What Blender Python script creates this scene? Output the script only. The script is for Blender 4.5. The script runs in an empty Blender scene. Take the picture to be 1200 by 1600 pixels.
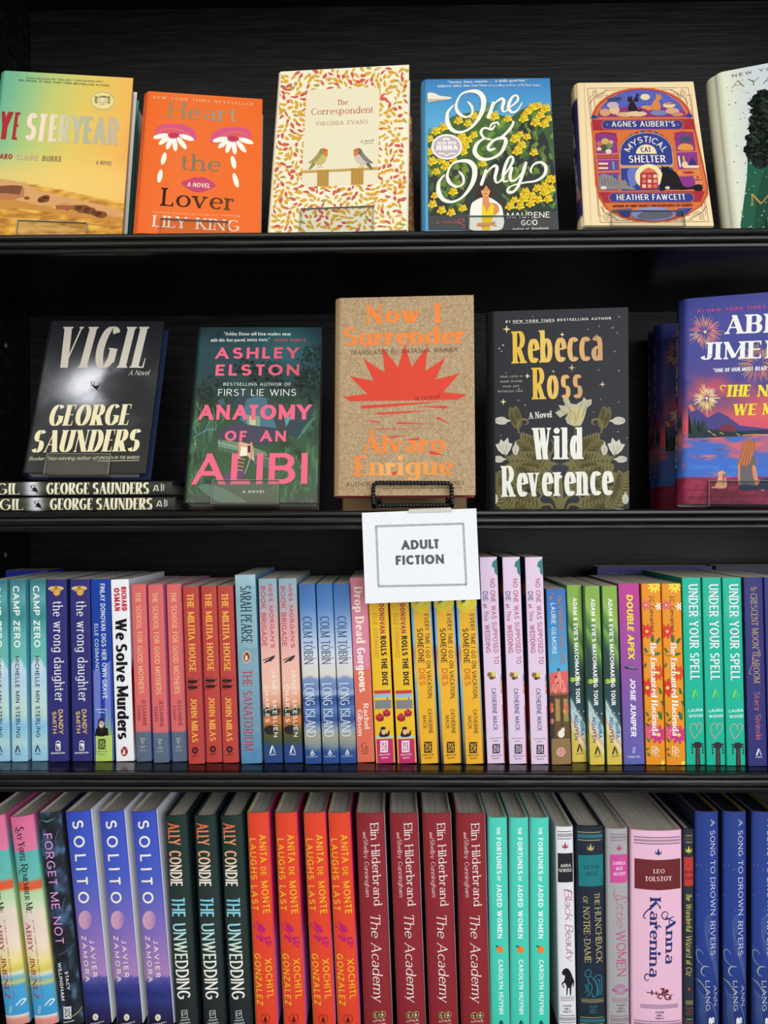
import bpy, math, random
import numpy as np
from mathutils import Matrix, Vector
from mathutils.geometry import tessellate_polygon

# ------------------------------------------------------------------ camera, light, exposure
ZC = 1.35                                   # eye height above the floor
SC = bpy.context.scene
COL = SC.collection
cam = bpy.data.cameras.new('camera')
cam.sensor_fit = 'VERTICAL'
cam.sensor_height = 24.0
cam.lens = 24.0 * 1170.0 / 1600.0
cam.clip_start = 0.01
camo = bpy.data.objects.new('camera', cam)
COL.objects.link(camo)
camo.matrix_world = (Matrix.Translation((0, 0, ZC)) @ Matrix.Rotation(math.radians(0.8), 4, 'Z')
                     @ Matrix.Rotation(math.radians(90.59), 4, 'X') @ Matrix.Rotation(math.radians(-0.23), 4, 'Z'))
SC.camera = camo
SC.view_settings.view_transform = 'Standard'
SC.view_settings.look = 'None'
SC.view_settings.gamma = 1.0
SC.view_settings.use_curve_mapping = False
SC.view_settings.exposure = 0.22

world = bpy.data.worlds.new('shop_interior_light')
SC.world = world
world.use_nodes = True
world.node_tree.nodes['Background'].inputs[0].default_value = (0.9, 0.95, 1.0, 1)
world.node_tree.nodes['Background'].inputs[1].default_value = 0.18


def area(name, loc, aim, size, power, color):
    l = bpy.data.lights.new(name, 'AREA')
    l.shape = 'RECTANGLE'
    l.size, l.size_y = size
    l.energy = power
    l.color = color
    o = bpy.data.objects.new(name, l)
    COL.objects.link(o)
    o.location = (loc[0], loc[1], ZC + loc[2])
    d = Vector(aim) + Vector((0, 0, ZC)) - o.location
    o.rotation_euler = d.to_track_quat('-Z', 'Y').to_euler()
    return o


area('shop_window_light', (1.3, -2.4, 0.5), (0.1, 0.85, -0.1), (3.0, 2.3), 98, (0.93, 0.96, 1.0))
area('ceiling_lamp_light', (-0.8, -1.1, 1.5), (-0.1, 0.85, 0.0), (1.6, 1.2), 15, (1.0, 0.88, 0.68))

# ------------------------------------------------------------------ materials


def lin(h):
    """'#rrggbb' or (r,g,b) in sRGB 0..1 -> linear rgb array"""
    if isinstance(h, str):
        h = h.lstrip('#')
        h = [int(h[i:i + 2], 16) / 255 for i in (0, 2, 4)]
    a = np.asarray(h, float)
    return np.where(a <= 0.04045, a / 12.92, ((np.maximum(a, 0) + 0.055) / 1.055) ** 2.4)


def material(name):
    m = bpy.data.materials.new(name)
    m.use_nodes = True
    nt = m.node_tree
    return m, nt, nt.nodes['Principled BSDF']


def printed(name, rough, spec, metal=0.0):
    m, nt, b = material(name)
    a = nt.nodes.new('ShaderNodeAttribute')
    a.attribute_name = 'Col'
    nt.links.new(a.outputs['Color'], b.inputs['Base Color'])
    b.inputs['Roughness'].default_value = rough
    b.inputs['Specular IOR Level'].default_value = spec
    b.inputs['Metallic'].default_value = metal
    n = nt.nodes.new('ShaderNodeTexNoise')
    n.inputs['Scale'].default_value = 900
    bu = nt.nodes.new('ShaderNodeBump')
    bu.inputs['Strength'].default_value = 0.03
    bu.inputs['Distance'].default_value = 0.0005
    nt.links.new(n.outputs['Fac'], bu.inputs['Height'])
    nt.links.new(bu.outputs['Normal'], b.inputs['Normal'])
    return m


M_JACKET = printed('printed_jacket_paper', 0.45, 0.2)
M_MATTE = printed('matte_printed_card', 0.6, 0.2)
M_INK = printed('printing_ink', 0.5, 0.2)
M_FOIL = printed('metal_foil_stamping', 0.35, 0.5, 0.35)


def plain(name, col, rough, spec=0.5, metal=0.0):
    m, nt, b = material(name)
    n = nt.nodes.new('ShaderNodeTexNoise')
    n.inputs['Scale'].default_value = 60
    r = nt.nodes.new('ShaderNodeMixRGB')
    c = lin(col)
    r.inputs[1].default_value = (*(c * 0.9), 1)
    r.inputs[2].default_value = (*np.minimum(c * 1.1, 1), 1)
    nt.links.new(n.outputs['Fac'], r.inputs[0])
    nt.links.new(r.outputs[0], b.inputs['Base Color'])
    b.inputs['Roughness'].default_value = rough
    b.inputs['Specular IOR Level'].default_value = spec
    b.inputs['Metallic'].default_value = metal
    return m


def pages_mat(name, col, axis):
    """stacked leaves: fine dark lines across the thickness of the block"""
    m, nt, b = material(name)
    tc = nt.nodes.new('ShaderNodeTexCoord')
    mp = nt.nodes.new('ShaderNodeMapping')
    mp.inputs['Scale'].default_value = (1500, 12, 12) if axis == 0 else (12, 1500, 12)
    n = nt.nodes.new('ShaderNodeTexNoise')
    n.inputs['Scale'].default_value = 1.0
    n.inputs['Detail'].default_value = 3
    r = nt.nodes.new('ShaderNodeValToRGB')
    c = lin(col)
    r.color_ramp.elements[0].position = 0.3
    r.color_ramp.elements[1].position = 0.62
    r.color_ramp.elements[0].color = (*(c * 0.62), 1)
    r.color_ramp.elements[1].color = (*c, 1)
    nt.links.new(tc.outputs['Object'], mp.inputs['Vector'])
    nt.links.new(mp.outputs[0], n.inputs['Vector'])
    nt.links.new(n.outputs['Fac'], r.inputs[0])
    nt.links.new(r.outputs[0], b.inputs['Base Color'])
    b.inputs['Roughness'].default_value = 0.85
    b.inputs['Specular IOR Level'].default_value = 0.15
    return m


M_PAGES_S = pages_mat('book_pages', '#d8d0c0', 0)
M_PAGES_F = pages_mat('book_pages_facing', '#d8d0c0', 1)
M_PAGES_NAVY = pages_mat('navy_stained_pages', '#10162c', 0)


def wood_mat(name, stretch, bump, rough, spec=0.4):
    m, nt, b = material(name)
    tc = nt.nodes.new('ShaderNodeTexCoord')
    mp = nt.nodes.new('ShaderNodeMapping')
    mp.inputs['Scale'].default_value = stretch
    n = nt.nodes.new('ShaderNodeTexNoise')
    n.inputs['Scale'].default_value = 1.0
    n.inputs['Detail'].default_value = 6
    n.inputs['Roughness'].default_value = 0.62
    r = nt.nodes.new('ShaderNodeValToRGB')
    r.color_ramp.elements[0].position = 0.45
    r.color_ramp.elements[1].position = 0.8
    r.color_ramp.elements[0].color = (0.0016, 0.0015, 0.0016, 1)
    r.color_ramp.elements[1].color = (0.016, 0.014, 0.012, 1)
    bu = nt.nodes.new('ShaderNodeBump')
    bu.inputs['Strength'].default_value = bump
    bu.inputs['Distance'].default_value = 0.0012
    nt.links.new(tc.outputs['Object'], mp.inputs['Vector'])
    nt.links.new(mp.outputs[0], n.inputs['Vector'])
    nt.links.new(n.outputs['Fac'], r.inputs[0])
    nt.links.new(r.outputs[0], b.inputs['Base Color'])
    nt.links.new(n.outputs['Fac'], bu.inputs['Height'])
    nt.links.new(bu.outputs['Normal'], b.inputs['Normal'])
    b.inputs['Roughness'].default_value = rough
    b.inputs['Specular IOR Level'].default_value = spec
    return m


M_WOOD = wood_mat('black_stained_wood', (9, 60, 150), 0.6, 0.46, 0.22)
M_SHELF = wood_mat('black_lacquered_shelf', (5, 70, 70), 0.12, 0.2)
M_EDGE = wood_mat('worn_black_moulding', (14, 220, 220), 0.35, 0.28, 0.35)
M_WIRE = plain('black_painted_wire', '#0b0b0c', 0.3, 0.6)


def acrylic():
    m, nt, b = material('clear_acrylic')
    b.inputs['Base Color'].default_value = (1, 1, 1, 1)
    b.inputs['Roughness'].default_value = 0.04
    t = nt.nodes.new('ShaderNodeBsdfTransparent')
    t.inputs[0].default_value = (0.955, 0.965, 0.965, 1)
    lw = nt.nodes.new('ShaderNodeLayerWeight')          # Schlick reflection, the same from both sides of the thin sheet
    pw = nt.nodes.new('ShaderNodeMath')
    pw.operation = 'POWER'
    pw.inputs[1].default_value = 5.0
    nt.links.new(lw.outputs['Facing'], pw.inputs[0])
    fr = nt.nodes.new('ShaderNodeMath')
    fr.operation = 'MULTIPLY_ADD'
    fr.inputs[1].default_value = 0.9
    fr.inputs[2].default_value = 0.03
    nt.links.new(pw.outputs[0], fr.inputs[0])
    g = nt.nodes.new('ShaderNodeBsdfGlossy')
    g.inputs['Roughness'].default_value = 0.1
    g.inputs['Color'].default_value = (.4, .4, .4, 1)
    mx = nt.nodes.new('ShaderNodeMixShader')
    nt.links.new(fr.outputs[0], mx.inputs[0])
    nt.links.new(t.outputs[0], mx.inputs[1])
    nt.links.new(g.outputs[0], mx.inputs[2])
    nt.links.new(mx.outputs[0], nt.nodes['Material Output'].inputs[0])
    nt.nodes.remove(b)
    return m


M_ACRYLIC = acrylic()


def edge_glow_acrylic():
    """the polished cut edge of an acrylic sheet looks milky"""
    return plain('acrylic_cut_edge', '#8f9696', 0.25, 0.5)


M_ACR_EDGE = edge_glow_acrylic()

# ------------------------------------------------------------------ object helpers


def empty(name, label, cat, group=None, mat=None):
    o = bpy.data.objects.new(name, None)
    o.empty_display_size = 0.02
    COL.objects.link(o)
    tag(o, label, cat, group)
    if mat is not None:
        o.matrix_world = mat
    return o


def tag(o, label, cat, group=None):
    o['label'] = label
    o['category'] = cat
    if group:
        o['group'] = group
    return o


def mesh_obj(name, verts, faces, mat, parent=None, cols=None, smooth=False):
    me = bpy.data.meshes.new(name)
    me.from_pydata([tuple(map(float, v)) for v in verts], [], faces)
    if cols is not None:
        a = me.color_attributes.new('Col', 'FLOAT_COLOR', 'POINT')
        c = np.ones((len(verts), 4), np.float32)
        c[:, :3] = np.asarray(cols, np.float32)
        a.data.foreach_set('color', c.ravel())
    if smooth is True:
        me.polygons.foreach_set('use_smooth', [True] * len(faces))
    elif isinstance(smooth, int) and smooth:
        me.polygons.foreach_set('use_smooth', [i < smooth for i in range(len(faces))])
    me.materials.append(mat)
    me.update()
    o = bpy.data.objects.new(name, me)
    COL.objects.link(o)
    if parent is not None:
        o.parent = parent
    return o


def copy_thing(root, mat, label):
    r = root.copy()
    COL.objects.link(r)
    r.matrix_world = mat
    r['label'] = label
    for ch in list(root.children):
        c = ch.copy()
        COL.objects.link(c)
        c.parent = r
        for g in list(ch.children):
            d = g.copy()
            COL.objects.link(d)
            d.parent = c
    return r


def box(x0, x1, y0, y1, z0, z1):
    v = [(x, y, z) for x in (x0, x1) for y in (y0, y1) for z in (z0, z1)]
    f = [(0, 1, 3, 2), (4, 6, 7, 5), (0, 4, 5, 1), (2, 3, 7, 6), (0, 2, 6, 4), (1, 5, 7, 3)]
    return v, f


def prism_x(profile, x0, x1):
    """extrude a closed (y,z) outline along x"""
    n = len(profile)
    v = [(x0, y, z) for y, z in profile] + [(x1, y, z) for y, z in profile]
    f = [(i, (i + 1) % n, n + (i + 1) % n, n + i) for i in range(n)]
    f += [tuple(range(n))[::-1], tuple(range(n, 2 * n))]
    return v, f


def sweep(path, rad, n=8, closed=False, phase=None):
    """tube along a list of points"""
    P = [Vector(p) for p in path]
    v, f = [], []
    ref = Vector((0.31, 0.52, 0.79)).normalized()
    m = len(P)
    for i, p in enumerate(P):
        a = P[i - 1] if (i or closed) else P[i]
        b = P[(i + 1) % m] if (i < m - 1 or closed) else P[i]
        t = (b - a).normalized()
        u = (ref - t * ref.dot(t)).normalized()
        w = t.cross(u)
        for k in range(n):
            an = 2 * math.pi * k / n
            v.append(tuple(p + (u * math.cos(an) + w * math.sin(an)) * rad))
    for i in range(m if closed else m - 1):
        for k in range(n):
            a, b = i * n, ((i + 1) % m) * n
            f.append((a + k, a + (k + 1) % n, b + (k + 1) % n, b + k))
    if not closed:
        f += [tuple(range(n))[::-1], tuple(range((m - 1) * n, m * n))]
    return v, f


_RS = np.random.RandomState(7)
_LAT = _RS.rand(8, 64, 64)


def vnoise(x, y, k=0):
    x = np.asarray(x, float)
    y = np.asarray(y, float)
    xi, yi = np.floor(x).astype(int), np.floor(y).astype(int)
    fx, fy = x - xi, y - yi
    fx, fy = fx * fx * (3 - 2 * fx), fy * fy * (3 - 2 * fy)
    L = _LAT[k % 8]
    g = lambda a, b: L[a % 64, b % 64]
    return ((g(xi, yi) * (1 - fx) + g(xi + 1, yi) * fx) * (1 - fy)
            + (g(xi, yi + 1) * (1 - fx) + g(xi + 1, yi + 1) * fx) * fy)


def fbm(x, y, k=0, o=4):
    s, a, t = 0, 0.5, 0
    for i in range(o):
        s = s + a * vnoise(x * 2 ** i + 17 * i, y * 2 ** i + 5 * i, k + i)
        t += a
        a *= 0.5
    return s / t


def hexs(h):
    h = h.lstrip('#')
    return np.array([int(h[i:i + 2], 16) / 255 for i in (0, 2, 4)])


def ramp(t, stops):
    """piecewise linear sRGB ramp: stops = [(pos, '#hex'), ...]"""
    t = np.asarray(t, float)
    ps = [p for p, _ in stops]
    cs = np.array([hexs(c) for _, c in stops])
    return np.stack([np.interp(t, ps, cs[:, i]) for i in range(3)], -1)


def mixc(a, b, t):
    return a * (1 - t[..., None]) + b * t[..., None]


def sstep(a, b, x):
    t = np.clip((x - a) / (b - a), 0, 1)
    return t * t * (3 - 2 * t)
# ------------------------------------------------------------------ lettering: pen strokes per letter
# l = straight line, a = ellipse arc (cx cy rx ry from to), s = smooth curve; '+' thick, '-' thin, '!' no serif, 'd' = dot
GL = {
 'A': (.70, "-l 0 0 .35 1;+l .35 1 .70 0;!l .13 .33 .57 .33"), 'B': (.54, "l 0 0 0 1;!l 0 1 .28 1,a .28 .76 .23 .24 90 -90,l .28 .52 0 .52;!a .29 .26 .25 .26 90 -90,l .29 0 0 0"),
 'C': (.64, "!a .36 .5 .36 .5 42 318"), 'D': (.62, "l 0 0 0 1;!l 0 1 .22 1,a .22 .5 .4 .5 90 -90,l .22 0 0 0"),
 'E': (.48, "l 0 0 0 1;l 0 1 .48 1;!l 0 .52 .42 .52;l 0 0 .48 0"), 'F': (.46, "l 0 0 0 1;l 0 1 .46 1;!l 0 .5 .4 .5"),
 'G': (.68, "!a .36 .5 .36 .5 45 322;!l .4 .46 .67 .46;!l .67 .46 .67 .12"), 'H': (.6, "l 0 0 0 1;l .6 0 .6 1;!l 0 .52 .6 .52"),
 'I': (0, "l 0 0 0 1"), 'J': (.36, "l .36 1 .36 .28;!a .18 .26 .18 .26 0 -160"), 'K': (.58, "l 0 0 0 1;-l .54 1 .02 .42;+l .18 .6 .58 0"),
 'L': (.44, "l 0 0 0 1;l 0 0 .44 0"), 'M': (.78, "-l 0 0 0 1;!+l 0 1 .39 .06;!-l .39 .06 .78 1;l .78 1 .78 0"), 'N': (.64, "-l 0 0 0 1;!+l 0 1 .64 0;-l .64 0 .64 1"),
 'O': (.74, "!a .37 .5 .37 .5 90 450"), 'P': (.52, "l 0 0 0 1;!l 0 1 .27 1,a .27 .73 .25 .27 90 -90,l .27 .46 0 .46"), 'Q': (.74, "!a .37 .5 .37 .5 90 450;!+l .42 .26 .72 -.1"),
 'R': (.55, "l 0 0 0 1;!l 0 1 .27 1,a .27 .74 .25 .26 90 -90,l .27 .48 0 .48;+l .24 .48 .55 0"), 'S': (.5, "!a .25 .755 .23 .245 28 255,a .25 .255 .25 .255 75 -152"),
 'T': (.56, "l .28 0 .28 1;l 0 1 .56 1"), 'U': (.6, "l 0 1 0 .3;!a .3 .3 .3 .3 180 360;l .6 .3 .6 1"), 'V': (.68, "+l 0 1 .34 0;-l .34 0 .68 1"),
 'W': (.98, "+l 0 1 .25 0;-l .25 0 .49 1;+l .49 1 .73 0;-l .73 0 .98 1"), 'X': (.62, "+l 0 1 .62 0;-l 0 0 .62 1"), 'Y': (.62, "+l 0 1 .31 .44;-l .62 1 .31 .44;l .31 .46 .31 0"),
 'Z': (.54, "l 0 1 .54 1;!+l .54 1 0 0;l 0 0 .54 0"),
 'a': (.42, "!s .05 .57 .13 .64 .23 .66 .35 .62 .42 .46;!l .42 .48 .42 0;!s .42 .39 .2 .37 .02 .27 .02 .1 .16 0 .32 .04 .42 .17"),
 'b': (.5, "l 0 0 0 1;!a .25 .33 .25 .33 180 -180"), 'c': (.44, "!a .26 .33 .26 .33 45 315"), 'd': (.5, "l .5 0 .5 1;!a .25 .33 .25 .33 0 360"),
 'e': (.48, "!l .02 .36 .47 .36,a .24 .33 .24 .33 5 318"), 'f': (.3, "l .1 0 .1 .76;!a .3 .76 .2 .24 180 55;!l -.06 .63 .3 .63"),
 'g': (.5, "!a .25 .33 .25 .33 0 360;!l .5 .66 .5 -.06;!a .25 -.06 .25 .22 0 -150"), 'h': (.44, "l 0 0 0 1;!a .22 .43 .22 .23 180 0;l .44 .43 .44 0"),
 'i': (0, "l 0 0 0 .66;d 0 .9"), 'j': (.1, "!l .1 .66 .1 -.06;!a -.08 -.06 .18 .2 0 -120;d .1 .9"), 'k': (.42, "l 0 0 0 1;-l .4 .66 .02 .27;+l .14 .38 .44 0"), 'l': (0, "l 0 0 0 1"),
 'm': (.76, "l 0 0 0 .66;!a .19 .46 .19 .2 180 0;l .38 .46 .38 0;!a .57 .46 .19 .2 180 0;l .76 .46 .76 0"), 'n': (.44, "l 0 0 0 .66;!a .22 .44 .22 .22 180 0;l .44 .44 .44 0"),
 'o': (.52, "!a .26 .33 .26 .33 90 450"), 'p': (.5, "l 0 -.28 0 .66;!a .25 .33 .25 .33 180 -180"), 'q': (.5, "l .5 -.28 .5 .66;!a .25 .33 .25 .33 0 360"),
 'r': (.28, "l 0 0 0 .66;!s 0 .4 .06 .58 .17 .66 .28 .63"), 's': (.38, "!a .19 .49 .17 .17 32 250,a .19 .17 .19 .17 70 -148"),
 't': (.28, "!l .08 .88 .08 .17;!a .24 .18 .16 .18 180 290;!l -.07 .63 .27 .63"), 'u': (.44, "l 0 .66 0 .22;!a .22 .22 .22 .22 180 360;l .44 .66 .44 0"),
 'v': (.46, "+l 0 .66 .23 0;-l .23 0 .46 .66"), 'w': (.72, "+l 0 .66 .19 0;-l .19 0 .36 .66;+l .36 .66 .54 0;-l .54 0 .72 .66"), 'x': (.44, "+l 0 .66 .44 0;-l 0 0 .44 .66"),
 'y': (.46, "+l 0 .66 .24 0;-l .46 .66 .14 -.26"), 'z': (.38, "l 0 .66 .38 .66;!+l .38 .66 0 0;l 0 0 .38 0"),
 '1': (.2, "l .2 0 .2 1;!-l 0 .8 .2 1"), '#': (.6, "!l .12 0 .24 1;!l .38 0 .5 1;!l 0 .33 .58 .33;!l .03 .67 .6 .67"), '&': (.64, "!s .64 0 .36 .34 .14 .72 .18 .93 .32 1 .45 .86 .38 .68 .12 .42 .03 .22 .14 .03 .34 .03 .52 .2 .6 .44"),
 '.': (0, "d 0 .02"), ',': (.02, "!l .03 .06 -.03 -.16"), "'": (0, "!l 0 1 0 .74"), '"': (.14, "!l 0 1 0 .74;!l .14 1 .14 .74"), '-': (.26, "!l 0 .36 .26 .36"), '~': (.6, "!l 0 .36 .6 .36"),
 '!': (0, "!l 0 1 0 .3;d 0 .02"), ':': (0, "d 0 .06;d 0 .6"), ' ': (.3, ""), '*': (0, "d 0 .5"), '?': (.4, "!a .2 .75 .2 .25 160 -60,l .2 .5 .2 .28;d .2 .02"),
 'é': (.48, "!l .02 .36 .47 .36,a .24 .33 .24 .33 5 318;!l .2 .78 .34 .96"), 'É': (.48, "l 0 0 0 1;l 0 1 .48 1;!l 0 .52 .42 .52;l 0 0 .48 0;!l .18 1.12 .32 1.3"),
 'Í': (0, "l 0 0 0 1;!l 0 1.14 .12 1.32"), 'Ó': (.74, "!a .37 .5 .37 .5 90 450;!l .33 1.14 .47 1.32"), 'Á': (.70, "-l 0 0 .35 1;+l .35 1 .70 0;!l .13 .33 .57 .33;!l .33 1.12 .46 1.28"),
}


def style(wt, hz=None, ser=0.0, sl=0.0, rnd=False, trk=0.16, xh=.66, jit=0.0):
    return dict(wt=wt, hz=hz if hz is not None else wt * 0.9, ser=ser, sl=sl, rnd=rnd, trk=trk, xh=xh, jit=jit)


LIGHT = style(.085, trk=.2)
SANS = style(.13, trk=.18)
SEMI = style(.165, trk=.17)
BOLD = style(.21, .18, trk=.14)
BLACK = style(.3, .2, trk=.09)
SERIF = style(.13, .05, .09, trk=.2)
SERIFM = style(.17, .06, .1, trk=.19)
SERIFB = style(.24, .08, .1, trk=.17)
DIDOT = style(.2, .035, .08, trk=.17)
HAND = style(.085, .08, 0, .12, True, .2, jit=.03)
HANDB = style(.13, .12, 0, .05, True, .16, jit=.02)
ITAL = style(.14, .05, .05, .22, trk=.16)
SCRIPT = style(.09, .04, 0, .38, True, .06)


def _arc(cx, cy, rx, ry, a0, a1, q):
    n = max(3, int(abs(a1 - a0) / 90.0 * q) + 1)
    return [(cx + rx * math.cos(math.radians(a0 + (a1 - a0) * i / n)), cy + ry * math.sin(math.radians(a0 + (a1 - a0) * i / n))) for i in range(n + 1)]


def catmull(p, q=5, closed=False):
    p = [tuple(a) for a in p]
    n = len(p)
    out = []
    for i in range(n if closed else n - 1):
        g = (lambda k: p[k % n]) if closed else (lambda k: p[max(0, min(n - 1, k))])
        a, b, c, d = g(i - 1), g(i), g(i + 1), g(i + 2)
        for j in range(q):
            t = j / q
            out.append(tuple(.5 * (2 * b[k] + (c[k] - a[k]) * t + (2 * a[k] - 5 * b[k] + 4 * c[k] - d[k]) * t * t + (3 * b[k] - a[k] - 3 * c[k] + d[k]) * t ** 3) for k in (0, 1)))
    if not closed:
        out.append(p[-1])
    return out


def half(pl, ax, lim, less):
    """cut a polygon with an upright or level line"""
    out = []
    n = len(pl)
    ins = lambda p: (p[ax] <= lim + 1e-9) if less else (p[ax] >= lim - 1e-9)
    for i in range(n):
        a, b = pl[i], pl[(i + 1) % n]
        if ins(a):
            out.append(a)
        if ins(a) != ins(b):
            t = (lim - a[ax]) / (b[ax] - a[ax])
            out.append(tuple(a[k] + (b[k] - a[k]) * t for k in (0, 1)))
    return out


_GC = {}


def glyph(ch, q):
    key = (ch, q)
    if key in _GC:
        return _GC[key]
    w, d = GL.get(ch, GL['*'])
    out = []
    for st in [s for s in d.split(';') if s]:
        ser, fl = True, 0
        while st[0] in '!+-':
            if st[0] == '!':
                ser = False
            else:
                fl = 1 if st[0] == '+' else -1
            st = st[1:]
        pts = []
        dot = False
        for pc in st.split(','):
            k, *v = pc.split()
            v = [float(x) for x in v]
            if k == 'l':
                p = [(v[i], v[i + 1]) for i in range(0, len(v), 2)]
            elif k == 'a':
                p = _arc(*v, q)
            elif k == 's':
                p = catmull([(v[i], v[i + 1]) for i in range(0, len(v), 2)], max(2, q // 2 + 1))
            else:
                p = [(v[0], v[1])]
                dot = True
            pts += p
        cl = [pts[0]]
        for p in pts[1:]:
            if abs(p[0] - cl[-1][0]) + abs(p[1] - cl[-1][1]) > 1e-4:
                cl.append(p)
        run = [cl[0]]
        for i in range(1, len(cl)):           # a sharp turn starts a new pen stroke
            run.append(cl[i])
            if i < len(cl) - 1:
                a = (cl[i][0] - cl[i - 1][0], cl[i][1] - cl[i - 1][1])
                b = (cl[i + 1][0] - cl[i][0], cl[i + 1][1] - cl[i][1])
                if (a[0] * b[0] + a[1] * b[1]) < .55 * math.hypot(*a) * math.hypot(*b):
                    out.append((run, ser, fl, dot))
                    run = [cl[i]]
        out.append((run, ser, fl, dot))
    _GC[key] = (w, out)
    return _GC[key]


def ribbon(P, W, rnd=False, ext=0.0):
    """polyline + widths -> quads (list of 4 points) with mitred joints"""
    n = len(P)
    if n < 2:
        return []
    P = [np.array(p, float) for p in P]
    T = []
    for i in range(n - 1):
        d = P[i + 1] - P[i]
        T.append(d / (np.hypot(*d) + 1e-12))
    L, R = [], []
    for i in range(n):
        if i == 0:
            t = T[0]
            k = 1
        elif i == n - 1:
            t = T[-1]
            k = 1
        else:
            t = T[i - 1] + T[i]
            t = t / (np.hypot(*t) + 1e-12)
            k = min(1.6, 1 / max(.3, abs(t @ T[i])))
        nn = np.array([-t[1], t[0]])
        L.append(P[i] + nn * W[i] / 2 * k)
        R.append(P[i] - nn * W[i] / 2 * k)
    qs = [[R[i], R[i + 1], L[i + 1], L[i]] for i in range(n - 1)]
    if rnd:
        for p, w in ((P[0], W[0]), (P[-1], W[-1])):
            qs.append([p + np.array([math.cos(a), math.sin(a)]) * w / 2 for a in [k * math.pi / 4 for k in range(8)]])
    return qs


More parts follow.
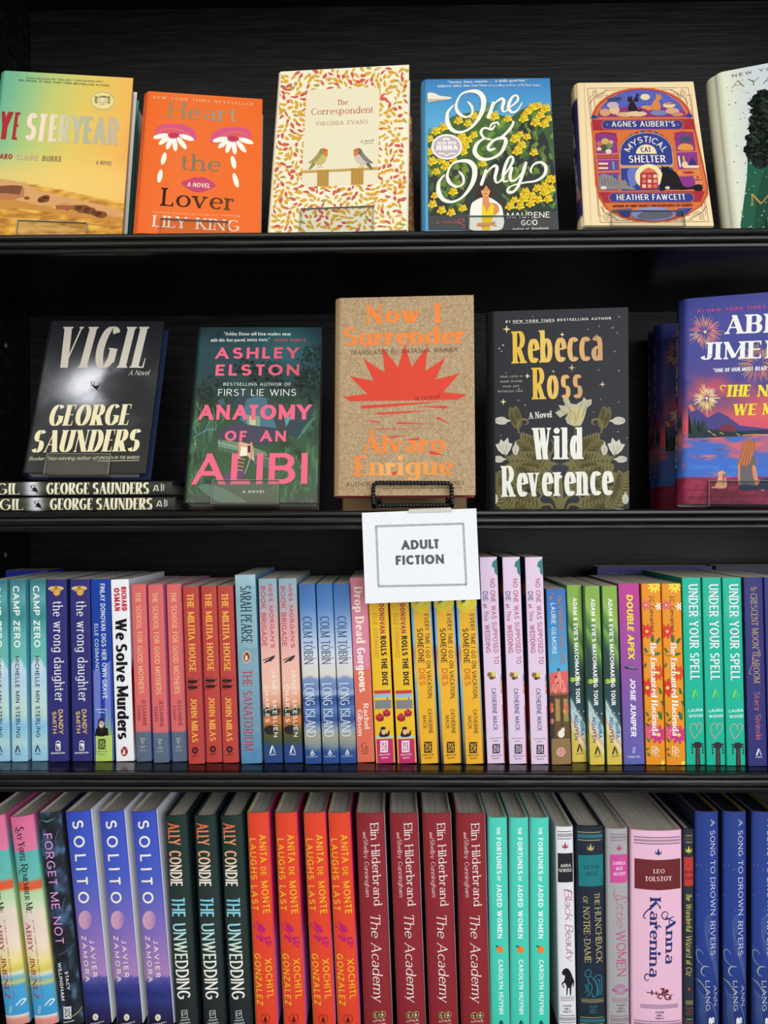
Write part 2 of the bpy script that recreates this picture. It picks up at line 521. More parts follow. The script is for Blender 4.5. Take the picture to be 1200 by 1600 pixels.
def text_polys(txt, length, st, q=5):
    """lettering `txt` set to `length` (cap height 1): list of (polygon, x) from x=0"""
    wt, hz, xh = st['wt'], st['hz'], st['xh']
    gl = [glyph(c, q) for c in txt]
    n = len(txt)
    trk = st['trk']
    vis = [c != ' ' for c in txt]
    adj = [trk] * n
    for i in range(n - 1):
        a, b = txt[i], txt[i + 1]
        if a in ('fTLFPYVk' if st['ser'] else 'rfTLFPYVk'):
            adj[i] -= .06 if b in 'aeoucdgqsATVYJ' else .025
        if b in 'TVYvyw' and a in 'ALRaeo':
            adj[i] -= .05
        if b == 'A' and a in 'SODBRCGPQ':
            adj[i] -= .07
        if a + b in ('AV', 'VA', 'AT', 'TA', 'AY', 'YA', 'LT', 'LY', 'AW', 'WA'):
            adj[i] -= .05
    base = sum(g[0] for g in gl) + sum(adj[:-1])
    aw = [0.0] * n                       # open right or left sides need less room
    for i in range(n - 1):
        if txt[i] in 'EFLCctfzZTek' or (txt[i] == 'r' and not st['ser']):
            aw[i] -= .38
        elif txt[i] == 'r':
            aw[i] -= .22
        if txt[i + 1] in 'TZzJt':
            aw[i] -= .34
    nv = sum(vis) + sum(aw)
    base = max(base, .05)
    ws = (length - wt * nv) / base
    if base < .06:
        ws = 1.0
    wmin = .42 if st['ser'] else .36
    if ws < wmin:
        ws = wmin
        wt = max(.4 * wt, (length - ws * base) / max(1, nv))
        ws = (length - wt * nv) / base
        hz = min(hz, wt)
    hw = hz / 2
    out = []
    ids = []                             # pen stroke each polygon belongs to, so that crossing strokes lie on separate levels
    x = 0
    for c, (gw, strokes), v, tk, ak in zip(txt, gl, vis, adj, aw):
        low = c.islower()
        ks = ([-.28, 0, xh, 1, 1.3], [-.28 + hw, hw, xh - hw, 1 - hw, 1.3 + hw]) if low else ([-.2, 0, 1, 1.3], [-.2, hw, 1 - hw, 1.3])
        def my(y):
            if low and .6 < y <= .66:
                y = xh - (.66 - y)
            elif low and y < .6:
                y = y * xh / .66 if y > 0 else y
            return float(np.interp(y, *ks))
        x0 = x + (wt / 2 if v else 0)
        for si, (pts, ser, fl, dot) in enumerate(strokes):
            ids += [(ids[-1] + 1 + k % 2) if ids else 1 for k in range(len(out) - len(ids))]
            sid = si * 3
            if dot:
                r = wt * .62
                px, py = x0 + pts[0][0] * ws, (wt * .6 if pts[0][1] < .05 else pts[0][1])
                out.append([(px + r * math.cos(a), py + r * math.sin(a)) for a in [k * math.pi / 4 for k in range(8)]])
                continue
            P = [np.array((x0 + p[0] * ws, my(p[1]))) for p in pts]
            ends = [pts[0], pts[-1]]
            lim = [None, None]
            both = [False, False]
            tips = [P[0].copy(), P[-1].copy()]
            if not st['rnd']:
                for e, (i, k) in enumerate(((0, 1), (-1, -2))):
                    d = P[i] - P[k]
                    L = np.hypot(*d) + 1e-9
                    if abs(d[1]) / L > .45 and len(pts) == 2:
                        tgt = {0: 0.0, 1: 1.0, .66: xh, -.28: -.28}.get(pts[i][1])
                        if tgt is not None:
                            both[e] = sum(1 for s2 in strokes for p in (s2[0][0], s2[0][-1]) if p == pts[i]) > 1 and abs(d[0]) > .12 * L
                            P[i] = P[i] + d / L * (abs(P[i][1] - tgt) / (abs(d[1]) / L) + wt * 1.2)
                            lim[e] = tgt
            W = []
            for i in range(len(P)):
                a, b = P[max(0, i - 1)], P[min(len(P) - 1, i + 1)]
                d = b - a
                s = abs(d[1]) / (np.hypot(*d) + 1e-9)
                w = hz + (wt - hz) * s ** 1.4
                if len(P) > 2:
                    w = hz + (wt * 1.05 - hz) * s ** 1.8
                if fl > 0:
                    w = wt
                elif fl < 0:
                    w = hz * 1.15 if hz < wt * .7 else hz
                W.append(w)
            qs = ribbon(P, W, st['rnd'])
            for e in (0, 1):                  # where two strokes meet in a point, trim the tip to the width of a stem
                if both[e]:
                    hx = max(W) * .52
                    tx = tips[e][0]
                    if tips[e][0] > tips[1 - e][0]:
                        qs = [half(qd, 0, tx + hx, True) for qd in qs]
                    else:
                        qs = [half(qd, 0, tx - hx, False) for qd in qs]
            lo = min([l for l in lim if l is not None], default=None)
            hi = max([l for l in lim if l is not None], default=None)
            if lo is not None and lim[0] is not None and lim[1] is not None:
                qs = [half(half(qd, 1, lo, False), 1, hi, True) for qd in qs]
            elif lo is not None:
                up = lo >= .5
                qs = [half(qd, 1, lo, up) for qd in qs]
            out += [q_ for q_ in qs if len(q_) > 2]
            ids += [sid + .45 * (k % 2) for k in range(len(out) - len(ids))]
            if st['ser'] and ser and len(pts) == 2:
                se = st['ser']
                for i, k in ((0, 1), (1, 0)):
                    e, o = pts[i], pts[k]
                    dx, dy = e[0] - o[0], e[1] - o[1]
                    if abs(dy) > abs(dx) * .6 and e[1] in (0, 1, .66, -.28):
                        if abs(dx) > .02 and sum(1 for s2 in strokes for p in (s2[0][0], s2[0][-1]) if abs(p[0] - e[0]) + abs(p[1] - e[1]) < .02) > 1:
                            continue
                        ye = {0: 0.0, 1: 1.0, .66: xh, -.28: -.28}[e[1]]
                        ex = x0 + e[0] * ws
                        w = (wt if fl >= 0 else hz * 1.1) / 2
                        sg = 1 if e[1] > .5 else -1
                        lft, rgt = se, se
                        if low and e[1] in (.66, 1) and abs(dx) < .02:
                            rgt = 0
                        t = max(hz * .8, .03)
                        out.append([(ex - w - lft, ye), (ex + w + rgt, ye), (ex + w + rgt, ye - sg * t), (ex + w, ye - sg * (t + se * .7)), (ex - w, ye - sg * (t + se * .7)), (ex - w - lft, ye - sg * t)][::sg])
                    elif abs(dx) > .2 and abs(dy) < .02 and e[1] in (0, 1, .66) and e[0] > o[0] or (c in 'TZz' and abs(dy) < .02 and e[1] in (0, 1, .66)):
                        ye = {0: 0.0, 1: 1.0, .66: xh}[e[1]]
                        ex = x0 + e[0] * ws
                        sg = 1 if e[1] > .5 else -1
                        h = .24 if not low else .16
                        dr = -1 if e[0] > o[0] else 1
                        tri = [(ex, ye), (ex, ye - sg * h), (ex + dr * se * .35, ye - sg * h), (ex + dr * (se * 1.1), ye - sg * hz)]
                        out.append(tri)
        if c == 'r' and st['ser']:
            rr = wt * .5
            out.append([(x0 + .25 * ws + rr * math.cos(a), my(.55) + rr * .8 * math.sin(a)) for a in [k * math.pi / 4 for k in range(8)]])
        ids += [si * 3 + 1 + k % 2 for k in range(len(out) - len(ids))] if strokes else []
        x += gw * ws + (wt if v else 0) + tk * ws + ak * wt
    text_polys.ids = ids
    if st['sl']:
        out = [[(p[0] + p[1] * st['sl'], p[1]) for p in pl] for pl in out]
    return out
# ------------------------------------------------------------------ printed covers


def homography(src, dst):
    A, b = [], []
    for (x, y), (u, v) in zip(src, dst):
        A += [[x, y, 1, 0, 0, 0, -u * x, -u * y], [0, 0, 0, x, y, 1, -v * x, -v * y]]
        b += [u, v]
    h = np.linalg.solve(np.array(A, float), np.array(b, float))
    return np.append(h, 1).reshape(3, 3)


AUTHORS = set('''MICHELLE MIN STERLING|DANDY|SMITH|ELLE COSIMANO|RICHARD|OSMAN|JESSAMINE|CHAN|JOHN MILAS|SARAH PEARSE|JANET SKESLIEN|CHARLES|COLM TÓIBÍN|Rachel|Gibson|CATHERINE|MACK|CATHERINE MACK|LAURIE GILMORE|NORA|NGUYEN|JOSIE JUNIPER|J.C. Cervantes|LAURA|WOOD|Stacy Sivinski|ABBY JIMENEZ|STACY|WILLINGHAM|JAVIER|ZAMORA|ALLY|CONDIE|XOCHITL|GONZALEZ|Elin Hilderbrand|and|Shelby Cunningham|CAROLYN HUYNH|ANNA|SEWELL|VICTOR|HUGO|LOUISA|MAY|ALCOTT|LEO|TOLSTOY|L.|FRANK|BAUM|ANN|LIANG|CARO|CLAIRE|BURKE|LILY KING|VIRGINIA EVANS|MAURENE|GOO|HEATHER FAWCETT|AYANA|GEORGE|SAUNDERS|GEORGE SAUNDERS|ASHLEY|ELSTON|Álvaro|Enrigue|Rebecca|Ross|ABBY|JIMENEZ'''.split('|'))


class Canvas:
    """flat artwork measured on a straight-on crop of one cover or spine; turned into metres on that face"""

    def __init__(self, quad, W, H, src=(0, 0, 1), face='front', split=None):
        x0, y0, s = src
        q = [((x - x0) * s, (y - y0) * s) for x, y in quad]
        self.h = homography(q, [(0, H), (W, H), (W, 0), (0, 0)])
        self.W, self.H, self.face, self.split = W, H, face, split
        self.k = 0
        self.part = None
        self.sfx = ''
        self.items = {}
        self.px = math.hypot(q[0][0] - q[3][0], q[0][1] - q[3][1]) / H     # crop pixels per metre

    def m(self, p):
        v = self.h @ np.array([p[0], p[1], 1.0])
        return v[:2] / v[2]

    def put(self, part, polys, cols, step=True, ids=None):
        """polys in metres on the face; one colour or one per vertex"""
        if step:
            self.k += 1
        lst = self.items.setdefault(part, [])
        for i, pl in enumerate(polys):
            c = cols[i] if isinstance(cols, list) else cols
            lst.append((pl, c, self.k * 6e-6 + ((ids[i] % 12) * 2.2e-6 if ids else (i % 3) * 2.5e-6)))

    # ---- lettering: baseline from (x0,y0) to (x1,y1), cap height h in crop pixels
    def T(self, txt, x0, y0, x1, y1, h, st=SANS, col='#ffffff', part=None, wt=None):
        a, b = self.m((x0, y0)), self.m((x1, y1))
        d = np.array([x1 - x0, y1 - y0], float)
        d /= np.hypot(*d)
        mid = ((x0 + x1) / 2, (y0 + y1) / 2)
        up = self.m((mid[0] + d[1] * h, mid[1] - d[0] * h)) - self.m(mid)
        L = b - a
        ln = np.hypot(*L)
        e = L / ln
        n = np.array([-e[1], e[0]])
        hh = up @ n
        if wt:
            st = dict(st, wt=wt, hz=st['hz'] * wt / st['wt'])
        if hh < .0075:
            st = dict(st, wt=st['wt'] * 1.13, hz=st['hz'] * 1.13)
        q = 7 if hh > .012 else (5 if hh > .005 else (3 if hh > .0025 else 2))
        pol = text_polys(txt, ln / hh, st, q)
        out = [[a + e * (p[0] * hh) + n * (p[1] * hh) for p in pl] for pl in pol]
        if isinstance(col, (list, tuple)) and isinstance(col[0], str):
            tot = ln / hh
            cols = [lin(ramp(np.array([p[0] / tot for p in pl]), [(i / (len(col) - 1), c) for i, c in enumerate(col)])) for pl in pol]
        else:
            cols = lin(col)
        self.put(part or self.part or ('author_lettering' if txt in AUTHORS else 'title_lettering' if h > 20 else 'small_lettering') + self.sfx, out, cols, ids=list(text_polys.ids))

    def arcT(self, txt, cx, cy, r, a0, a1, h, st=SANS, col='#ffffff', part=None):
        """lettering on an arch: angles in degrees, measured clockwise from straight up"""
        L = abs(math.radians(a1 - a0)) * r / h
        pol = text_polys(txt, L, st, 5)
        out = []
        for pl in pol:
            o = []
            for p in pl:
                an = math.radians(a0 + (a1 - a0) * p[0] / L)
                rr = r + p[1] * h if a1 > a0 else r - p[1] * h
                o.append(self.m((cx + rr * math.sin(an), cy - rr * math.cos(an))))
            out.append(o)
        self.put(part or self.part or 'title_lettering', out, lin(col), ids=list(text_polys.ids))

    def P(self, pts, col, part=None, step=True, smooth=0):
        if smooth:
            pts = catmull(pts, smooth, True)
        self.put(part or self.part or 'art', [[self.m(p) for p in pts]], lin(col) if not isinstance(col, np.ndarray) else col, step)

    def R(self, x0, y0, x1, y1, col, part=None, rad=0):
        if rad:
            pts = []
            for cx, cy, a in ((x1 - rad, y0 + rad, -90), (x1 - rad, y1 - rad, 0), (x0 + rad, y1 - rad, 90), (x0 + rad, y0 + rad, 180)):
                pts += [(cx + rad * math.cos(math.radians(a + k * 15)), cy + rad * math.sin(math.radians(a + k * 15))) for k in range(7)]
        else:
            pts = [(x0, y0), (x1, y0), (x1, y1), (x0, y1)]
        self.P(pts, col, part)

    def E(self, cx, cy, rx, ry, col, rot=0, part=None, n=20, step=True, a0=0, a1=360):
        c, s = math.cos(math.radians(rot)), math.sin(math.radians(rot))
        pts = []
        for k in range(n + (0 if a1 - a0 == 360 else 1)):
            a = math.radians(a0 + (a1 - a0) * k / n)
            x, y = rx * math.cos(a), ry * math.sin(a)
            pts.append((cx + x * c - y * s, cy + x * s + y * c))
        self.P(pts, col, part, step)

    def S(self, pts, w, col, part=None, smooth=4, closed=False, taper=False, rnd=True, step=True):
        """brush stroke; w = width in crop px, or a list of widths along the stroke"""
        n0 = len(pts)
        if smooth and len(pts) > 2:
            pts = catmull(pts, smooth, closed)
        if closed:
            pts = pts + [pts[0]]
        if isinstance(w, (list, tuple)):
            W = list(np.interp(np.linspace(0, 1, len(pts)), np.linspace(0, 1, len(w)), w))
        else:
            W = [w] * len(pts)
        if taper:
            W = [max(.15 * a, a * math.sin(math.pi * (.04 + .92 * i / (len(pts) - 1)))) for i, a in enumerate(W)]
        qs = ribbon(pts, W, rnd and not closed)
        self.put(part or self.part or 'art', [[self.m(p) for p in q] for q in qs], lin(col), step)

    def star(self, cx, cy, r, col, n=4, inner=.3, rot=0, part=None, step=True):
        pts = []
        for k in range(2 * n):
            a = math.radians(rot - 90 + k * 180 / n)
            rr = r if k % 2 == 0 else r * inner
            pts.append((cx + rr * math.cos(a), cy + rr * math.sin(a)))
        self.P(pts, col, part, step)


def clip_split(tri, cols, lim):
    """split a triangle until it is narrow enough to follow a curved face"""
    st = [(tri, cols)]
    out = []
    while st:
        t, c = st.pop()
        if max(p[0] for p in t) - min(p[0] for p in t) <= lim:
            out.append((t, c))
            continue
        i = max(range(3), key=lambda k: abs(t[k][0] - t[(k + 1) % 3][0]))
        a, b, o = t[i], t[(i + 1) % 3], t[(i + 2) % 3]
        m = (a + b) / 2
        ca, cb, co = c[i], c[(i + 1) % 3], c[(i + 2) % 3]
        cm = (ca + cb) / 2
        st += [((a, m, o), (ca, cm, co)), ((m, b, o), (cm, cb, co))]
    return out


class Book:
    """W = cover width, H = height, T = thickness; hard = boards that overhang the pages"""

    def __init__(self, W, H, T, hard=True, bulge=None, r=None, mode='spine', board=.0022, inner='#ece6da', pages=None, fore=.0035):
        self.W, self.H, self.T, self.hard, self.mode = W, H, T, hard, mode
        self.t = board if hard else .0005
        self.bulge = (.0022 if hard else .0005) if bulge is None else bulge
        self.r = (.0022 if hard else .0009) if r is None else r
        self.base = {'front': '#888888', 'back': '#888888', 'spine': '#888888'}
        self.res = (2, 2, 8)            # front columns, rows, spine columns
        self.inner = inner
        self.pages = pages
        self.fore = fore
        self.gap = .003
        self.cans = []

    def canvas(self, quad, src=(0, 0, 1), face='spine'):
        W = self.T if face == 'spine' else self.W
        c = Canvas(quad, W, self.H, src, face)
        self.cans.append(c)
        return c

    def pt(self, face, x, z, off):
        r, T, W = self.r, self.T, self.W
        if face == 'front':
            if x < r:
                b = math.radians(45 + 45 * max(0, x) / r)
                p = (r - (r + off) * math.cos(b), r - (r + off) * math.sin(b))
            else:
                p = (x, -off)
        elif face == 'back':
            p0 = self.pt('front', x, z, off)
            return (p0[0], T - p0[1], z)
        else:
            s = min(max(x, 0), T)
            q = 2 * s / T - 1
            bx = self.bulge * (1 - q * q)
            if s > T - r:
                a = math.radians(45 * (s - (T - r)) / r)
                p = (r - (r + off) * math.cos(a) - bx, r - (r + off) * math.sin(a))
            elif s < r:
                a = math.radians(45 * (r - s) / r)
                p = (r - (r + off) * math.cos(a) - bx, T - r + (r + off) * math.sin(a))
            else:
                p = (-off - bx, T - s)
        return (p[0], p[1], z)

    def post(self, p):
        x, y, z = p
        return (self.T / 2 - y, x, z) if self.mode == 'spine' else (x - self.W / 2, y, z)

    def build(self, name, label, cat, group, mat, cover_mat=None, ink=None, cover_name=None, label_parts=None):
        root = empty(name, label, cat, group, mat)
        self.make_parts(root, cover_mat or M_JACKET, ink or M_INK, cover_name or ('dust_jacket' if self.hard else 'cover'))
        return root

    def make_parts(self, root, cmat, ink, cname):
        W, H, T, t = self.W, self.H, self.T, self.t
        nf, nz, ns = self.res
        cols = []                         # (face, coordinate)
        ux = [1 - i / nf for i in range(nf + 1)]
        cols += [('back', W), ('back', W * .3), ('back', self.r * 2)] + [('back', self.r * k) for k in (1, .5, 0)]
        arc = [self.r * k / 4 for k in range(4)]
        sx = arc + list(np.linspace(self.r, T - self.r, ns)) + [T - a for a in arc[::-1]]
        cols += [('spine', s) for s in sx]
        fx = [self.r * k / 6 for k in range(7)] + [self.r + (W - self.r) * i / nf for i in range(1, nf + 1)]
        cols += [('front', x) for x in fx]
        zz = [H * i / nz for i in range(nz + 1)]
        nc = len(cols)
        outer2 = [self.pt(f, x, 0, 0)[:2] for f, x in cols]
        inner2 = []
        for f, x in cols:
            p = self.pt(f, x, 0, -t)
            if self.r > t * 1.2:
                pass
            elif f == 'spine':
                p = (max(p[0], t - self.bulge), min(max(p[1], t), T - t), 0)
            elif f == 'front':
                p = (max(p[0], t), t, 0)
            else:
                p = (max(p[0], t), T - t, 0)
            inner2.append(p[:2])
        V, F, C = [], [], []
        # colours per column
        tab = {}
        for fc in ('front', 'back', 'spine'):
            idx = [i for i, (f, x) in enumerate(cols) if f == fc]
            wid = T if fc == 'spine' else W
            u = np.array([cols[i][1] / wid for i in idx])
            U, Z = np.meshgrid(u, np.array(zz) / H, indexing='ij')
            b = self.base[fc]
            if callable(b):
                c = lin(np.clip(b(U, Z), 0, 1))
            else:
                c = np.broadcast_to(lin(b), U.shape + (3,))
            for j, i in enumerate(idx):
                tab[i] = c[j]
        for i in range(nc):
            for k, z in enumerate(zz):
                V.append(self.post((outer2[i][0], outer2[i][1], z)))
                C.append(tab[i][k])
        n1 = nz + 1
        for i in range(nc - 1):
            for k in range(nz):
                F.append((i * n1 + k, (i + 1) * n1 + k, (i + 1) * n1 + k + 1, i * n1 + k + 1))
        nsm = len(F)
        b0 = len(V)
        ic = lin(self.inner)
        for i in range(nc):
            for z in (0, H):
                V.append(self.post((inner2[i][0], inner2[i][1], z)))
                C.append(ic)
        for i in range(nc - 1):
            F.append((b0 + i * 2, b0 + i * 2 + 1, b0 + i * 2 + 3, b0 + i * 2 + 2))
        for top in (0, 1):
            c0 = len(V)
            z = H if top else 0
            for i in range(nc):
                edge = tab[i][-1 if top else 0]
                V += [self.post((outer2[i][0], outer2[i][1], z)), self.post((inner2[i][0], inner2[i][1], z))]
                C += [edge, edge * .6 + ic * .4]
            for i in range(nc - 1):
                a = c0 + 2 * i
                F.append((a, a + 1, a + 3, a + 2) if top else (a, a + 2, a + 3, a + 1))
        for e in (0, nc - 1):
            c0 = len(V)
            for z in (0, H):
                V += [self.post((outer2[e][0], outer2[e][1], z)), self.post((inner2[e][0], inner2[e][1], z))]
                C += [tab[e][nz // 2]] * 2
            F.append((c0, c0 + 2, c0 + 3, c0 + 1))
        # artwork and lettering
        extra = {}
        for cv in self.cans:
            curved = cv.face == 'spine' and self.bulge > .0002
            for part, lst in cv.items.items():
                if part == 'art':
                    v, f, c = V, F, C
                else:
                    v, f, c = extra.setdefault(part, ([], [], []))
                off0 = .00010 + (.0001 if part != 'art' else 0)
                for pl, col, z in lst:
                    n = len(pl)
                    col = np.asarray(col)
                    per = col.ndim == 2
                    pts = [np.array(p, float) for p in pl]
                    if cv.face == 'front':
                        if max(p[0] for p in pts) < 0 or min(p[0] for p in pts) > W:
                            continue
                        pts = [np.array((min(max(p[0], self.r + .0001), W - .0002), p[1])) for p in pts]
                    wid = max(p[0] for p in pts) - min(p[0] for p in pts)
                    area2 = sum(pts[i][0] * pts[(i + 1) % n][1] - pts[(i + 1) % n][0] * pts[i][1] for i in range(n))
                    if abs(area2) < 1e-13:
                        continue
                    if area2 < 0:
                        pts = pts[::-1]
                        if per:
                            col = col[::-1]
                    if n > 4 or (curved and wid > .0035):
                        try:
                            tris = tessellate_polygon([[Vector((p[0], p[1], 0)) for p in pts]])
                        except Exception:
                            continue
                        tl = [([pts[k] for k in tr], [col[k] if per else col for k in tr]) for tr in tris]
                        if curved:
                            t2 = []
                            for a, b in tl:
                                t2 += clip_split(tuple(a), tuple(b), .0035)
                            tl = t2
                    else:
                        tl = [(pts, [col[k] if per else col for k in range(n)])]
                    for ps, cc in tl:
                        ar = sum(ps[i][0] * ps[(i + 1) % len(ps)][1] - ps[(i + 1) % len(ps)][0] * ps[i][1] for i in range(len(ps)))
                        if ar < 0:
                            ps, cc = list(ps)[::-1], list(cc)[::-1]
                        s0 = len(v)
                        for p, k in zip(ps, cc):
                            v.append(self.post(self.pt(cv.face, p[0], min(max(p[1], 0), H), off0 + z)))
                            c.append(k)
                        f.append(tuple(range(s0, s0 + len(ps))))
        mesh_obj(cname, V, F, cmat, root, C, smooth=nsm)
        # page block
        g = self.gap if self.hard else .0002
        x1 = W - (self.fore if self.hard else .0003)
        pr = [(x1, t + .0002), (x1, T - t - .0002)]
        xs = t + .0006 + max(0, self.r - .003) * .55
        k = 6
        for i in range(k + 1):
            q = -1 + 2 * i / k
            pr.append((xs - self.bulge * (1 - q * q) * .8, (T - t - .0002) - (T - 2 * t - .0004) * i / k))
        n = len(pr)
        v = [self.post((x, y, g)) for x, y in pr] + [self.post((x, y, H - g)) for x, y in pr]
        f = [(i, (i + 1) % n, n + (i + 1) % n, n + i)[::-1] for i in range(n)] + [tuple(range(n)), tuple(range(n, 2 * n))[::-1]]
        pm = self.pages or (M_PAGES_S if self.mode == 'spine' else M_PAGES_F)
        mesh_obj('page_block', v, f, pm, root)
        for part, (v, f, c) in extra.items():
            mesh_obj(part.split('#')[0], v, f, M_FOIL if part.startswith('foil') else ink, root, c)


def stand_matrix(x, y, z, tilt=0, yaw=0, roll=0):
    R = math.radians
    return (Matrix.Translation((x, y, ZC + z)) @ Matrix.Rotation(R(yaw), 4, 'Z')
            @ Matrix.Rotation(R(-tilt), 4, 'X') @ Matrix.Rotation(R(roll), 4, 'Y'))
# ------------------------------------------------------------------ the bookcase
Z1, Z2, Z3, Z4 = .310, .010, -.270, -.56
ZT = .75
YF, YB = .80, 1.06
XL, XR = -.519, .66
case = empty('bookcase', 'tall black stained wooden bookcase with moulded shelf edges filling the picture', 'bookcase',
             None, Matrix.Translation((0, YB, 0)))


def rel(v):
    return [(x, y - YB, z + ZC) for x, y, z in v]


v, f = box(XL - .02, XR + .02, YB, YB + .012, -ZC, .95)
mesh_obj('back_panel', rel(v), f, M_WOOD, case)
for s, (a, b) in enumerate(((XL - .022, XL), (XR, XR + .022))):
    v, f = box(a, b, YF - .004, YB, -ZC, .95)
    if s == 0:                                # shelf-pin holes: small brass sleeves set into the side
        pass
    mesh_obj('side_panel', rel(v), f, M_WOOD, case)
NOSE = [(0, 0), (-.0012, -.0004), (-.0022, -.0018), (-.0024, -.0042), (-.0014, -.0062), (.0002, -.0068), (-.0012, -.0076),
        (-.0022, -.0098), (-.0022, -.0122), (-.0008, -.0142), (.0008, -.0148), (-.0004, -.0156), (-.0014, -.0172), (-.0012, -.0196), (0, -.0212), (.002, -.0215), (.006, -.0215), (.006, 0)]
for zs in (ZT, Z1, Z2, Z3, Z4, -.86):
    v, f = box(XL, XR, YF + .006, YB, zs - .018, zs)
    sh = mesh_obj('shelf', rel(v), f, M_SHELF, case)
    pr = [(YF + .0024 + y, zs + z) for y, z in NOSE]
    v, f = prism_x(pr, XL, XR)
    mesh_obj('shelf_edge_moulding', rel(v), f, M_EDGE, sh)
for zp in (.235, -.045):
    P = [(XL + .0004, .992 + .0035 * math.cos(a), zp + .0035 * math.sin(a)) for a in [k * math.pi / 6 for k in range(12)]]
    v = P + [(XL + .0016, p[1] * .5 + .496, p[2] * .5 + zp * .5) for p in P]
    f = [(i, (i + 1) % 12, 12 + (i + 1) % 12, 12 + i) for i in range(12)] + [tuple(range(12, 24))]
    mesh_obj('shelf_pin', rel(v), f, plain('dull_metal_pin', '#8a8a88', .4, .5, .6), case)
# ------------------------------------------------------------------ shared marks on the spines


def slant_a(c, x, y, w, h, col, col2=None):
    c.part = 'publisher_logo'
    c.P([(x, y + h), (x + .36 * w, y), (x + .58 * w, y), (x + .24 * w, y + h)], col)
    c.P([(x + .62 * w, y + .05 * h), (x + w, y + h), (x + .76 * w, y + h), (x + .5 * w, y + .38 * h)], col2 or col)
    c.part = None


def maze_square(c, x, y, w, h, bg, fg):
    c.part = 'publisher_logo'
    c.R(x, y, x + w, y + h, bg)
    X = lambda u, v: (x + u * w, y + v * h)
    for pts in ([(.12, .12), (.3, .25), (.22, .5), (.4, .6)], [(.85, .1), (.7, .28), (.8, .45), (.6, .58)], [(.5, .12), (.45, .35), (.55, .5)],
                [(.15, .88), (.35, .75), (.5, .88)], [(.88, .9), (.72, .72), (.5, .68)], [(.1, .62), (.25, .7)], [(.9, .55), (.78, .62)]):
        c.S([X(*p) for p in pts], w * .11, fg, smooth=3, rnd=False, step=False)
    c.part = None


def penguin_oval(c, cx, cy, rx, ry, col):
    c.part = 'publisher_logo'
    c.E(cx, cy, rx, ry, '#f4efe6')
    c.E(cx, cy, rx * .9, ry * .92, col)
    c.E(cx, cy + ry * .08, rx * .46, ry * .62, '#16161a')
    c.E(cx, cy - ry * .5, rx * .28, ry * .2, '#16161a')
    c.E(cx - rx * .05, cy + ry * .14, rx * .27, ry * .48, '#f7f4ec')
    c.part = None


def infinity(c, cx, cy, r, col):
    c.part = 'publisher_logo'
    c.S([(cx, cy), (cx + r * .5, cy - r * .5), (cx + r * .2, cy - r), (cx - r * .3, cy - r * .7), (cx, cy), (cx + r * .35, cy + r * .6), (cx - r * .1, cy + r), (cx - r * .5, cy + r * .5), (cx, cy)], r * .16, col)
    c.part = None


def vramp(*stops):
    """colours from the top edge (0) to the bottom edge (1)"""
    return lambda u, v: ramp(1 - v, list(stops))


def spine_book(key, W, hard, q, spine, front, back=None, res=(2, 2, 8), **kw):
    T, H, pl = ROWS[key]
    b = Book(W, H, T, hard, mode='spine', **kw)
    b.base = {'spine': spine, 'front': front, 'back': back or front}
    b.res = res
    xa, xb, yt, xc, xd, yb = q
    c = b.canvas([(xa, yt), (xb, yt), (xd, yb), (xc, yb)])
    return b, c, pl


def place_row(b, name, pl, zshelf, labels, cat='book', group=None, cmat=None):
    mats = []
    for x, y, lean in pl:
        mats.append(stand_matrix(x, y, zshelf + .0004 + b.T / 2 * abs(math.sin(math.radians(lean))), 0, 0, lean))
    root = b.build(name, labels[0], cat, group, mats[0], cover_mat=cmat)
    bpy.context.view_layer.update()
    for m, l in zip(mats[1:], labels[1:]):
        copy_thing(root, m, l)


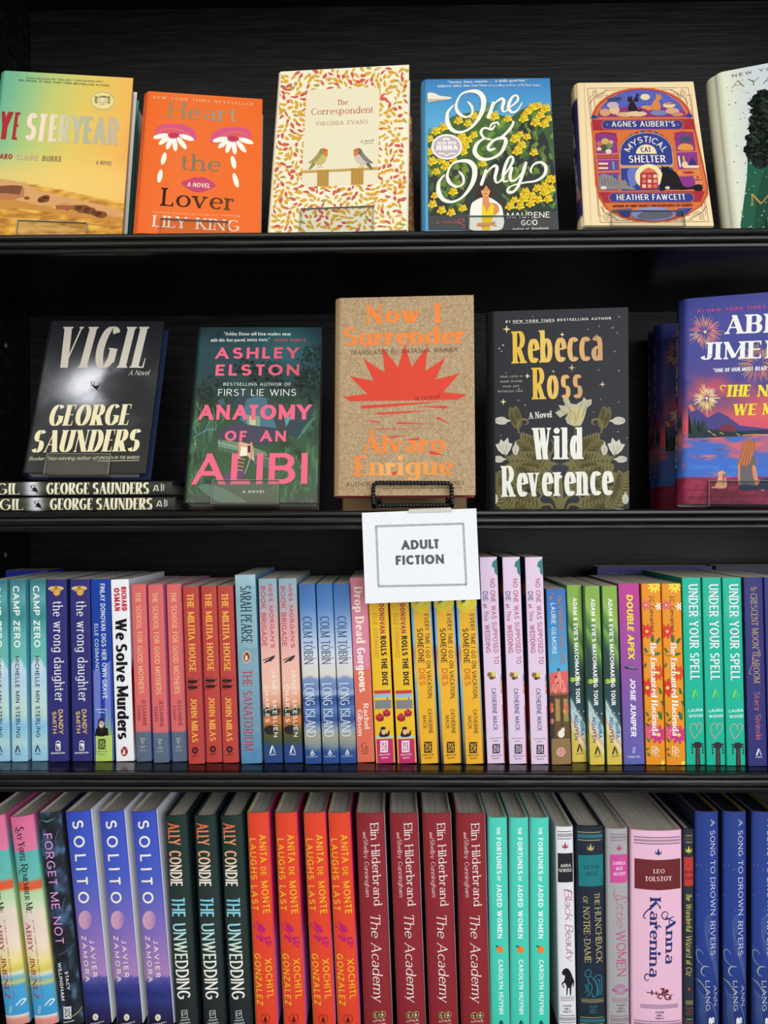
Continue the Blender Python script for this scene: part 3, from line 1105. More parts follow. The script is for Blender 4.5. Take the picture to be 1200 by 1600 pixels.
ROWS = {
 'camp': (0.0178, 0.2038, [(-0.4416, 0.837, -1.11), (-0.4214, 0.837, -0.86), (-0.3999, 0.839, -0.77)]),
 'wrong': (0.0226, 0.2039, [(-0.3775, 0.837, -0.75), (-0.3512, 0.838, -0.85)]),
 'finlay': (0.0222, 0.2040, [(-0.3267, 0.838, -1.20)]),
 'solve': (0.0204, 0.2035, [(-0.3030, 0.838, -1.75)]),
 'school': (0.0170, 0.1980, [(-0.2814, 0.837, -1.80), (-0.2606, 0.833, -1.99), (-0.2412, 0.837, -1.9)]),
 'militia': (0.0177, 0.1964, [(-0.2203, 0.829, -1.89), (-0.2017, 0.834, -1.84), (-0.1829, 0.833, -1.82)]),
 'sana': (0.0230, 0.2088, [(-0.1593, 0.830, -1.92)]),
 'morgan': (0.0203, 0.2043, [(-0.1353, 0.832, -1.82), (-0.1130, 0.833, -1.86)]),
 'long': (0.0181, 0.1984, [(-0.0907, 0.829, -1.99), (-0.0712, 0.830, -2.06), (-0.0522, 0.831, -2.12)]),
 'drop': (0.0195, 0.2049, [(-0.0326, 0.835, -2.2)]),
 'dice': (0.0213, 0.2048, [(-0.0108, 0.831, -2.42), (0.0130, 0.831, -2.6)]),
 'every': (0.0230, 0.2048, [(0.0373, 0.830, -2.75), (0.0623, 0.830, -2.68), (0.0868, 0.829, -2.5)]),
 'noone': (0.0197, 0.2276, [(0.1112, 0.831, -1.92), (0.1353, 0.830, -1.69), (0.1592, 0.829, -1.45)]),
 'pump': (0.0213, 0.1923, [(0.1825, 0.828, -1.55)]),
 'adam': (0.0164, 0.1959, [(0.2040, 0.836, -1.42), (0.2213, 0.827, -1.3), (0.2403, 0.827, -1.3)]),
 'dbl': (0.0230, 0.1981, [(0.2620, 0.828, -1.4)]),
 'hac': (0.0210, 0.1981, [(0.2852, 0.827, -1.19), (0.3068, 0.826, -1.12)]),
 'spell': (0.0205, 0.2046, [(0.3286, 0.827, -0.92), (0.3502, 0.826, -0.88), (0.3716, 0.825, -0.86)]),
 'cres': (0.0207, 0.2051, [(0.3942, 0.823, -0.93), (0.4156, 0.822, -0.91)]),
 'say': (0.0276, 0.2317, [(-0.4205, 0.832, -7.08), (-0.3885, 0.832, -7.0)]),
 'forget': (0.0270, 0.2357, [(-0.3600, 0.832, -6.3)]),
 'solito': (0.0294, 0.2368, [(-0.3300, 0.832, -5.7), (-0.2955, 0.832, -5.0), (-0.2608, 0.832, -4.68)]),
 'ally': (0.0254, 0.2321, [(-0.2320, 0.832, -2.99), (-0.2010, 0.832, -2.69), (-0.1720, 0.832, -2.55)]),
 'anita': (0.0250, 0.2356, [(-0.1436, 0.832, -2.2), (-0.1123, 0.832, -2.25), (-0.0797, 0.832, -2.5), (-0.0524, 0.832, -2.45)]),
 'acad': (0.0318, 0.2353, [(-0.0199, 0.832, -2.04), (0.0168, 0.832, -1.91), (0.0522, 0.832, -1.67), (0.0875, 0.832, -1.1)]),
 'fort': (0.0212, 0.2307, [(0.1143, 0.832, -0.49), (0.1361, 0.832, -0.05), (0.1581, 0.832, 0.1)]),
 'beauty': (0.0200, 0.2198, [(0.1885, 0.834, -0.61)]),
 'hunch': (0.0306, 0.2207, [(0.2151, 0.834, -0.23)]),
 'little': (0.0246, 0.2183, [(0.2444, 0.834, -0.15)]),
 'karen': (0.0566, 0.2174, [(0.2857, 0.832, 0.20)]),
 'oz': (0.0125, 0.2183, [(0.3208, 0.832, 0.25)]),
 'song': (0.0266, 0.2378, [(0.3410, 0.832, 0.24), (0.3709, 0.832, 0.36), (0.4022, 0.832, 0.38)]),
}
THREE = ('leftmost', 'middle', 'rightmost')
R3G = 'paperbacks standing spine out on the third shelf'
R4G = 'hardbacks standing spine out on the bottom shelf'


def three(txt):
    return [w + ' of the three ' + txt for w in THREE]


# ------------------------------------------------------------------ third shelf: paperbacks, spine out, left to right
def b_camp():
    def base(u, v):
        t = 1 - v
        n = fbm(u * 3, t * 14, 1)
        m = .42 + .06 * np.abs(u - .4) * 2 + .03 * (n - .5)
        top = ramp(t + .1 * (n - .5), [(0, '#3a7880'), (.12, '#5fa9ae'), (.2, '#3f8a8a'), (.3, '#62b0ac'), (.42, '#6cbcae')])
        low = ramp(t + .12 * (n - .5), [(.4, '#dce9ea'), (.55, '#b6d2e4'), (.62, '#bcd8dd'), (.74, '#c2dccf'), (.8, '#86bfe2'), (.9, '#b5d7d4'), (1, '#8cc2e4')])
        return mixc(top, low, sstep(m - .01, m + .01, t))
    b, c, pl = spine_book('camp', .132, False, (60, 168, 195, 75, 182, 1393), base, vramp((0, '#4d98a0'), (.4, '#5cb4d4'), (1, '#a5d2ee')), '#5aa0a0', (2, 60, 10))
    c.T('CAMP ZERO', 84, 238, 93, 645, 44, style(.17, trk=.2), '#f4f6f2')
    c.T('MICHELLE MIN STERLING', 99, 702, 107, 1240, 28, style(.16, trk=.2), '#14324e')
    slant_a(c, 97, 1288, 40, 46, '#1a2430', '#4a6070')
    c.T('ATRIA', 97, 1350, 137, 1350, 8, BOLD, '#1a2430', 'publisher_logo')
    place_row(b, 'paperback_book', pl, Z3, three('pale icy blue and teal paperbacks with a mountain on the spine'), group=R3G)


def b_wrong():
    b, c, pl = spine_book('wrong', .132, False, (300, 435, 195, 315, 450, 1393), '#343275', '#262a5c', '#2a2c62')
    for sx, r in ((-1, -12), (1, 12)):
        c.E(365 + sx * 28, 252, 25, 11, '#d9c084', r)
        c.E(365 + sx * 24, 266, 17, 8, '#bfa060', -r)
    c.E(371, 278, 24, 26, '#c8963a')
    c.E(371, 282, 20, 17, '#e0b455')
    c.E(366, 248, 12, 13, '#a87c2c')
    c.T('the wrong daughter', 345, 340, 360, 1000, 66, style(.1, .055, .05, trk=.2), '#f2f0ea')
    c.T('DANDY', 382, 1052, 386, 1212, 30, SEMI, '#efc56c')
    c.T('SMITH', 341, 1064, 344, 1208, 28, SEMI, '#efc56c')
    c.part = 'publisher_logo'
    c.R(364, 1275, 397, 1322, '#f2f0ea', rad=2)
    c.S([(366, 1266), (382, 1258), (396, 1268)], 6, '#f2f0ea')
    c.T('k', 368, 1318, 390, 1318, 34, BOLD, '#343275')
    c.T('KENSINGTON', 333, 1343, 425, 1341, 10, BOLD, '#f2f0ea')
    c.part = None
    place_row(b, 'paperback_book', pl, Z3, ['left of the two indigo paperbacks with a golden bee on the spine', 'right of the two indigo paperbacks with a golden bee on the spine'], group=R3G)


def b_finlay():
    b, c, pl = spine_book('finlay', .132, False, (595, 725, 192, 618, 752, 1390), '#1c419f', '#1b3a8c', '#1c419f')
    c.P([(605, 780), (660, 790), (700, 740), (738, 720), (752, 1390), (618, 1390)], '#6f7cc8')
    c.P([(660, 700), (688, 700), (694, 1220), (664, 1220)], '#1c419f')
    c.P([(614, 1215), (752, 1215), (755, 1392), (617, 1392)], '#b4d168')
    for x, t, w in ((700, 1010, 9), (712, 1060, 8), (722, 1040, 8), (690, 1100, 7), (735, 1110, 7)):
        c.P([(x, 1218), (x + w, 1218), (x + 6, t)], '#8fbf4a', step=False)
    c.S([(628, 1042), (690, 1042), (704, 1046)], 4, '#dfe6ee', smooth=0)
    c.S([(648, 1062), (688, 1062)], 4, '#dfe6ee', smooth=0)
    c.P([(648, 1110), (680, 1100), (690, 1150), (700, 1216), (630, 1216), (640, 1160)], '#3a2222', smooth=3)
    c.E(668, 1142, 17, 24, '#e9c0a8')
    c.R(652, 1128, 690, 1140, '#5ab0d0')
    c.P([(622, 1218), (632, 1170), (655, 1168), (668, 1195), (690, 1160), (712, 1170), (716, 1218)], '#1a1416')
    c.T('FINLAY DONOVAN', 659, 222, 667, 525, 31, SANS, '#e8eef2')
    c.T('DIGS HER OWN GRAVE', 668, 545, 678, 972, 31, SANS, '#e8eef2')
    c.T('ELLE COSIMANO', 621, 480, 629, 785, 25, SANS, '#dfe8ee')
    maze_square(c, 647, 1240, 49, 68, '#22281c', '#b4d168')
    c.T('MINOTAUR', 638, 1328, 706, 1326, 7, BOLD, '#3a4a20', 'publisher_logo')
    c.T('BOOKS', 650, 1348, 694, 1347, 7, BOLD, '#3a4a20', 'publisher_logo')
    place_row(b, 'paperback_book', pl, Z3, ['royal blue paperback with a lime green foot, beside the white paperback'], group=R3G)


def b_solve():
    b, c, pl = spine_book('solve', .13, False, (730, 845, 195, 762, 888, 1390), '#f0f0f2', vramp((0, '#dcdce6'), (.45, '#e6e0e4'), (.5, '#8e1c24'), (.7, '#b02a30'), (1, '#e8e4e6')), '#f0f0f2', (2, 12, 8))
    c.T('RICHARD', 798, 240, 804, 388, 33, style(.24, .17, trk=.12), '#c9202e')
    c.T('OSMAN', 751, 246, 757, 388, 37, style(.24, .17, trk=.12), '#c9202e')
    c.T('We Solve Murders', 760, 436, 776, 1234, 76, style(.27, .16, trk=.08, xh=.74), '#111012')
    penguin_oval(c, 821, 1320, 27, 38, '#b01c28')
    place_row(b, 'paperback_book', pl, Z3, ['white paperback with heavy black and red lettering on its spine'], group=R3G)


def b_school():
    def base(u, v):
        return np.where((v < .163)[..., None], hexs('#5d6b80'), hexs('#db6a68'))
    def side(u, v):
        return np.where((v < .163)[..., None], hexs('#6077b4'), hexs('#cc6f9a'))
    b, c, pl = spine_book('school', .13, False, (17, 125, 230, 55, 155, 1393), base, side, side, (2, 80, 8))
    c.T('THE SCHOOL FOR GOOD MOTHERS', 51, 285, 74, 968, 35, style(.11, .09, .03, trk=.18), '#f0cb93')
    c.T('JESSAMINE', 94, 1005, 100, 1176, 25, style(.11, trk=.18), '#402a3a')
    c.T('CHAN', 60, 1045, 63, 1137, 24, style(.11, trk=.18), '#402a3a')
    c.part = 'publisher_logo'
    for y, w in ((1250, 30), (1256, 26), (1300, 34), (1308, 28), (1326, 44)):
        c.S([(98 - w / 2, y), (98 + w / 2, y)], 3, '#b9b7b4', smooth=0)
    c.S([(88, 1262), (98, 1275), (108, 1262), (98, 1290), (88, 1262)], 4, '#b9b7b4', smooth=0)
    c.part = None
    place_row(b, 'paperback_book', pl, Z3, three('salmon pink paperbacks with slate grey spine feet'), group=R3G)


def b_militia():
    b, c, pl = spine_book('militia', .13, False, (355, 467, 240, 395, 507, 1408), '#bb463e', vramp((0, '#9c3a44'), (1, '#b5506a')), '#a83c38')
    c.T('THE MILITIA HOUSE', 387, 286, 405, 806, 45, style(.19, .1, .06, trk=.15), '#f2b44e')
    c.T('JOHN MILAS', 412, 976, 422, 1266, 41, style(.19, .1, .06, trk=.15), '#f2b44e')
    for y in (868, 906):
        c.E(422, y, 36, 9, '#2a1a1c', 3)
        c.E(448, y, 10, 11, '#2a1a1c')
        for k in range(4):
            x = 402 + k * 13
            c.S([(x, y), (x - 8, y - 12), (x - 14, y - 25)], 3, '#2a1a1c', step=False)
            c.S([(x, y), (x - 8, y + 12), (x - 12, y + 22)], 3, '#2a1a1c', step=False)
        c.S([(455, y), (468, y - 8), (470, y - 18)], 3, '#2a1a1c')
    c.part = 'publisher_logo'
    c.E(442, 1320, 22, 22, '#211518')
    c.T('H', 433, 1331, 451, 1331, 22, BOLD, '#bb463e')
    c.T('HOLT', 420, 1361, 468, 1357, 10, BOLD, '#211518')
    c.part = None
    place_row(b, 'paperback_book', pl, Z3, three('brick red paperbacks with yellow lettering and black insects'), group=R3G)


def b_sana():
    def base(u, v):
        n = fbm(u * 5, v * 40, 2)
        return ramp(1 - v + .14 * (n - .5), [(0, '#a5c3ca'), (.12, '#86aebb'), (.3, '#8fb3bd'), (.5, '#7fa2b4'), (.8, '#7396ac'), (.93, '#5f8fb4'), (1, '#4f84ab')])
    b, c, pl = spine_book('sana', .132, False, (25, 165, 165, 72, 208, 1405), base, '#5f8aa8', '#6a94ac', (2, 90, 12))
    c.P([(48, 690), (90, 645), (140, 665), (180, 650), (185, 700), (140, 740), (90, 735), (55, 740)], '#7aa3ad')
    c.T('SARAH PEARSE', 63, 240, 74, 624, 72, style(.1, .07, .025, trk=.16), '#1d2c3b')
    c.T('THE SANATORIUM', 81, 800, 93, 1320, 60, style(.11, .08, .025, trk=.18), '#b3363f')
    penguin_oval(c, 108, 715, 27, 38, '#c8562a')
    place_row(b, 'paperback_book', pl, Z3, ['frosted grey blue paperback with long crimson and navy lettering'], group=R3G)


def b_morgan():
    def base(u, v):
        n = fbm(u * 4, v * 30, 3)
        return ramp(1 - v + .03 * (n - .5), [(0, '#8bacb8'), (.1, '#9fa9b2'), (.25, '#d7a5a6'), (.45, '#eeb9aa'), (.6, '#f0bfa4'), (.67, '#e29a78'), (.72, '#8a6a4a'), (.78, '#b5763e'), (.83, '#5a5638'), (.88, '#4d5230'), (.91, '#2f4a7c'), (1, '#2a4684')])
    b, c, pl = spine_book('morgan', .132, False, (178, 308, 190, 222, 345, 1402), base, base, '#90a8b0', (3, 70, 10))
    c.P([(214, 1070), (240, 1040), (262, 1075), (290, 1050), (330, 1062), (335, 1100), (218, 1110)], '#3a3a2c')
    c.P([(218, 1110), (336, 1104), (338, 1150), (222, 1150)], '#c8703a')
    c.E(265, 1195, 46, 30, '#2c2420')
    c.T("MISS MORGAN'S", 250, 228, 269, 662, 27, style(.17, trk=.2), '#c43c46')
    c.T('BOOK BRIGADE', 194, 240, 207, 652, 34, style(.14, trk=.18), '#c43c46')
    c.T('JANET SKESLIEN', 270, 806, 286, 1240, 28, style(.15, trk=.24), '#f4efe8')
    c.T('CHARLES', 223, 906, 231, 1146, 28, style(.15, trk=.26), '#f4efe8')
    for dy, s in ((0, 1), (18, .8)):
        c.S([(255 - 42 * s, 742 + dy), (255 + 40 * s, 715 + dy)], 6, '#2a262c', smooth=0)
    c.S([(232, 752), (290, 722)], 9, '#2a262c', smooth=0)
    c.E(262, 742, 12, 10, '#2a262c')
    slant_a(c, 256, 1293, 44, 48, '#eef0f4', '#9fb0cc')
    c.T('ATRIA', 256, 1354, 300, 1353, 8, BOLD, '#eef0f4', 'publisher_logo')
    place_row(b, 'paperback_book', pl, Z3, ['left of the two peach and grey blue paperbacks with a biplane', 'right of the two peach and grey blue paperbacks with a biplane'], group=R3G)


def b_long():
    def base(u, v):
        n = fbm(u * 2, v * 46, 4)
        return ramp(1 - v + .035 * (n - .5), [(0, '#3c69a6'), (.1, '#4d79b4'), (.25, '#8faed6'), (.4, '#d3dae4'), (.5, '#d9d4c9'), (.518, '#d0cdc6'), (.525, '#8197bd'), (.58, '#6884b4'), (.61, '#9fb4cf'), (.64, '#2c4a86'), (.7, '#5a78ac'), (.76, '#314f8c'), (.8, '#8b9ab0'), (.86, '#a2a088'), (.9, '#7f8a92'), (.93, '#2b4f8c'), (1, '#264a88')])
    b, c, pl = spine_book('long', .13, False, (445, 558, 225, 492, 600, 1407), base, base, '#3f6aa6', (3, 120, 10))
    c.T('COLM TÓIBÍN', 473, 447, 486, 764, 62, style(.085, .055, .03, trk=.14), '#14213a')
    c.T('LONG ISLAND', 488, 893, 503, 1236, 62, style(.075, .055, .02, trk=.15), '#f2f4f4')
    c.part = 'publisher_logo'
    c.P([(540, 1315), (528, 1342), (540, 1342)], '#e8eef4')
    c.P([(542, 1322), (552, 1342), (542, 1342)], '#e8eef4')
    c.S([(526, 1346), (540, 1352), (554, 1346)], 5, '#e8eef4')
    c.T('SCRIBNER', 503, 1366, 575, 1365, 7, SEMI, '#c9d4e4')
    c.part = None
    place_row(b, 'paperback_book', pl, Z3, three('blue seascape paperbacks with sandy shore and tall lettering'), group=R3G)


def b_drop():
    b, c, pl = spine_book('drop', .132, False, (20, 122, 430, 64, 160, 1432), '#d9849c', '#cf6f70', '#d9849c')
    c.P([(44, 952), (142, 938), (162, 1434), (62, 1434)], '#de6f52')
    st = style(.25, .07, .06, trk=.13)
    c.T('Drop', 44, 482, 51, 628, 50, st, '#f8e6d2')
    c.T('Dead', 52, 652, 60, 800, 50, st, '#f8e6d2')
    c.T('Gorgeous', 61, 826, 77, 1066, 46, st, '#f8ece2')
    c.T('Rachel', 98, 1128, 105, 1260, 27, style(.2, .08, .05, trk=.14), '#f8ece2')
    c.T('Gibson', 64, 1160, 70, 1296, 27, style(.2, .08, .05, trk=.14), '#f8ece2')
    c.part = 'publisher_logo'
    c.T('G', 88, 1366, 118, 1366, 34, style(.08, .05, .03), '#3a2430')
    c.T('T', 106, 1368, 124, 1368, 18, style(.1, .06, .03), '#3a2430')
    c.T('GALLERY', 84, 1378, 130, 1377, 6, BOLD, '#3a2430')
    c.T('BOOKS', 90, 1390, 125, 1389, 6, BOLD, '#3a2430')
    c.part = None
    place_row(b, 'paperback_book', pl, Z3, ['rose and coral paperback with cream lettering, half under the white sign'], group=R3G)


def b_dice():
    b, c, pl = spine_book('dice', .132, False, (117, 229, 432, 167, 272, 1438), '#ebbc2a', '#d9a826', '#ebbc2a')
    q = lambda y, dx=0: 117 + (y - 432) * 50 / 1006 + dx
    def band(y0, y1, col):
        c.P([(q(y0) - 1, y0), (229 + (y0 - 432) * 43 / 1006 + 1, y0), (229 + (y1 - 432) * 43 / 1006 + 1, y1), (q(y1) - 1, y1)], col)
    band(1058, 1076, '#c43a48')
    band(1078, 1096, '#84bfdc')
    band(1110, 1156, '#808086')
    band(1300, 1308, '#9ccbe0')
    band(1314, 1440, '#c02c68')
    c.R(226, 1096, 234, 1112, '#808086')
    for x, y, r in ((188, 1200, 24), (226, 1178, 22)):
        c.P([(x - r, y - 8), (x, y - r), (x + r, y - 4), (x + r - 4, y + r - 6), (x - 4, y + r), (x - r + 2, y + 12)], '#a8242c')
        c.P([(x - r, y - 8), (x, y - r), (x + r, y - 4), (x + 2, y + 6)], '#c93840')
        for dx, dy in ((-10, 10), (8, 14), (2, -10), (12, 4)):
            c.E(x + dx, y + dy, 3.5, 3.5, '#1c1014', n=8, step=False)
    c.P([(185, 1300), (195, 1262), (212, 1256), (224, 1290), (240, 1268), (236, 1300)], '#2a1c28', smooth=3)
    c.E(208, 1276, 12, 16, '#e6b8a0')
    c.E(206, 1258, 15, 8, '#2a1c28')
    c.T('FINLAY DONOVAN', 178, 455, 190, 748, 29, style(.19, trk=.16), '#b03a3e')
    c.T('ROLLS THE DICE', 191, 762, 202, 1036, 32, style(.2, trk=.16), '#231a14')
    c.T('ELLE COSIMANO', 148, 635, 160, 880, 24, style(.11, trk=.2), '#c68a3e')
    maze_square(c, 190, 1322, 42, 60, '#f0e6ea', '#c02c68')
    c.T('MINOTAUR', 184, 1398, 244, 1396, 7, BOLD, '#f2d8e2', 'publisher_logo')
    c.T('BOOKS', 196, 1414, 234, 1412, 7, BOLD, '#f2d8e2', 'publisher_logo')
    place_row(b, 'paperback_book', pl, Z3, ['left of the two yellow paperbacks with red dice and a magenta foot', 'right of the two yellow paperbacks with red dice and a magenta foot'], group=R3G)


def b_every():
    def base(u, v):
        a = ramp(1 - v, [(0, '#f0b62c'), (1, '#edb02a')])
        blue = ramp(1 - v, [(0, '#5c9ad0'), (.35, '#7fb3dc'), (.4, '#9a7f80'), (.5, '#c8b48a'), (.6, '#6fb0c8'), (.85, '#8a7a66'), (1, '#3a3430')])
        return mixc(a, blue, np.clip(sstep(.14, .1, u) + sstep(.9, .94, u), 0, 1))
    b, c, pl = spine_book('every', .132, False, (342, 460, 432, 396, 514, 1440), base, vramp((0, '#4a86c0'), (.4, '#5f96c4'), (.6, '#c8986a'), (1, '#4a4440')), '#3a78b8', (2, 40, 30))
    for dx, r in ((-22, -40), (14, 12), (40, 60)):
        c.E(400 + dx, 582, 20, 42, '#e8d232', r)
    c.E(404, 552, 24, 34, '#f0e05a')
    c.E(396, 545, 12, 30, '#22382c', 30)
    c.T('EVERY TIME I GO ON VACATION,', 426, 630, 448, 1092, 25, style(.12, trk=.18), '#2c241e')
    c.T('SOMEONE', 386, 706, 395, 896, 33, style(.13, trk=.18), '#2c241e')
    c.T('DIES', 397, 925, 402, 1016, 33, style(.13, trk=.18), '#c8602e')
    c.T('CATHERINE', 446, 1146, 453, 1280, 23, style(.11, trk=.18), '#2c241e')
    c.T('MACK', 418, 1180, 421, 1250, 21, style(.11, trk=.18), '#2c241e')
    maze_square(c, 426, 1322, 44, 60, '#241c14', '#e8b440')
    c.T('MINOTAUR', 420, 1398, 480, 1396, 7, BOLD, '#3a2c14', 'publisher_logo')
    c.T('BOOKS', 432, 1414, 472, 1412, 7, BOLD, '#3a2c14', 'publisher_logo')
    place_row(b, 'paperback_book', pl, Z3, three('amber yellow paperbacks with lemon tops below the white sign'), group=R3G)


def b_noone():
    bk = vramp((0, '#1a2848'), (.1, '#1c2c52'), (.14, '#8a5a3a'), (.17, '#c87a3c'), (.2, '#24305a'), (.6, '#33365e'), (.64, '#8f3a4a'), (.8, '#a8404e'), (.85, '#3a86b0'), (.88, '#d8c060'), (.9, '#6a8a86'), (1, '#8a3040'))
    b, c, pl = spine_book('noone', .14, False, (40, 152, 48, 85, 213, 1405), '#e2cae2', vramp((0, '#2f4a5a'), (.5, '#a84a5a'), (1, '#b04a58')), bk, (2, 80, 8))
    c.P([(150, 58), (122, 78), (118, 104), (134, 112), (136, 140), (150, 156), (154, 156), (153, 58)], '#2d7d74')
    c.P([(176, 790), (184, 790), (188, 905), (180, 905)], '#c86a60')
    c.P([(178, 775), (184, 775), (185, 822), (179, 822)], '#4a90c8')
    c.P([(180, 822), (186, 822), (188, 880), (181, 880)], '#e6d27a')
    c.P([(186, 985), (195, 985), (212, 1400), (204, 1400)], '#b8485a')
    c.T('NO ONE WAS SUPPOSED TO', 106, 176, 134, 706, 31, style(.11, trk=.17), '#a8364f')
    c.T('DIE', 60, 250, 63, 308, 31, style(.12, trk=.17), '#3c3f70')
    c.T('at This', 63, 325, 71, 430, 28, style(.11, trk=.17), '#a8364f')
    c.T('WEDDING', 72, 455, 80, 634, 31, style(.12, trk=.17), '#a8364f')
    c.E(118, 782, 30, 20, '#e8b45a')
    c.E(102, 776, 16, 16, '#8a6a34')
    c.E(132, 772, 15, 18, '#d8d27a')
    c.E(116, 800, 16, 10, '#3a4a2a')
    c.E(138, 795, 12, 9, '#c8506a')
    c.E(150, 790, 9, 9, '#f0e8e0')
    c.T('CATHERINE MACK', 114, 868, 128, 1162, 31, style(.11, trk=.17), '#3c4064')
    c.T('International', 106, 1222, 182, 1220, 8, SANS, '#50405a')
    c.T('Edition', 124, 1243, 166, 1241, 8, SANS, '#50405a')
    maze_square(c, 122, 1262, 52, 68, '#1e1a20', '#e2cae2')
    c.T('MINOTAUR', 112, 1352, 188, 1350, 7, BOLD, '#3a2c40', 'publisher_logo')
    c.T('BOOKS', 126, 1372, 174, 1370, 7, BOLD, '#3a2c40', 'publisher_logo')
    place_row(b, 'paperback_book', pl, Z3, three('tall lilac pink paperbacks with a green leaf at the top'), group=R3G)


def b_pump():
    def base(u, v):
        return ramp(1 - v, [(0, '#3c6cb4'), (.2, '#3f86c4'), (.47, '#52a8d2'), (.48, '#52a8d2'), (.6, '#4a3424'), (.85, '#4a3424'), (.87, '#8a6a40'), (1, '#94744a')])
    b, c, pl = spine_book('pump', .125, False, (470, 605, 258, 516, 642, 1410), base, '#3f74ac', '#46709c', (2, 60, 8))
    c.P([(494, 830), (620, 815), (628, 955), (502, 955)], '#da645c')
    for k in range(4):
        x = 506 + k * 30
        c.P([(556, 822), (566, 822), (x + 16, 945), (x, 945)], '#ee9a86', step=False)
    for k in range(5):
        c.E(510 + k * 27, 948, 14, 14, ('#da645c', '#ee9a86')[k % 2], step=False)
    c.P([(500, 962), (630, 960), (632, 975), (501, 977)], '#8a5a30')
    for x0, x1 in ((528, 572), (582, 626)):
        c.P([(x0, 985), (x1, 985), (x1 + 6, 1245), (x0 + 6, 1245)], '#6a4a2c')
        c.P([(x0 + 8, 1000), (x1 - 8, 1000), (x1 - 4, 1140), (x0 + 12, 1140)], '#a58a54')
    for x, y, col in ((510, 1040, '#d8643a'), (512, 1070, '#e0823c'), (606, 1050, '#d8643a'), (600, 1078, '#e89a44'), (616, 1070, '#c84a3a'), (514, 1140, '#d08080'), (612, 1130, '#7a8a3a')):
        c.E(x, y, 13, 18, col, step=False)
    c.P([(516, 1250), (638, 1250), (642, 1412), (516, 1412)], '#92734a')
    c.E(575, 1222, 22, 24, '#ece6da')
    c.E(586, 1198, 13, 12, '#ece6da')
    c.P([(577, 1190), (580, 1178), (586, 1188)], '#ece6da')
    c.P([(588, 1188), (596, 1178), (597, 1192)], '#ece6da')
    for x, y, r in ((515, 290, 8), (502, 318, 14), (526, 738, 11), (556, 808, 14), (540, 855, 11), (552, 895, 9)):
        c.star(x, y, r, '#c07a2c' if y < 760 else '#5a3a24', 5, .55)
    c.T('The PUMPKIN SPICE CAFÉ', 545, 300, 572, 776, 33, style(.13, .1, .05, trk=.15), '#b07a4a')
    c.T('LAURIE GILMORE', 502, 356, 514, 706, 30, style(.12, trk=.2), '#ecf2f4')
    c.part = 'publisher_logo'
    c.E(573, 1333, 28, 27, '#e6cfc0')
    c.E(573, 1333, 22, 21, '#c2504a')
    c.E(573, 1333, 12, 12, '#e6cfc0')
    c.E(573, 1333, 6, 6, '#c2504a')
    c.part = None
    place_row(b, 'paperback_book', pl, Z3, ['short sky blue paperback with a pumpkin striped awning and white cat'], group=R3G)


def b_adam():
    def base(u, v):
        t = 1 - v
        n = fbm(u * 2 + 3, t * 10, 5)
        k = t - .16 * u + .05 * (n - .5)
        return ramp(k, [(0, '#86ac48'), (.1, '#98b85a'), (.13, '#6f9a44'), (.2, '#4a7440'), (.24, '#7fa850'), (.3, '#48703c'), (.34, '#2c4844'), (.46, '#29403f'), (.6, '#2c4552'), (.63, '#4a6a6a'), (.645, '#e6e6dc'), (.665, '#8fb6b6'), (.7, '#a9ccd4'), (.72, '#c9dde0'), (.75, '#d8a070'), (.78, '#e9e0cc'), (.8, '#d8be52'), (1, '#d9bd4c')])
    b, c, pl = spine_book('adam', .13, False, (738, 838, 235, 763, 865, 1412), base, '#4a7050', vramp((0, '#7ea886'), (.5, '#6a967a'), (1, '#7fa080')), (2, 110, 14))
    c.E(772, 858, 20, 16, '#a8c23e')
    c.P([(770, 850), (822, 838), (826, 862), (776, 868)], '#a8c23e')
    for x, y in ((790, 1050), (776, 1068), (845, 1072), (812, 1068)):
        c.E(x, y, 4, 5, '#dfe6e0', n=8, step=False)
    c.T("ADAM & EVIE'S MATCHMAKING TOUR", 777, 318, 794, 1016, 28, style(.2, .17, trk=.17), '#f4f6f0')
    c.T('NORA', 820, 1126, 824, 1236, 25, SEMI, '#244a70')
    c.T('NGUYEN', 779, 1098, 783, 1263, 25, SEMI, '#244a70')
    slant_a(c, 795, 1290, 42, 52, '#1c1c1c', '#4a4a40')
    c.T('AVON', 792, 1362, 842, 1357, 10, SEMI, '#3a3420', 'publisher_logo')
    place_row(b, 'paperback_book', pl, Z3, three('green paperbacks with white lettering and a sandy yellow foot'), group=R3G)


def b_dbl():
    b, c, pl = spine_book('dbl', .13, False, (22, 163, 222, 62, 200, 1410), vramp((0, '#bd3c8c'), (.3, '#a3489a'), (.6, '#8154a2'), (1, '#5c62ac')), '#7a4a98', '#8a4a94', (2, 30, 8))
    it = style(.24, .17, 0, .16, trk=.12)
    c.T('DOUBLE APEX', 76, 296, 90, 722, 42, it, '#f5df30')
    c.T('JOSIE JUNIPER', 101, 850, 108, 1228, 35, it, '#f2eef2')
    c.P([(62, 775), (100, 765), (152, 792), (150, 800), (104, 792), (70, 790)], '#3a3450')
    c.P([(75, 768), (110, 772), (148, 792), (100, 782)], '#8a8496')
    infinity(c, 127, 1318, 18, '#e4e0ee')
    c.T('FOREVER', 86, 1367, 168, 1366, 11, SEMI, '#e4e0ee', 'publisher_logo')
    place_row(b, 'paperback_book', pl, Z3, ['magenta to violet paperback with yellow slanted lettering'], group=R3G)


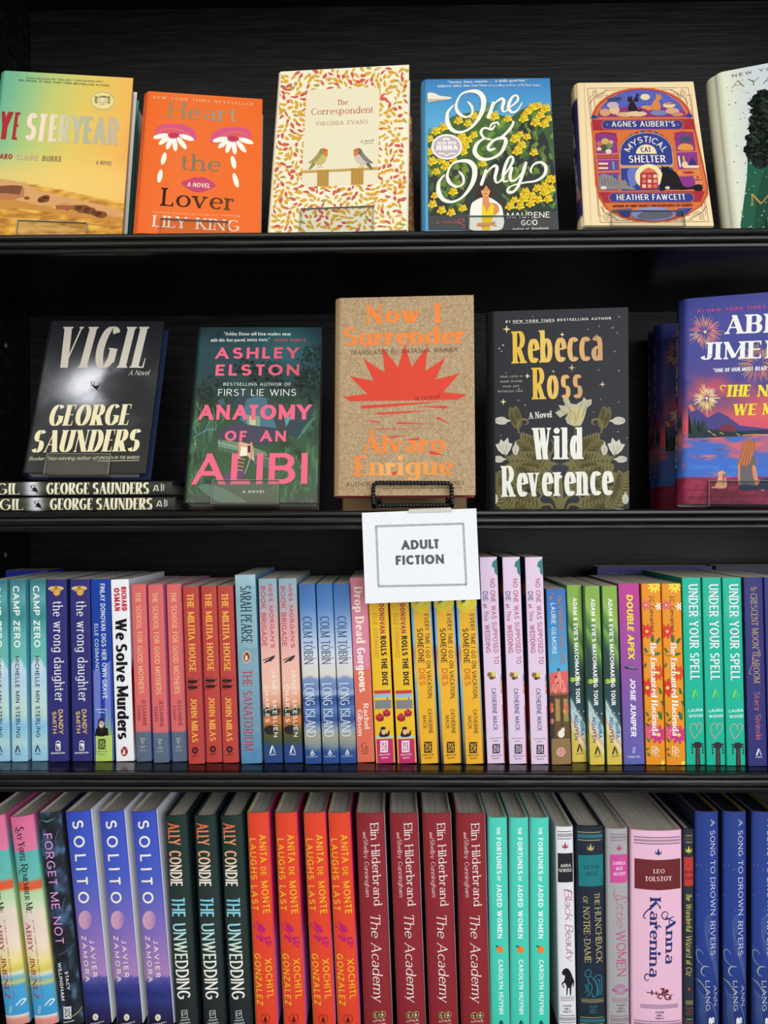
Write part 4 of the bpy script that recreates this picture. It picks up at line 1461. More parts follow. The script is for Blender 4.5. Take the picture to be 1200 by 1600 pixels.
def b_hac():
    b, c, pl = spine_book('hac', .13, False, (175, 303, 222, 209, 337, 1412), '#e8921e', '#d8861c', '#d07e1a')
    def daisy(x, y, r, col, n=8, ctr='#f4d84a'):
        for k in range(n):
            a = 360 / n * k
            c.E(x + r * .6 * math.cos(math.radians(a)), y + r * .6 * math.sin(math.radians(a)), r * .5, r * .2, col, a, n=8, step=(k == 0))
        c.E(x, y, r * .22, r * .22, ctr, n=8)
    for x, y, l, r in ((248, 580, 30, 85), (280, 685, 24, -10), (205, 660, 20, 60), (285, 600, 26, -50), (200, 762, 18, -60), (300, 930, 22, 80), (215, 1080, 18, 60), (228, 1115, 16, -40), (218, 1150, 20, 40), (300, 1090, 30, 70), (222, 1250, 18, 60), (215, 1310, 16, -30), (225, 1345, 16, 50), (318, 1010, 20, 60)):
        c.E(x, y, l, l * .42, '#3f6a34', r, n=12)
    for pts in ([(190, 680), (240, 690), (300, 575)], [(280, 900), (320, 960), (310, 1120)], [(205, 740), (185, 780)]):
        c.S(pts, 4, '#3f6a34')
    daisy(262, 238, 44, '#f0d840', 9, '#e8a030')
    daisy(292, 372, 26, '#f6f2e6', 6, '#e8b040')
    daisy(205, 362, 34, '#e0607a', 7)
    daisy(212, 535, 46, '#d8342c', 9)
    daisy(288, 810, 48, '#dc4a28', 10)
    daisy(215, 905, 58, '#d2301f', 9)
    daisy(240, 1195, 52, '#e0508a', 8)
    daisy(290, 1215, 58, '#c8367c', 9)
    c.E(318, 1400, 14, 14, '#f4d84a')
    c.T('J.C. Cervantes', 228, 300, 236, 530, 30, style(.11, .06, .05, trk=.16), '#3c2a1c')
    c.T('The Enchanted Hacienda', 233, 602, 248, 1218, 41, style(.22, .08, .06, .1, trk=.12), '#fbf3e6')
    c.part = 'publisher_logo'
    c.S([(246, 1345), (246, 1292), (270, 1292), (280, 1305), (270, 1320), (246, 1320)], 5, '#f6e3bc', smooth=0)
    c.S([(262, 1358), (262, 1306), (280, 1306), (290, 1320), (280, 1332), (262, 1332), (290, 1358)], 5, '#f6e3bc', smooth=0)
    c.part = None
    place_row(b, 'paperback_book', pl, Z3, ['left of the two orange paperbacks strewn with bright flowers', 'right of the two orange paperbacks strewn with bright flowers'], group=R3G)


def b_spell():
    b, c, pl = spine_book('spell', .132, False, (445, 573, 183, 475, 598, 1413), '#14b496', '#10a488', '#12966c')
    for k in range(36):
        a = math.radians(k * 10 + 3)
        r0, r1 = 48, (66 if k % 2 else 82)
        p0, p1 = (528 + r0 * math.cos(a) * .9, 380 + r0 * math.sin(a) * 1.3), (528 + r1 * math.cos(a) * .9, 380 + r1 * math.sin(a) * 1.3)
        if 452 < p1[0] < 585:
            c.S([p0, p1], 2.2, '#7fd8c4', smooth=0, step=(k == 0))
    c.T('UNDER YOUR SPELL', 488, 228, 501, 872, 62, style(.16, .12, .03, trk=.17), '#ebe8ea')
    slant_a(c, 512, 930, 44, 48, '#8fe048', '#58c860')
    c.T('ATRIA', 513, 990, 556, 989, 8, SEMI, '#58c860', 'publisher_logo')
    c.T('LAURA', 489, 1076, 583, 1072, 19, SEMI, '#eef4f0')
    c.T('WOOD', 491, 1112, 583, 1109, 19, SEMI, '#eef4f0')
    c.S([(528, 1245), (508, 1215), (500, 1180), (510, 1155), (528, 1150), (542, 1170), (545, 1185)], 4, '#d8a08c')
    c.S([(528, 1245), (560, 1205), (578, 1175), (572, 1152), (552, 1150), (541, 1172)], 4, '#d8a08c')
    c.P([(533, 1416), (534, 1310), (520, 1300), (516, 1284), (532, 1268), (560, 1268), (576, 1282), (572, 1300), (562, 1310), (566, 1416)], '#2c2629')
    c.P([(545, 1416), (544, 1305), (554, 1305), (557, 1416)], '#5a4038')
    for k in range(4):
        for x in (511, 580):
            c.E(x + k, 1282 + k * 18, 6, 7, '#2c2629', n=8, step=False)
    place_row(b, 'paperback_book', pl, Z3, three('emerald green paperbacks with a guitar head and a heart'), group=R3G)


def b_cres():
    b, c, pl = spine_book('cres', .132, False, (850, 975, 180, 880, 1008, 1420), '#2f3072', '#262a62', '#282a60')
    g = style(.09, .05, .06, trk=.16)
    c.T('The', 895, 240, 897, 268, 38, dict(g, sl=.1), '#c8a46c')
    c.T('CRESCENT MOON TEAROOM', 893, 284, 915, 866, 42, g, '#c8a46c')
    c.S([(908, 690), (905, 745), (888, 790), (890, 808), (902, 806)], 3, '#c8a46c')
    c.S([(938, 640), (955, 660), (958, 690)], 3, '#c8a46c')
    c.T('Stacy Sivinski', 918, 928, 932, 1240, 38, style(.11, .06, .06, trk=.18), '#d26c5c')
    slant_a(c, 928, 1303, 42, 46, '#eceef4', '#9fa6cc')
    c.T('ATRIA', 928, 1364, 971, 1363, 8, BOLD, '#eceef4', 'publisher_logo')
    place_row(b, 'paperback_book', pl, Z3, ['deep violet blue paperback with gold lettering beside the emerald green ones', 'deep violet blue paperback cut by the right edge of the picture, third shelf'], group=R3G)


for fn in (b_camp, b_wrong, b_finlay, b_solve, b_school, b_militia, b_sana, b_morgan, b_long, b_drop, b_dice, b_every, b_noone, b_pump, b_adam, b_dbl, b_hac, b_spell, b_cres):
    fn()
# ------------------------------------------------------------------ bottom shelf: hardbacks, spine out, left to right
def b_say():
    def base(u, v):
        t = 1 - v
        n = fbm(u * 3, t * 20, 6)
        a = ramp(t, [(0, '#df6d98'), (.165, '#e07a9e'), (.17, '#5db4ae'), (.305, '#6abdb2'), (.318, '#e0623a'), (.35, '#e0623a'), (.36, '#b4d6a2'), (.42, '#c9dfb4'), (.46, '#eadcc6'), (.55, '#f0d9cc'), (.64, '#f3e0c0'), (.7, '#f0e08a'), (.74, '#d9c85a'), (.755, '#e9e6d2'), (.775, '#6fb6cc'), (.8, '#d0c878'), (.815, '#4aa6d6'), (.95, '#3f9fd4'), (.955, '#eef0ee'), (.97, '#e09a8a'), (1, '#d98a80')])
        return a + .04 * (n[..., None] - .5)
    b, c, pl = spine_book('say', .155, True, (50, 240, 245, 228, 392, 1600), base, vramp((0, '#c8588a'), (.2, '#4aa09c'), (.4, '#a8c890'), (.7, '#d8c46a'), (1, '#3a90c4')), None, (2, 140, 12), bulge=.003)
    st = style(.16, .06, .07, trk=.13)
    for w, x0, y0, x1, y1, h in (('S', 110, 324, 115, 352, 58), ('AY', 115, 358, 122, 420, 38), ('Y', 124, 434, 128, 466, 52), ("OU'LL", 130, 470, 145, 572, 38), ('R', 150, 592, 154, 630, 50), ('EMEMBER', 156, 634, 178, 834, 36), ('M', 180, 852, 185, 890, 50), ('E', 186, 894, 189, 922, 38)):
        c.T(w, x0, y0, x1, y1, h, st, '#1e1a20')
    c.S([(118, 322), (106, 330), (102, 348), (108, 362)], 5, '#1e1a20')
    c.S([(150, 628), (132, 640), (136, 655)], 5, '#1e1a20')
    c.T('ABBY JIMENEZ', 176, 982, 234, 1446, 36, style(.19, .07, .08, trk=.15), '#a5243c')
    c.T('#1 NEW YORK TIMES BESTSELLING AUTHOR', 230, 966, 290, 1450, 10, style(.16, trk=.3), '#a5405a')
    c.S([(310, 1488), (345, 1462), (368, 1468), (340, 1492)], 7, '#eef4f4')
    infinity(c, 270, 1510, 20, '#d8eaf0')
    c.T('FOREVER', 240, 1556, 312, 1550, 10, SEMI, '#d8eaf0', 'publisher_logo')
    place_row(b, 'hardback_book', pl, Z4, ['beach coloured hardback with pink top, cut by the left edge, bottom shelf', 'beach coloured hardback with pink top and full black title, bottom left'], group=R4G)


def b_forget():
    def base(u, v):
        t = 1 - v
        n = fbm(u * 4, t * 22, 0)
        m = fbm(u * 7 + 9, t * 60, 3)
        a = ramp(n, [(.2, '#1a1d22'), (.5, '#272a30'), (.62, '#2f3f55'), (.75, '#4a6a86')])
        return a + (m[..., None] - .5) * .05
    b, c, pl = spine_book('forget', .155, True, (237, 415, 215, 396, 552, 1600), base, '#1b2438', None, (2, 120, 14), bulge=.003)
    c.S([(275, 262), (320, 278), (375, 258)], [3, 12, 4], '#4a8a92')
    c.S([(400, 350), (380, 420), (400, 520)], 4, '#5a6a7c')
    c.S([(440, 820), (425, 900), (450, 985)], 5, '#3a6a8c')
    c.S([(470, 1010), (500, 1060)], 4, '#3f5f50')
    c.S([(395, 1180), (470, 1150), (510, 1120)], 4, '#4f6f86')
    c.S([(480, 1550), (520, 1530), (545, 1505)], 5, '#a8a850')
    c.T('FORGET ME NOT', 290, 366, 377, 1112, 60, style(.13, trk=.22), '#e59cda')
    c.T('STACY', 437, 1282, 450, 1392, 21, SEMI, '#eef0f0')
    c.T('WILLINGHAM', 388, 1226, 412, 1452, 24, SEMI, '#eef0f0')
    maze_square(c, 425, 1490, 52, 70, '#e6e6e6', '#22252a')
    c.T('MINOTAUR', 425, 1584, 495, 1576, 8, BOLD, '#dfe0e0', 'publisher_logo')
    place_row(b, 'hardback_book', pl, Z4, ['charcoal hardback with pink lettering leaning beside the periwinkle ones'], group=R4G)


def b_solito():
    def base(u, v):
        t = 1 - v
        n = fbm(u * 4, t * 26, 2)
        m1 = .765 + .02 * np.abs(u - .55) * 2 - .012 * (n - .5)
        sky = ramp(t, [(0, '#3a50bc'), (.3, '#4a5cc0'), (.45, '#6a66bc'), (.6, '#8d70b8'), (.75, '#a880b8')])
        mt = ramp(t + .05 * (n - .5), [(.76, '#6a64aa'), (.82, '#3a3c88'), (.85, '#2c3272'), (.88, '#343a7e'), (.94, '#2a2a5c'), (1, '#241c3a')])
        return mixc(sky, mt, sstep(m1 - .004, m1 + .004, t))
    b, c, pl = spine_book('solito', .155, True, (415, 605, 208, 562, 737, 1600), base, '#e2e4ea', '#d9d6d0', (2, 120, 14), bulge=.003)
    c.T('SOLITO', 474, 268, 520, 830, 78, style(.17, .15, trk=.55), '#f8f1de')
    sl = [k / 14 for k in range(15)]
    for k in range(14):
        a, e = -1 + 2 * sl[k], -1 + 2 * sl[k + 1]
        f = lambda q: 60 * math.sqrt(max(0, 1 - q * q))
        col = lin(ramp(np.array([sl[k]] * 4), [(0, '#dcaec0'), (.5, '#cc9cba'), (.8, '#a880ba'), (1, '#8c6cb8')]))
        c.P([(566 + 50 * a, 940 - f(a)), (566 + 50 * e, 940 - f(e)), (566 + 50 * e, 940 + f(e)), (566 + 50 * a, 940 + f(a))], col, step=(k == 0))
    for x, y, r in ((545, 925, 10), (560, 965, 13), (580, 930, 9), (556, 990, 6), (586, 960, 7)):
        c.E(x, y, r * .8, r * .8, '#c896b0', step=False)
    c.T('JAVIER', 596, 1070, 618, 1304, 30, style(.15, trk=.45), '#f4ecdc')
    c.T('ZAMORA', 538, 1042, 566, 1330, 32, style(.15, trk=.4), '#f4ecdc')
    c.part = 'publisher_logo'
    c.E(633, 1546, 19, 20, '#f0e6cc')
    c.T('h', 626, 1556, 640, 1556, 20, ITAL, '#3a2c50')
    c.T('HOGARTH', 597, 1592, 688, 1582, 9, SEMI, '#e8e0cc')
    c.part = None
    place_row(b, 'hardback_book', pl, Z4, three('periwinkle blue hardbacks with a pale moon and purple mountains'), group=R4G)


def b_ally():
    b, c, pl = spine_book('ally', .155, True, (65, 222, 230, 142, 290, 1600), vramp((0, '#21352f'), (.5, '#2b3733'), (1, '#262c2c')), '#1c2a30', None, (2, 8, 14), bulge=.003, inner='#1c2a38')
    c.T('ALLY', 88, 278, 98, 430, 82, style(.13, .1, trk=.12), ['#e2683a', '#ee9a6c'])
    c.T('CONDIE', 100, 466, 112, 708, 82, style(.13, .1, trk=.12), ['#efa67c', '#f6e2cc', '#f8f0e4'])
    c.T('THE', 116, 776, 122, 910, 90, style(.13, .1, trk=.12), ['#7fc8dc', '#9adcea'])
    c.T('UNWEDDING', 124, 950, 158, 1428, 86, style(.13, .1, trk=.12), ['#9cdce8', '#dcecd8', '#f8f6ea', '#faf6ee'])
    c.part = 'publisher_logo'
    c.S([(184, 1500), (220, 1496), (224, 1540), (188, 1544)], 4, '#c8cccc', smooth=0, closed=True)
    c.T('CP', 190, 1530, 220, 1527, 20, SANS, '#c8cccc')
    c.T('GRAND', 178, 1564, 238, 1558, 10, BOLD, '#c8cccc')
    c.T('CENTRAL', 172, 1584, 246, 1576, 10, BOLD, '#c8cccc')
    c.part = None
    place_row(b, 'hardback_book', pl, Z4, three('bottle green hardbacks with orange and pale blue tall lettering'), group=R4G)


def b_anita():
    fr = lambda u, v: mixc(np.broadcast_to(hexs('#b0206c'), u.shape + (3,)), np.broadcast_to(hexs('#cc62c4'), u.shape + (3,)), sstep(.55, .3, v + .2 * fbm(u * 8, v * 30, 1) - .1))
    b, c, pl = spine_book('anita', .15, True, (615, 765, 212, 670, 818, 1600), '#e6472c', fr, '#c8d05a', (4, 60, 14), bulge=.0026)
    st = style(.13, trk=.24)
    c.T('ANITA', 699, 355, 706, 538, 44, st, '#f1c42c')
    c.T('DE', 710, 566, 712, 622, 34, st, '#f1c42c')
    c.T('MONTE', 711, 660, 726, 874, 44, st, '#f1c42c')
    c.T('LAUGHS LAST', 634, 380, 652, 850, 42, st, '#f1c42c')
    c.T('XOCHITL', 735, 1164, 752, 1420, 41, st, '#f1c42c')
    c.T('GONZALEZ', 665, 1126, 682, 1456, 41, dict(st, sl=.08), '#f1c42c')
    m = '#c02468'
    c.S([(664, 950), (700, 985), (730, 1030), (772, 1070)], 7, m)
    c.P([(688, 940), (715, 938), (740, 975), (735, 992), (708, 985), (692, 965)], m, smooth=3)
    for x, y, rx, r in ((692, 1020, 18, 40), (712, 1035, 20, 60), (745, 1030, 16, -20), (762, 1030, 14, 30), (770, 1058, 14, 0), (745, 1062, 14, 50), (765, 1082, 12, 0)):
        c.E(x, y, rx, rx * .6, m, r, n=10, step=False)
    for x, y in ((686, 926), (690, 940), (664, 940)):
        c.E(x, y, 7, 7, m, n=8, step=False)
    c.part = 'publisher_logo'
    c.S([(738 + 30 * math.cos(k * .5236), 1545 + 30 * math.sin(k * .5236)) for k in range(12)], 3, '#5a1c1c', smooth=0, closed=True)
    c.P([(738, 1524), (752, 1560), (738, 1568), (724, 1560)], '#5a1c1c')
    c.T('FLATIRON', 702, 1594, 778, 1588, 9, SEMI, '#5a1c1c')
    c.part = None
    place_row(b, 'hardback_book', pl, Z4, [w + ' vermilion hardbacks with yellow lettering and a magenta twig' for w in ('first from the left of the four', 'second from the left of the four', 'third from the left of the four', 'last of the four')], group=R4G)


def b_acad():
    b, c, pl = spine_book('acad', .155, True, (305, 510, 210, 372, 552, 1600), '#8f2a32', vramp((0, '#b8b0a6'), (.3, '#c8ccd8'), (.5, '#8aa2d0'), (.6, '#c0b8a8'), (1, '#8a8a60')), '#a05048', (2, 20, 16), bulge=.0034)
    c.T('Elin Hilderbrand', 408, 284, 436, 850, 56, style(.11, .055, .07, trk=.15), '#f6eee8')
    c.T('and', 357, 342, 360, 388, 24, ITAL, '#eac8c0')
    c.T('Shelby Cunningham', 362, 398, 380, 794, 30, style(.1, .06, .05, trk=.15), '#efd2ca')
    c.T('The', 410, 900, 418, 1055, 64, style(.1, .05, .05, .22, trk=.12), '#f6eee8')
    c.T('Academy', 416, 1088, 434, 1442, 64, style(.1, .05, .05, .22, trk=.12), '#f6eee8')
    c.part = 'publisher_logo'
    for x, l in ((447, 'L'), (487, 'B')):
        c.E(x, 1522, 20, 20, '#d0b070')
        c.E(x, 1522, 17, 17, '#1c1416')
        c.T(l, x - 6, 1532, x + 6, 1532, 18, style(.2, .1, .06), '#e8d8b0')
    c.T('LITTLE,', 430, 1563, 508, 1558, 11, BOLD, '#e8d4cc')
    c.T('BROWN', 432, 1586, 506, 1581, 11, BOLD, '#e8d4cc')
    c.part = None
    place_row(b, 'hardback_book', pl, Z4, [w + ' thick wine red hardbacks with white serif lettering' for w in ('first from the left of the four', 'second from the left of the four', 'third from the left of the four', 'last of the four')], group=R4G)


def b_fort():
    b, c, pl = spine_book('fort', .145, True, (45, 185, 245, 72, 196, 1600), vramp((0, '#4fd2bc'), (1, '#44cfb4')), '#a0c8c0', '#8fb8b4', (2, 4, 12), bulge=.002)
    c.T('THE', 106, 312, 107, 368, 26, SEMI, '#f6fbf8')
    c.T('FORTUNES', 104, 388, 108, 640, 34, style(.2, .17, trk=.2), '#f6fbf8')
    c.T('OF', 110, 652, 111, 690, 24, SEMI, '#f6fbf8')
    c.T('JADED WOMEN', 108, 706, 113, 1060, 34, style(.2, .17, trk=.2), '#f6fbf8')
    c.E(131, 1130, 23, 23, '#ee8430')
    c.E(112, 1112, 12, 6, '#2f5a34', 25)
    c.T('CAROLYN HUYNH', 119, 1192, 124, 1516, 30, style(.16, trk=.18), '#f6fbf8')
    slant_a(c, 115, 1552, 48, 44, '#15211f', '#2a4a46')
    place_row(b, 'hardback_book', pl, Z4, three('turquoise hardbacks with white lettering and a small orange fruit'), group=R4G)


def classic(c, x0, x1, dx, col, col2, lily, y=(340, 390, 435), yb=(1530, 1560), lines=(1410, 1420, 1430)):
    """ruled and hatched bands, a small lily and three rules, as on all the classics"""
    def bar(ya, yb_, cc, t0=0, t1=0):
        c.P([(x0 + t0, ya), (x1 + t1, ya), (x1 + t1, yb_), (x0 + t0, yb_)], cc)
    bar(y[0] - 3, y[0] + 2, col2)
    bar(y[1] - 3, y[1] + 2, col2)
    n = int((x1 - x0) / 9)
    for k in range(n):
        xx = x0 + (k + .25) * (x1 - x0) / n
        c.P([(xx, y[0] + 12), (xx + 4.5, y[0] + 12), (xx + 4.5, y[1] - 13), (xx, y[1] - 13)], col, step=(k == 0))
        c.P([(xx + dx, yb[0] + 4), (xx + dx + 4.5, yb[0] + 4), (xx + dx + 4.5, yb[1] - 4), (xx + dx, yb[1] - 4)], col, step=False)
    bar(yb[0] - 8, yb[0] - 4, col2, dx, dx)
    bar(yb[1] + 4, yb[1] + 8, col2, dx, dx)
    xm, ym = (x0 + x1) / 2, y[2]
    c.P([(xm, ym - 26), (xm + 8, ym), (xm, ym + 28), (xm - 8, ym)], lily)
    for s in (-1, 1):
        c.S([(xm, ym + 14), (xm + s * 16, ym + 4), (xm + s * 22, ym - 10)], [8, 6, 1], lily, step=False)
        c.S([(xm, ym + 14), (xm + s * 14, ym + 14), (xm + s * 24, ym + 6)], [6, 5, 1], lily, step=False)
    for ly in lines:
        c.P([(x0 + dx * .9 + 10, ly), (x1 + dx * .9 - 10, ly), (x1 + dx * .9 - 10, ly + 3), (x0 + dx * .9 + 10, ly + 3)], lily if ly == lines[1] else col2, step=False)


def press(c, x, y, col, dy=18):
    for k, w in enumerate(('PAPER', 'MILL', 'PRESS')):
        c.T(w, x - 27 + (6 if k == 1 else 0), y + k * dy, x + 27 - (6 if k == 1 else 0), y + k * dy - 1, 11, style(.2, .1, .08, trk=.14), col, 'publisher_logo')


def b_beauty():
    b, c, pl = spine_book('beauty', .14, True, (500, 625, 307, 526, 643, 1595), '#e6e5ea', '#c9d0d4', '#9fb0b4', (2, 2, 12), bulge=.0016, board=.0026)
    classic(c, 514, 620, 16, '#4a4648', '#4a4648', '#b02a48')
    c.P([(517, 487), (621, 486), (622, 680), (519, 682)], '#272325', part='author_label')
    c.T('ANNA', 535, 580, 605, 578, 20, SERIFM, '#efeae6')
    c.T('SEWELL', 524, 612, 615, 609, 20, SERIFM, '#efeae6')
    sc = style(.09, .045, 0, .3, True, .06)
    c.T('Black', 560, 728, 570, 925, 52, sc, '#b0325c')
    c.T('Beauty', 566, 955, 578, 1185, 52, sc, '#b0325c')
    c.S([(555, 730), (600, 735), (612, 760)], 4, '#b0325c')
    c.P([(545, 1262), (556, 1240), (575, 1230), (592, 1240), (606, 1262), (616, 1290), (618, 1322), (608, 1350), (606, 1400), (598, 1400), (596, 1358), (586, 1352), (580, 1400), (574, 1400), (576, 1345), (566, 1322), (552, 1330), (562, 1352), (556, 1356), (544, 1328), (562, 1308), (566, 1278), (552, 1276)], '#1c1a1c')
    c.S([(612, 1290), (622, 1320), (618, 1352)], [8, 10, 3], '#1c1a1c')
    press(c, 582, 1470, '#5a5658')
    place_row(b, 'hardback_book', pl, Z4, ['slim white hardback with a black rearing horse on the spine'], group='clothbound classics on the bottom shelf')


def b_hunch():
    b, c, pl = spine_book('hunch', .14, True, (630, 818, 302, 643, 833, 1592), '#232c3a', '#1c2430', '#1a2230', (2, 2, 14), bulge=.0026, board=.0026, inner='#2a3038')
    classic(c, 640, 812, 16, '#3f8fa0', '#a8a070', '#c9b682', lines=(1404, 1414, 1424))
    c.P([(645, 486), (814, 482), (818, 680), (649, 684)], '#20797e', part='author_label')
    c.T('VICTOR', 680, 574, 782, 570, 24, SERIF, '#173a44')
    c.T('HUGO', 692, 614, 776, 611, 24, SERIF, '#173a44')
    g = style(.11, .055, .07, trk=.15)
    c.T('THE', 753, 724, 754, 802, 34, g, '#cdb77e')
    c.T('HUNCHBACK', 754, 820, 766, 1172, 42, g, '#cdb77e')
    c.T('OF', 675, 748, 676, 794, 30, g, '#cdb77e')
    c.T('NOTRE-DAME', 676, 815, 687, 1172, 42, g, '#cdb77e')
    t = '#2f8a94'
    for pts in ([(690, 1230), (712, 1215), (728, 1228), (722, 1255), (700, 1262), (688, 1248), (690, 1230)], [(722, 1255), (745, 1275), (765, 1310), (772, 1350), (760, 1385), (735, 1388)],
                [(700, 1262), (712, 1290), (706, 1330), (718, 1372), (700, 1386)], [(712, 1290), (735, 1320), (730, 1360), (742, 1384)], [(745, 1275), (775, 1250), (800, 1265), (804, 1320), (800, 1380)],
                [(760, 1290), (785, 1280), (790, 1330), (786, 1380)], [(770, 1300), (776, 1340), (774, 1380)], [(690, 1310), (700, 1345), (690, 1365)]):
        c.S(pts, 4.5, t)
    press(c, 745, 1458, '#3f7f8a')
    place_row(b, 'hardback_book', pl, Z4, ['dark navy hardback with a teal label and winged stone beast'], group='clothbound classics on the bottom shelf')


def b_little():
    b, c, pl = spine_book('little', .14, True, (25, 180, 317, 45, 185, 1600), '#aba8aa', '#9c9a9c', '#a4a2a4', (2, 2, 14), bulge=.0026, board=.0026)
    p = '#c8487e'
    classic(c, 55, 176, 8, '#8a6878', '#8a6878', p, y=(358, 400, 448), yb=(1535, 1565), lines=(1424, 1434, 1444))
    c.P([(54, 500), (178, 497), (180, 690), (57, 693)], '#d2509c', part='author_label')
    for k, (w, d) in enumerate((('LOUISA', 4), ('MAY', 22), ('ALCOTT', 4))):
        c.T(w, 72 + d, 570 + k * 36, 164 - d, 568 + k * 36, 22, SERIFM, '#f0d4e4')
    sc = style(.06, .035, 0, .3, True, .06)
    c.T('Little', 96, 770, 100, 985, 56, sc, p)
    c.S([(86, 735), (80, 770), (92, 800), (130, 800), (170, 790), (172, 815), (150, 830)], 4, p)
    c.T('WOMEN', 95, 1008, 102, 1290, 62, style(.1, .06, .03, trk=.13), p)
    for k in range(3):
        r = 40 - k * 12
        c.S([(124 + r * 1.05 * math.cos(a), 1370 + r * .72 * math.sin(a)) for a in [j * .7 + k for j in range(9)]], 4, '#b45a96')
    for x, r in ((84, 20), (164, -20)):
        c.E(x, 1378, 16, 8, '#b45a96', r)
    press(c, 128, 1470, '#7a6a74')
    place_row(b, 'hardback_book', pl, Z4, ['grey hardback with a bright pink label and rose, bottom shelf'], group='clothbound classics on the bottom shelf')


def b_karen():
    b, c, pl = spine_book('karen', .14, True, (184, 530, 323, 190, 531, 1602), '#ecbcd2', '#d8a8c0', '#d4a6bc', (2, 2, 20), bulge=.004, board=.0026)
    n = '#24306e'
    classic(c, 206, 522, 2, '#6a3a4c', n, n, y=(368, 408, 460), yb=(1552, 1592), lines=())
    c.P([(210, 508), (364, 512), (518, 508), (518, 702), (364, 707), (211, 703)], '#6e272a', part='author_label')
    c.T('LEO', 332, 598, 406, 597, 26, SERIFM, '#f0d2d8')
    c.T('TOLSTOY', 276, 650, 456, 646, 29, SERIFM, '#f0d2d8')
    st = style(.26, .08, .1, trk=.14)
    c.T('Anna', 414, 875, 410, 1178, 68, st, n)
    c.T('Karenina', 309, 758, 304, 1262, 70, st, n)
    c.S([(470, 880), (440, 890), (408, 895), (388, 880), (390, 856), (410, 846), (428, 858), (424, 876)], [4, 8, 8, 7, 7, 6, 5, 4], n)
    c.S([(308, 826), (282, 850), (268, 875), (270, 890), (282, 888)], [9, 8, 7, 6, 5], n)
    c.S([(308, 1255), (290, 1245), (276, 1258), (276, 1280), (292, 1288), (300, 1278)], [7, 7, 7, 6, 5, 4], n)
    c.S([(350, 960), (364, 935), (378, 945)], 8, n)
    m = '#6e272a'
    c.S([(288, 1362), (330, 1365), (380, 1370)], 6, m)
    for x, y, r in ((320, 1362, 11), (350, 1366, 9)):
        c.E(x, y, r * .5, r * 1.6, m)
    for p in ([(375, 1370), (400, 1380), (425, 1372), (448, 1385), (455, 1375)], [(385, 1370), (392, 1350), (384, 1335), (376, 1340)], [(395, 1368), (418, 1345), (432, 1352)], [(370, 1372), (360, 1390), (378, 1400), (384, 1390)], [(405, 1380), (412, 1400), (440, 1408), (448, 1395)]):
        c.S(p, [8, 10, 6, 4], m)
    for x, y in ((395, 1340), (420, 1355), (405, 1362), (440, 1395)):
        c.E(x, y, 11, 8, m, 30)
    for y in (1440, 1449, 1458):
        c.S([(248, y + 2), (496, y)], 3, n, smooth=0)
    press(c, 372, 1492, '#4a3a5a', 19)
    place_row(b, 'hardback_book', pl, Z4, ['very thick pale pink hardback with a maroon label, bottom shelf'], group='clothbound classics on the bottom shelf')


def b_oz():
    b, c, pl = spine_book('oz', .14, True, (533, 612, 318, 537, 613, 1600), '#2b323e', '#232a34', '#20262e', (2, 2, 10), bulge=.0012, board=.0026, inner='#2a3038')
    g = '#b8a860'
    classic(c, 538, 608, 2, '#6a4a4c', g, '#d8c84a', y=(362, 406, 455), yb=(1545, 1582), lines=(1424, 1434, 1444))
    c.P([(540, 505), (608, 503), (609, 692), (541, 694)], '#c03a34', part='author_label')
    c.T('L.', 566, 568, 580, 568, 20, SERIF, '#4a1c1c')
    c.T('FRANK', 546, 612, 604, 611, 19, SERIF, '#4a1c1c')
    c.T('BAUM', 550, 652, 602, 651, 19, SERIF, '#4a1c1c')
    sc = style(.1, .05, .02, .12, trk=.08)
    for w, a, e in (('The', 742, 788), ('Wonderful', 808, 985), ('Wizard', 1012, 1150), ('of', 1170, 1196), ('Oz', 1212, 1268)):
        c.T(w, 553, a, 555, e, 38, sc, '#d0bf62')
    c.star(572, 1352, 16, '#c0403a', 6, .3)
    press(c, 574, 1476, '#8a4a48')
    place_row(b, 'hardback_book', pl, Z4, ['narrow dark slate hardback with a red label beside the thick pink one'], group='clothbound classics on the bottom shelf')


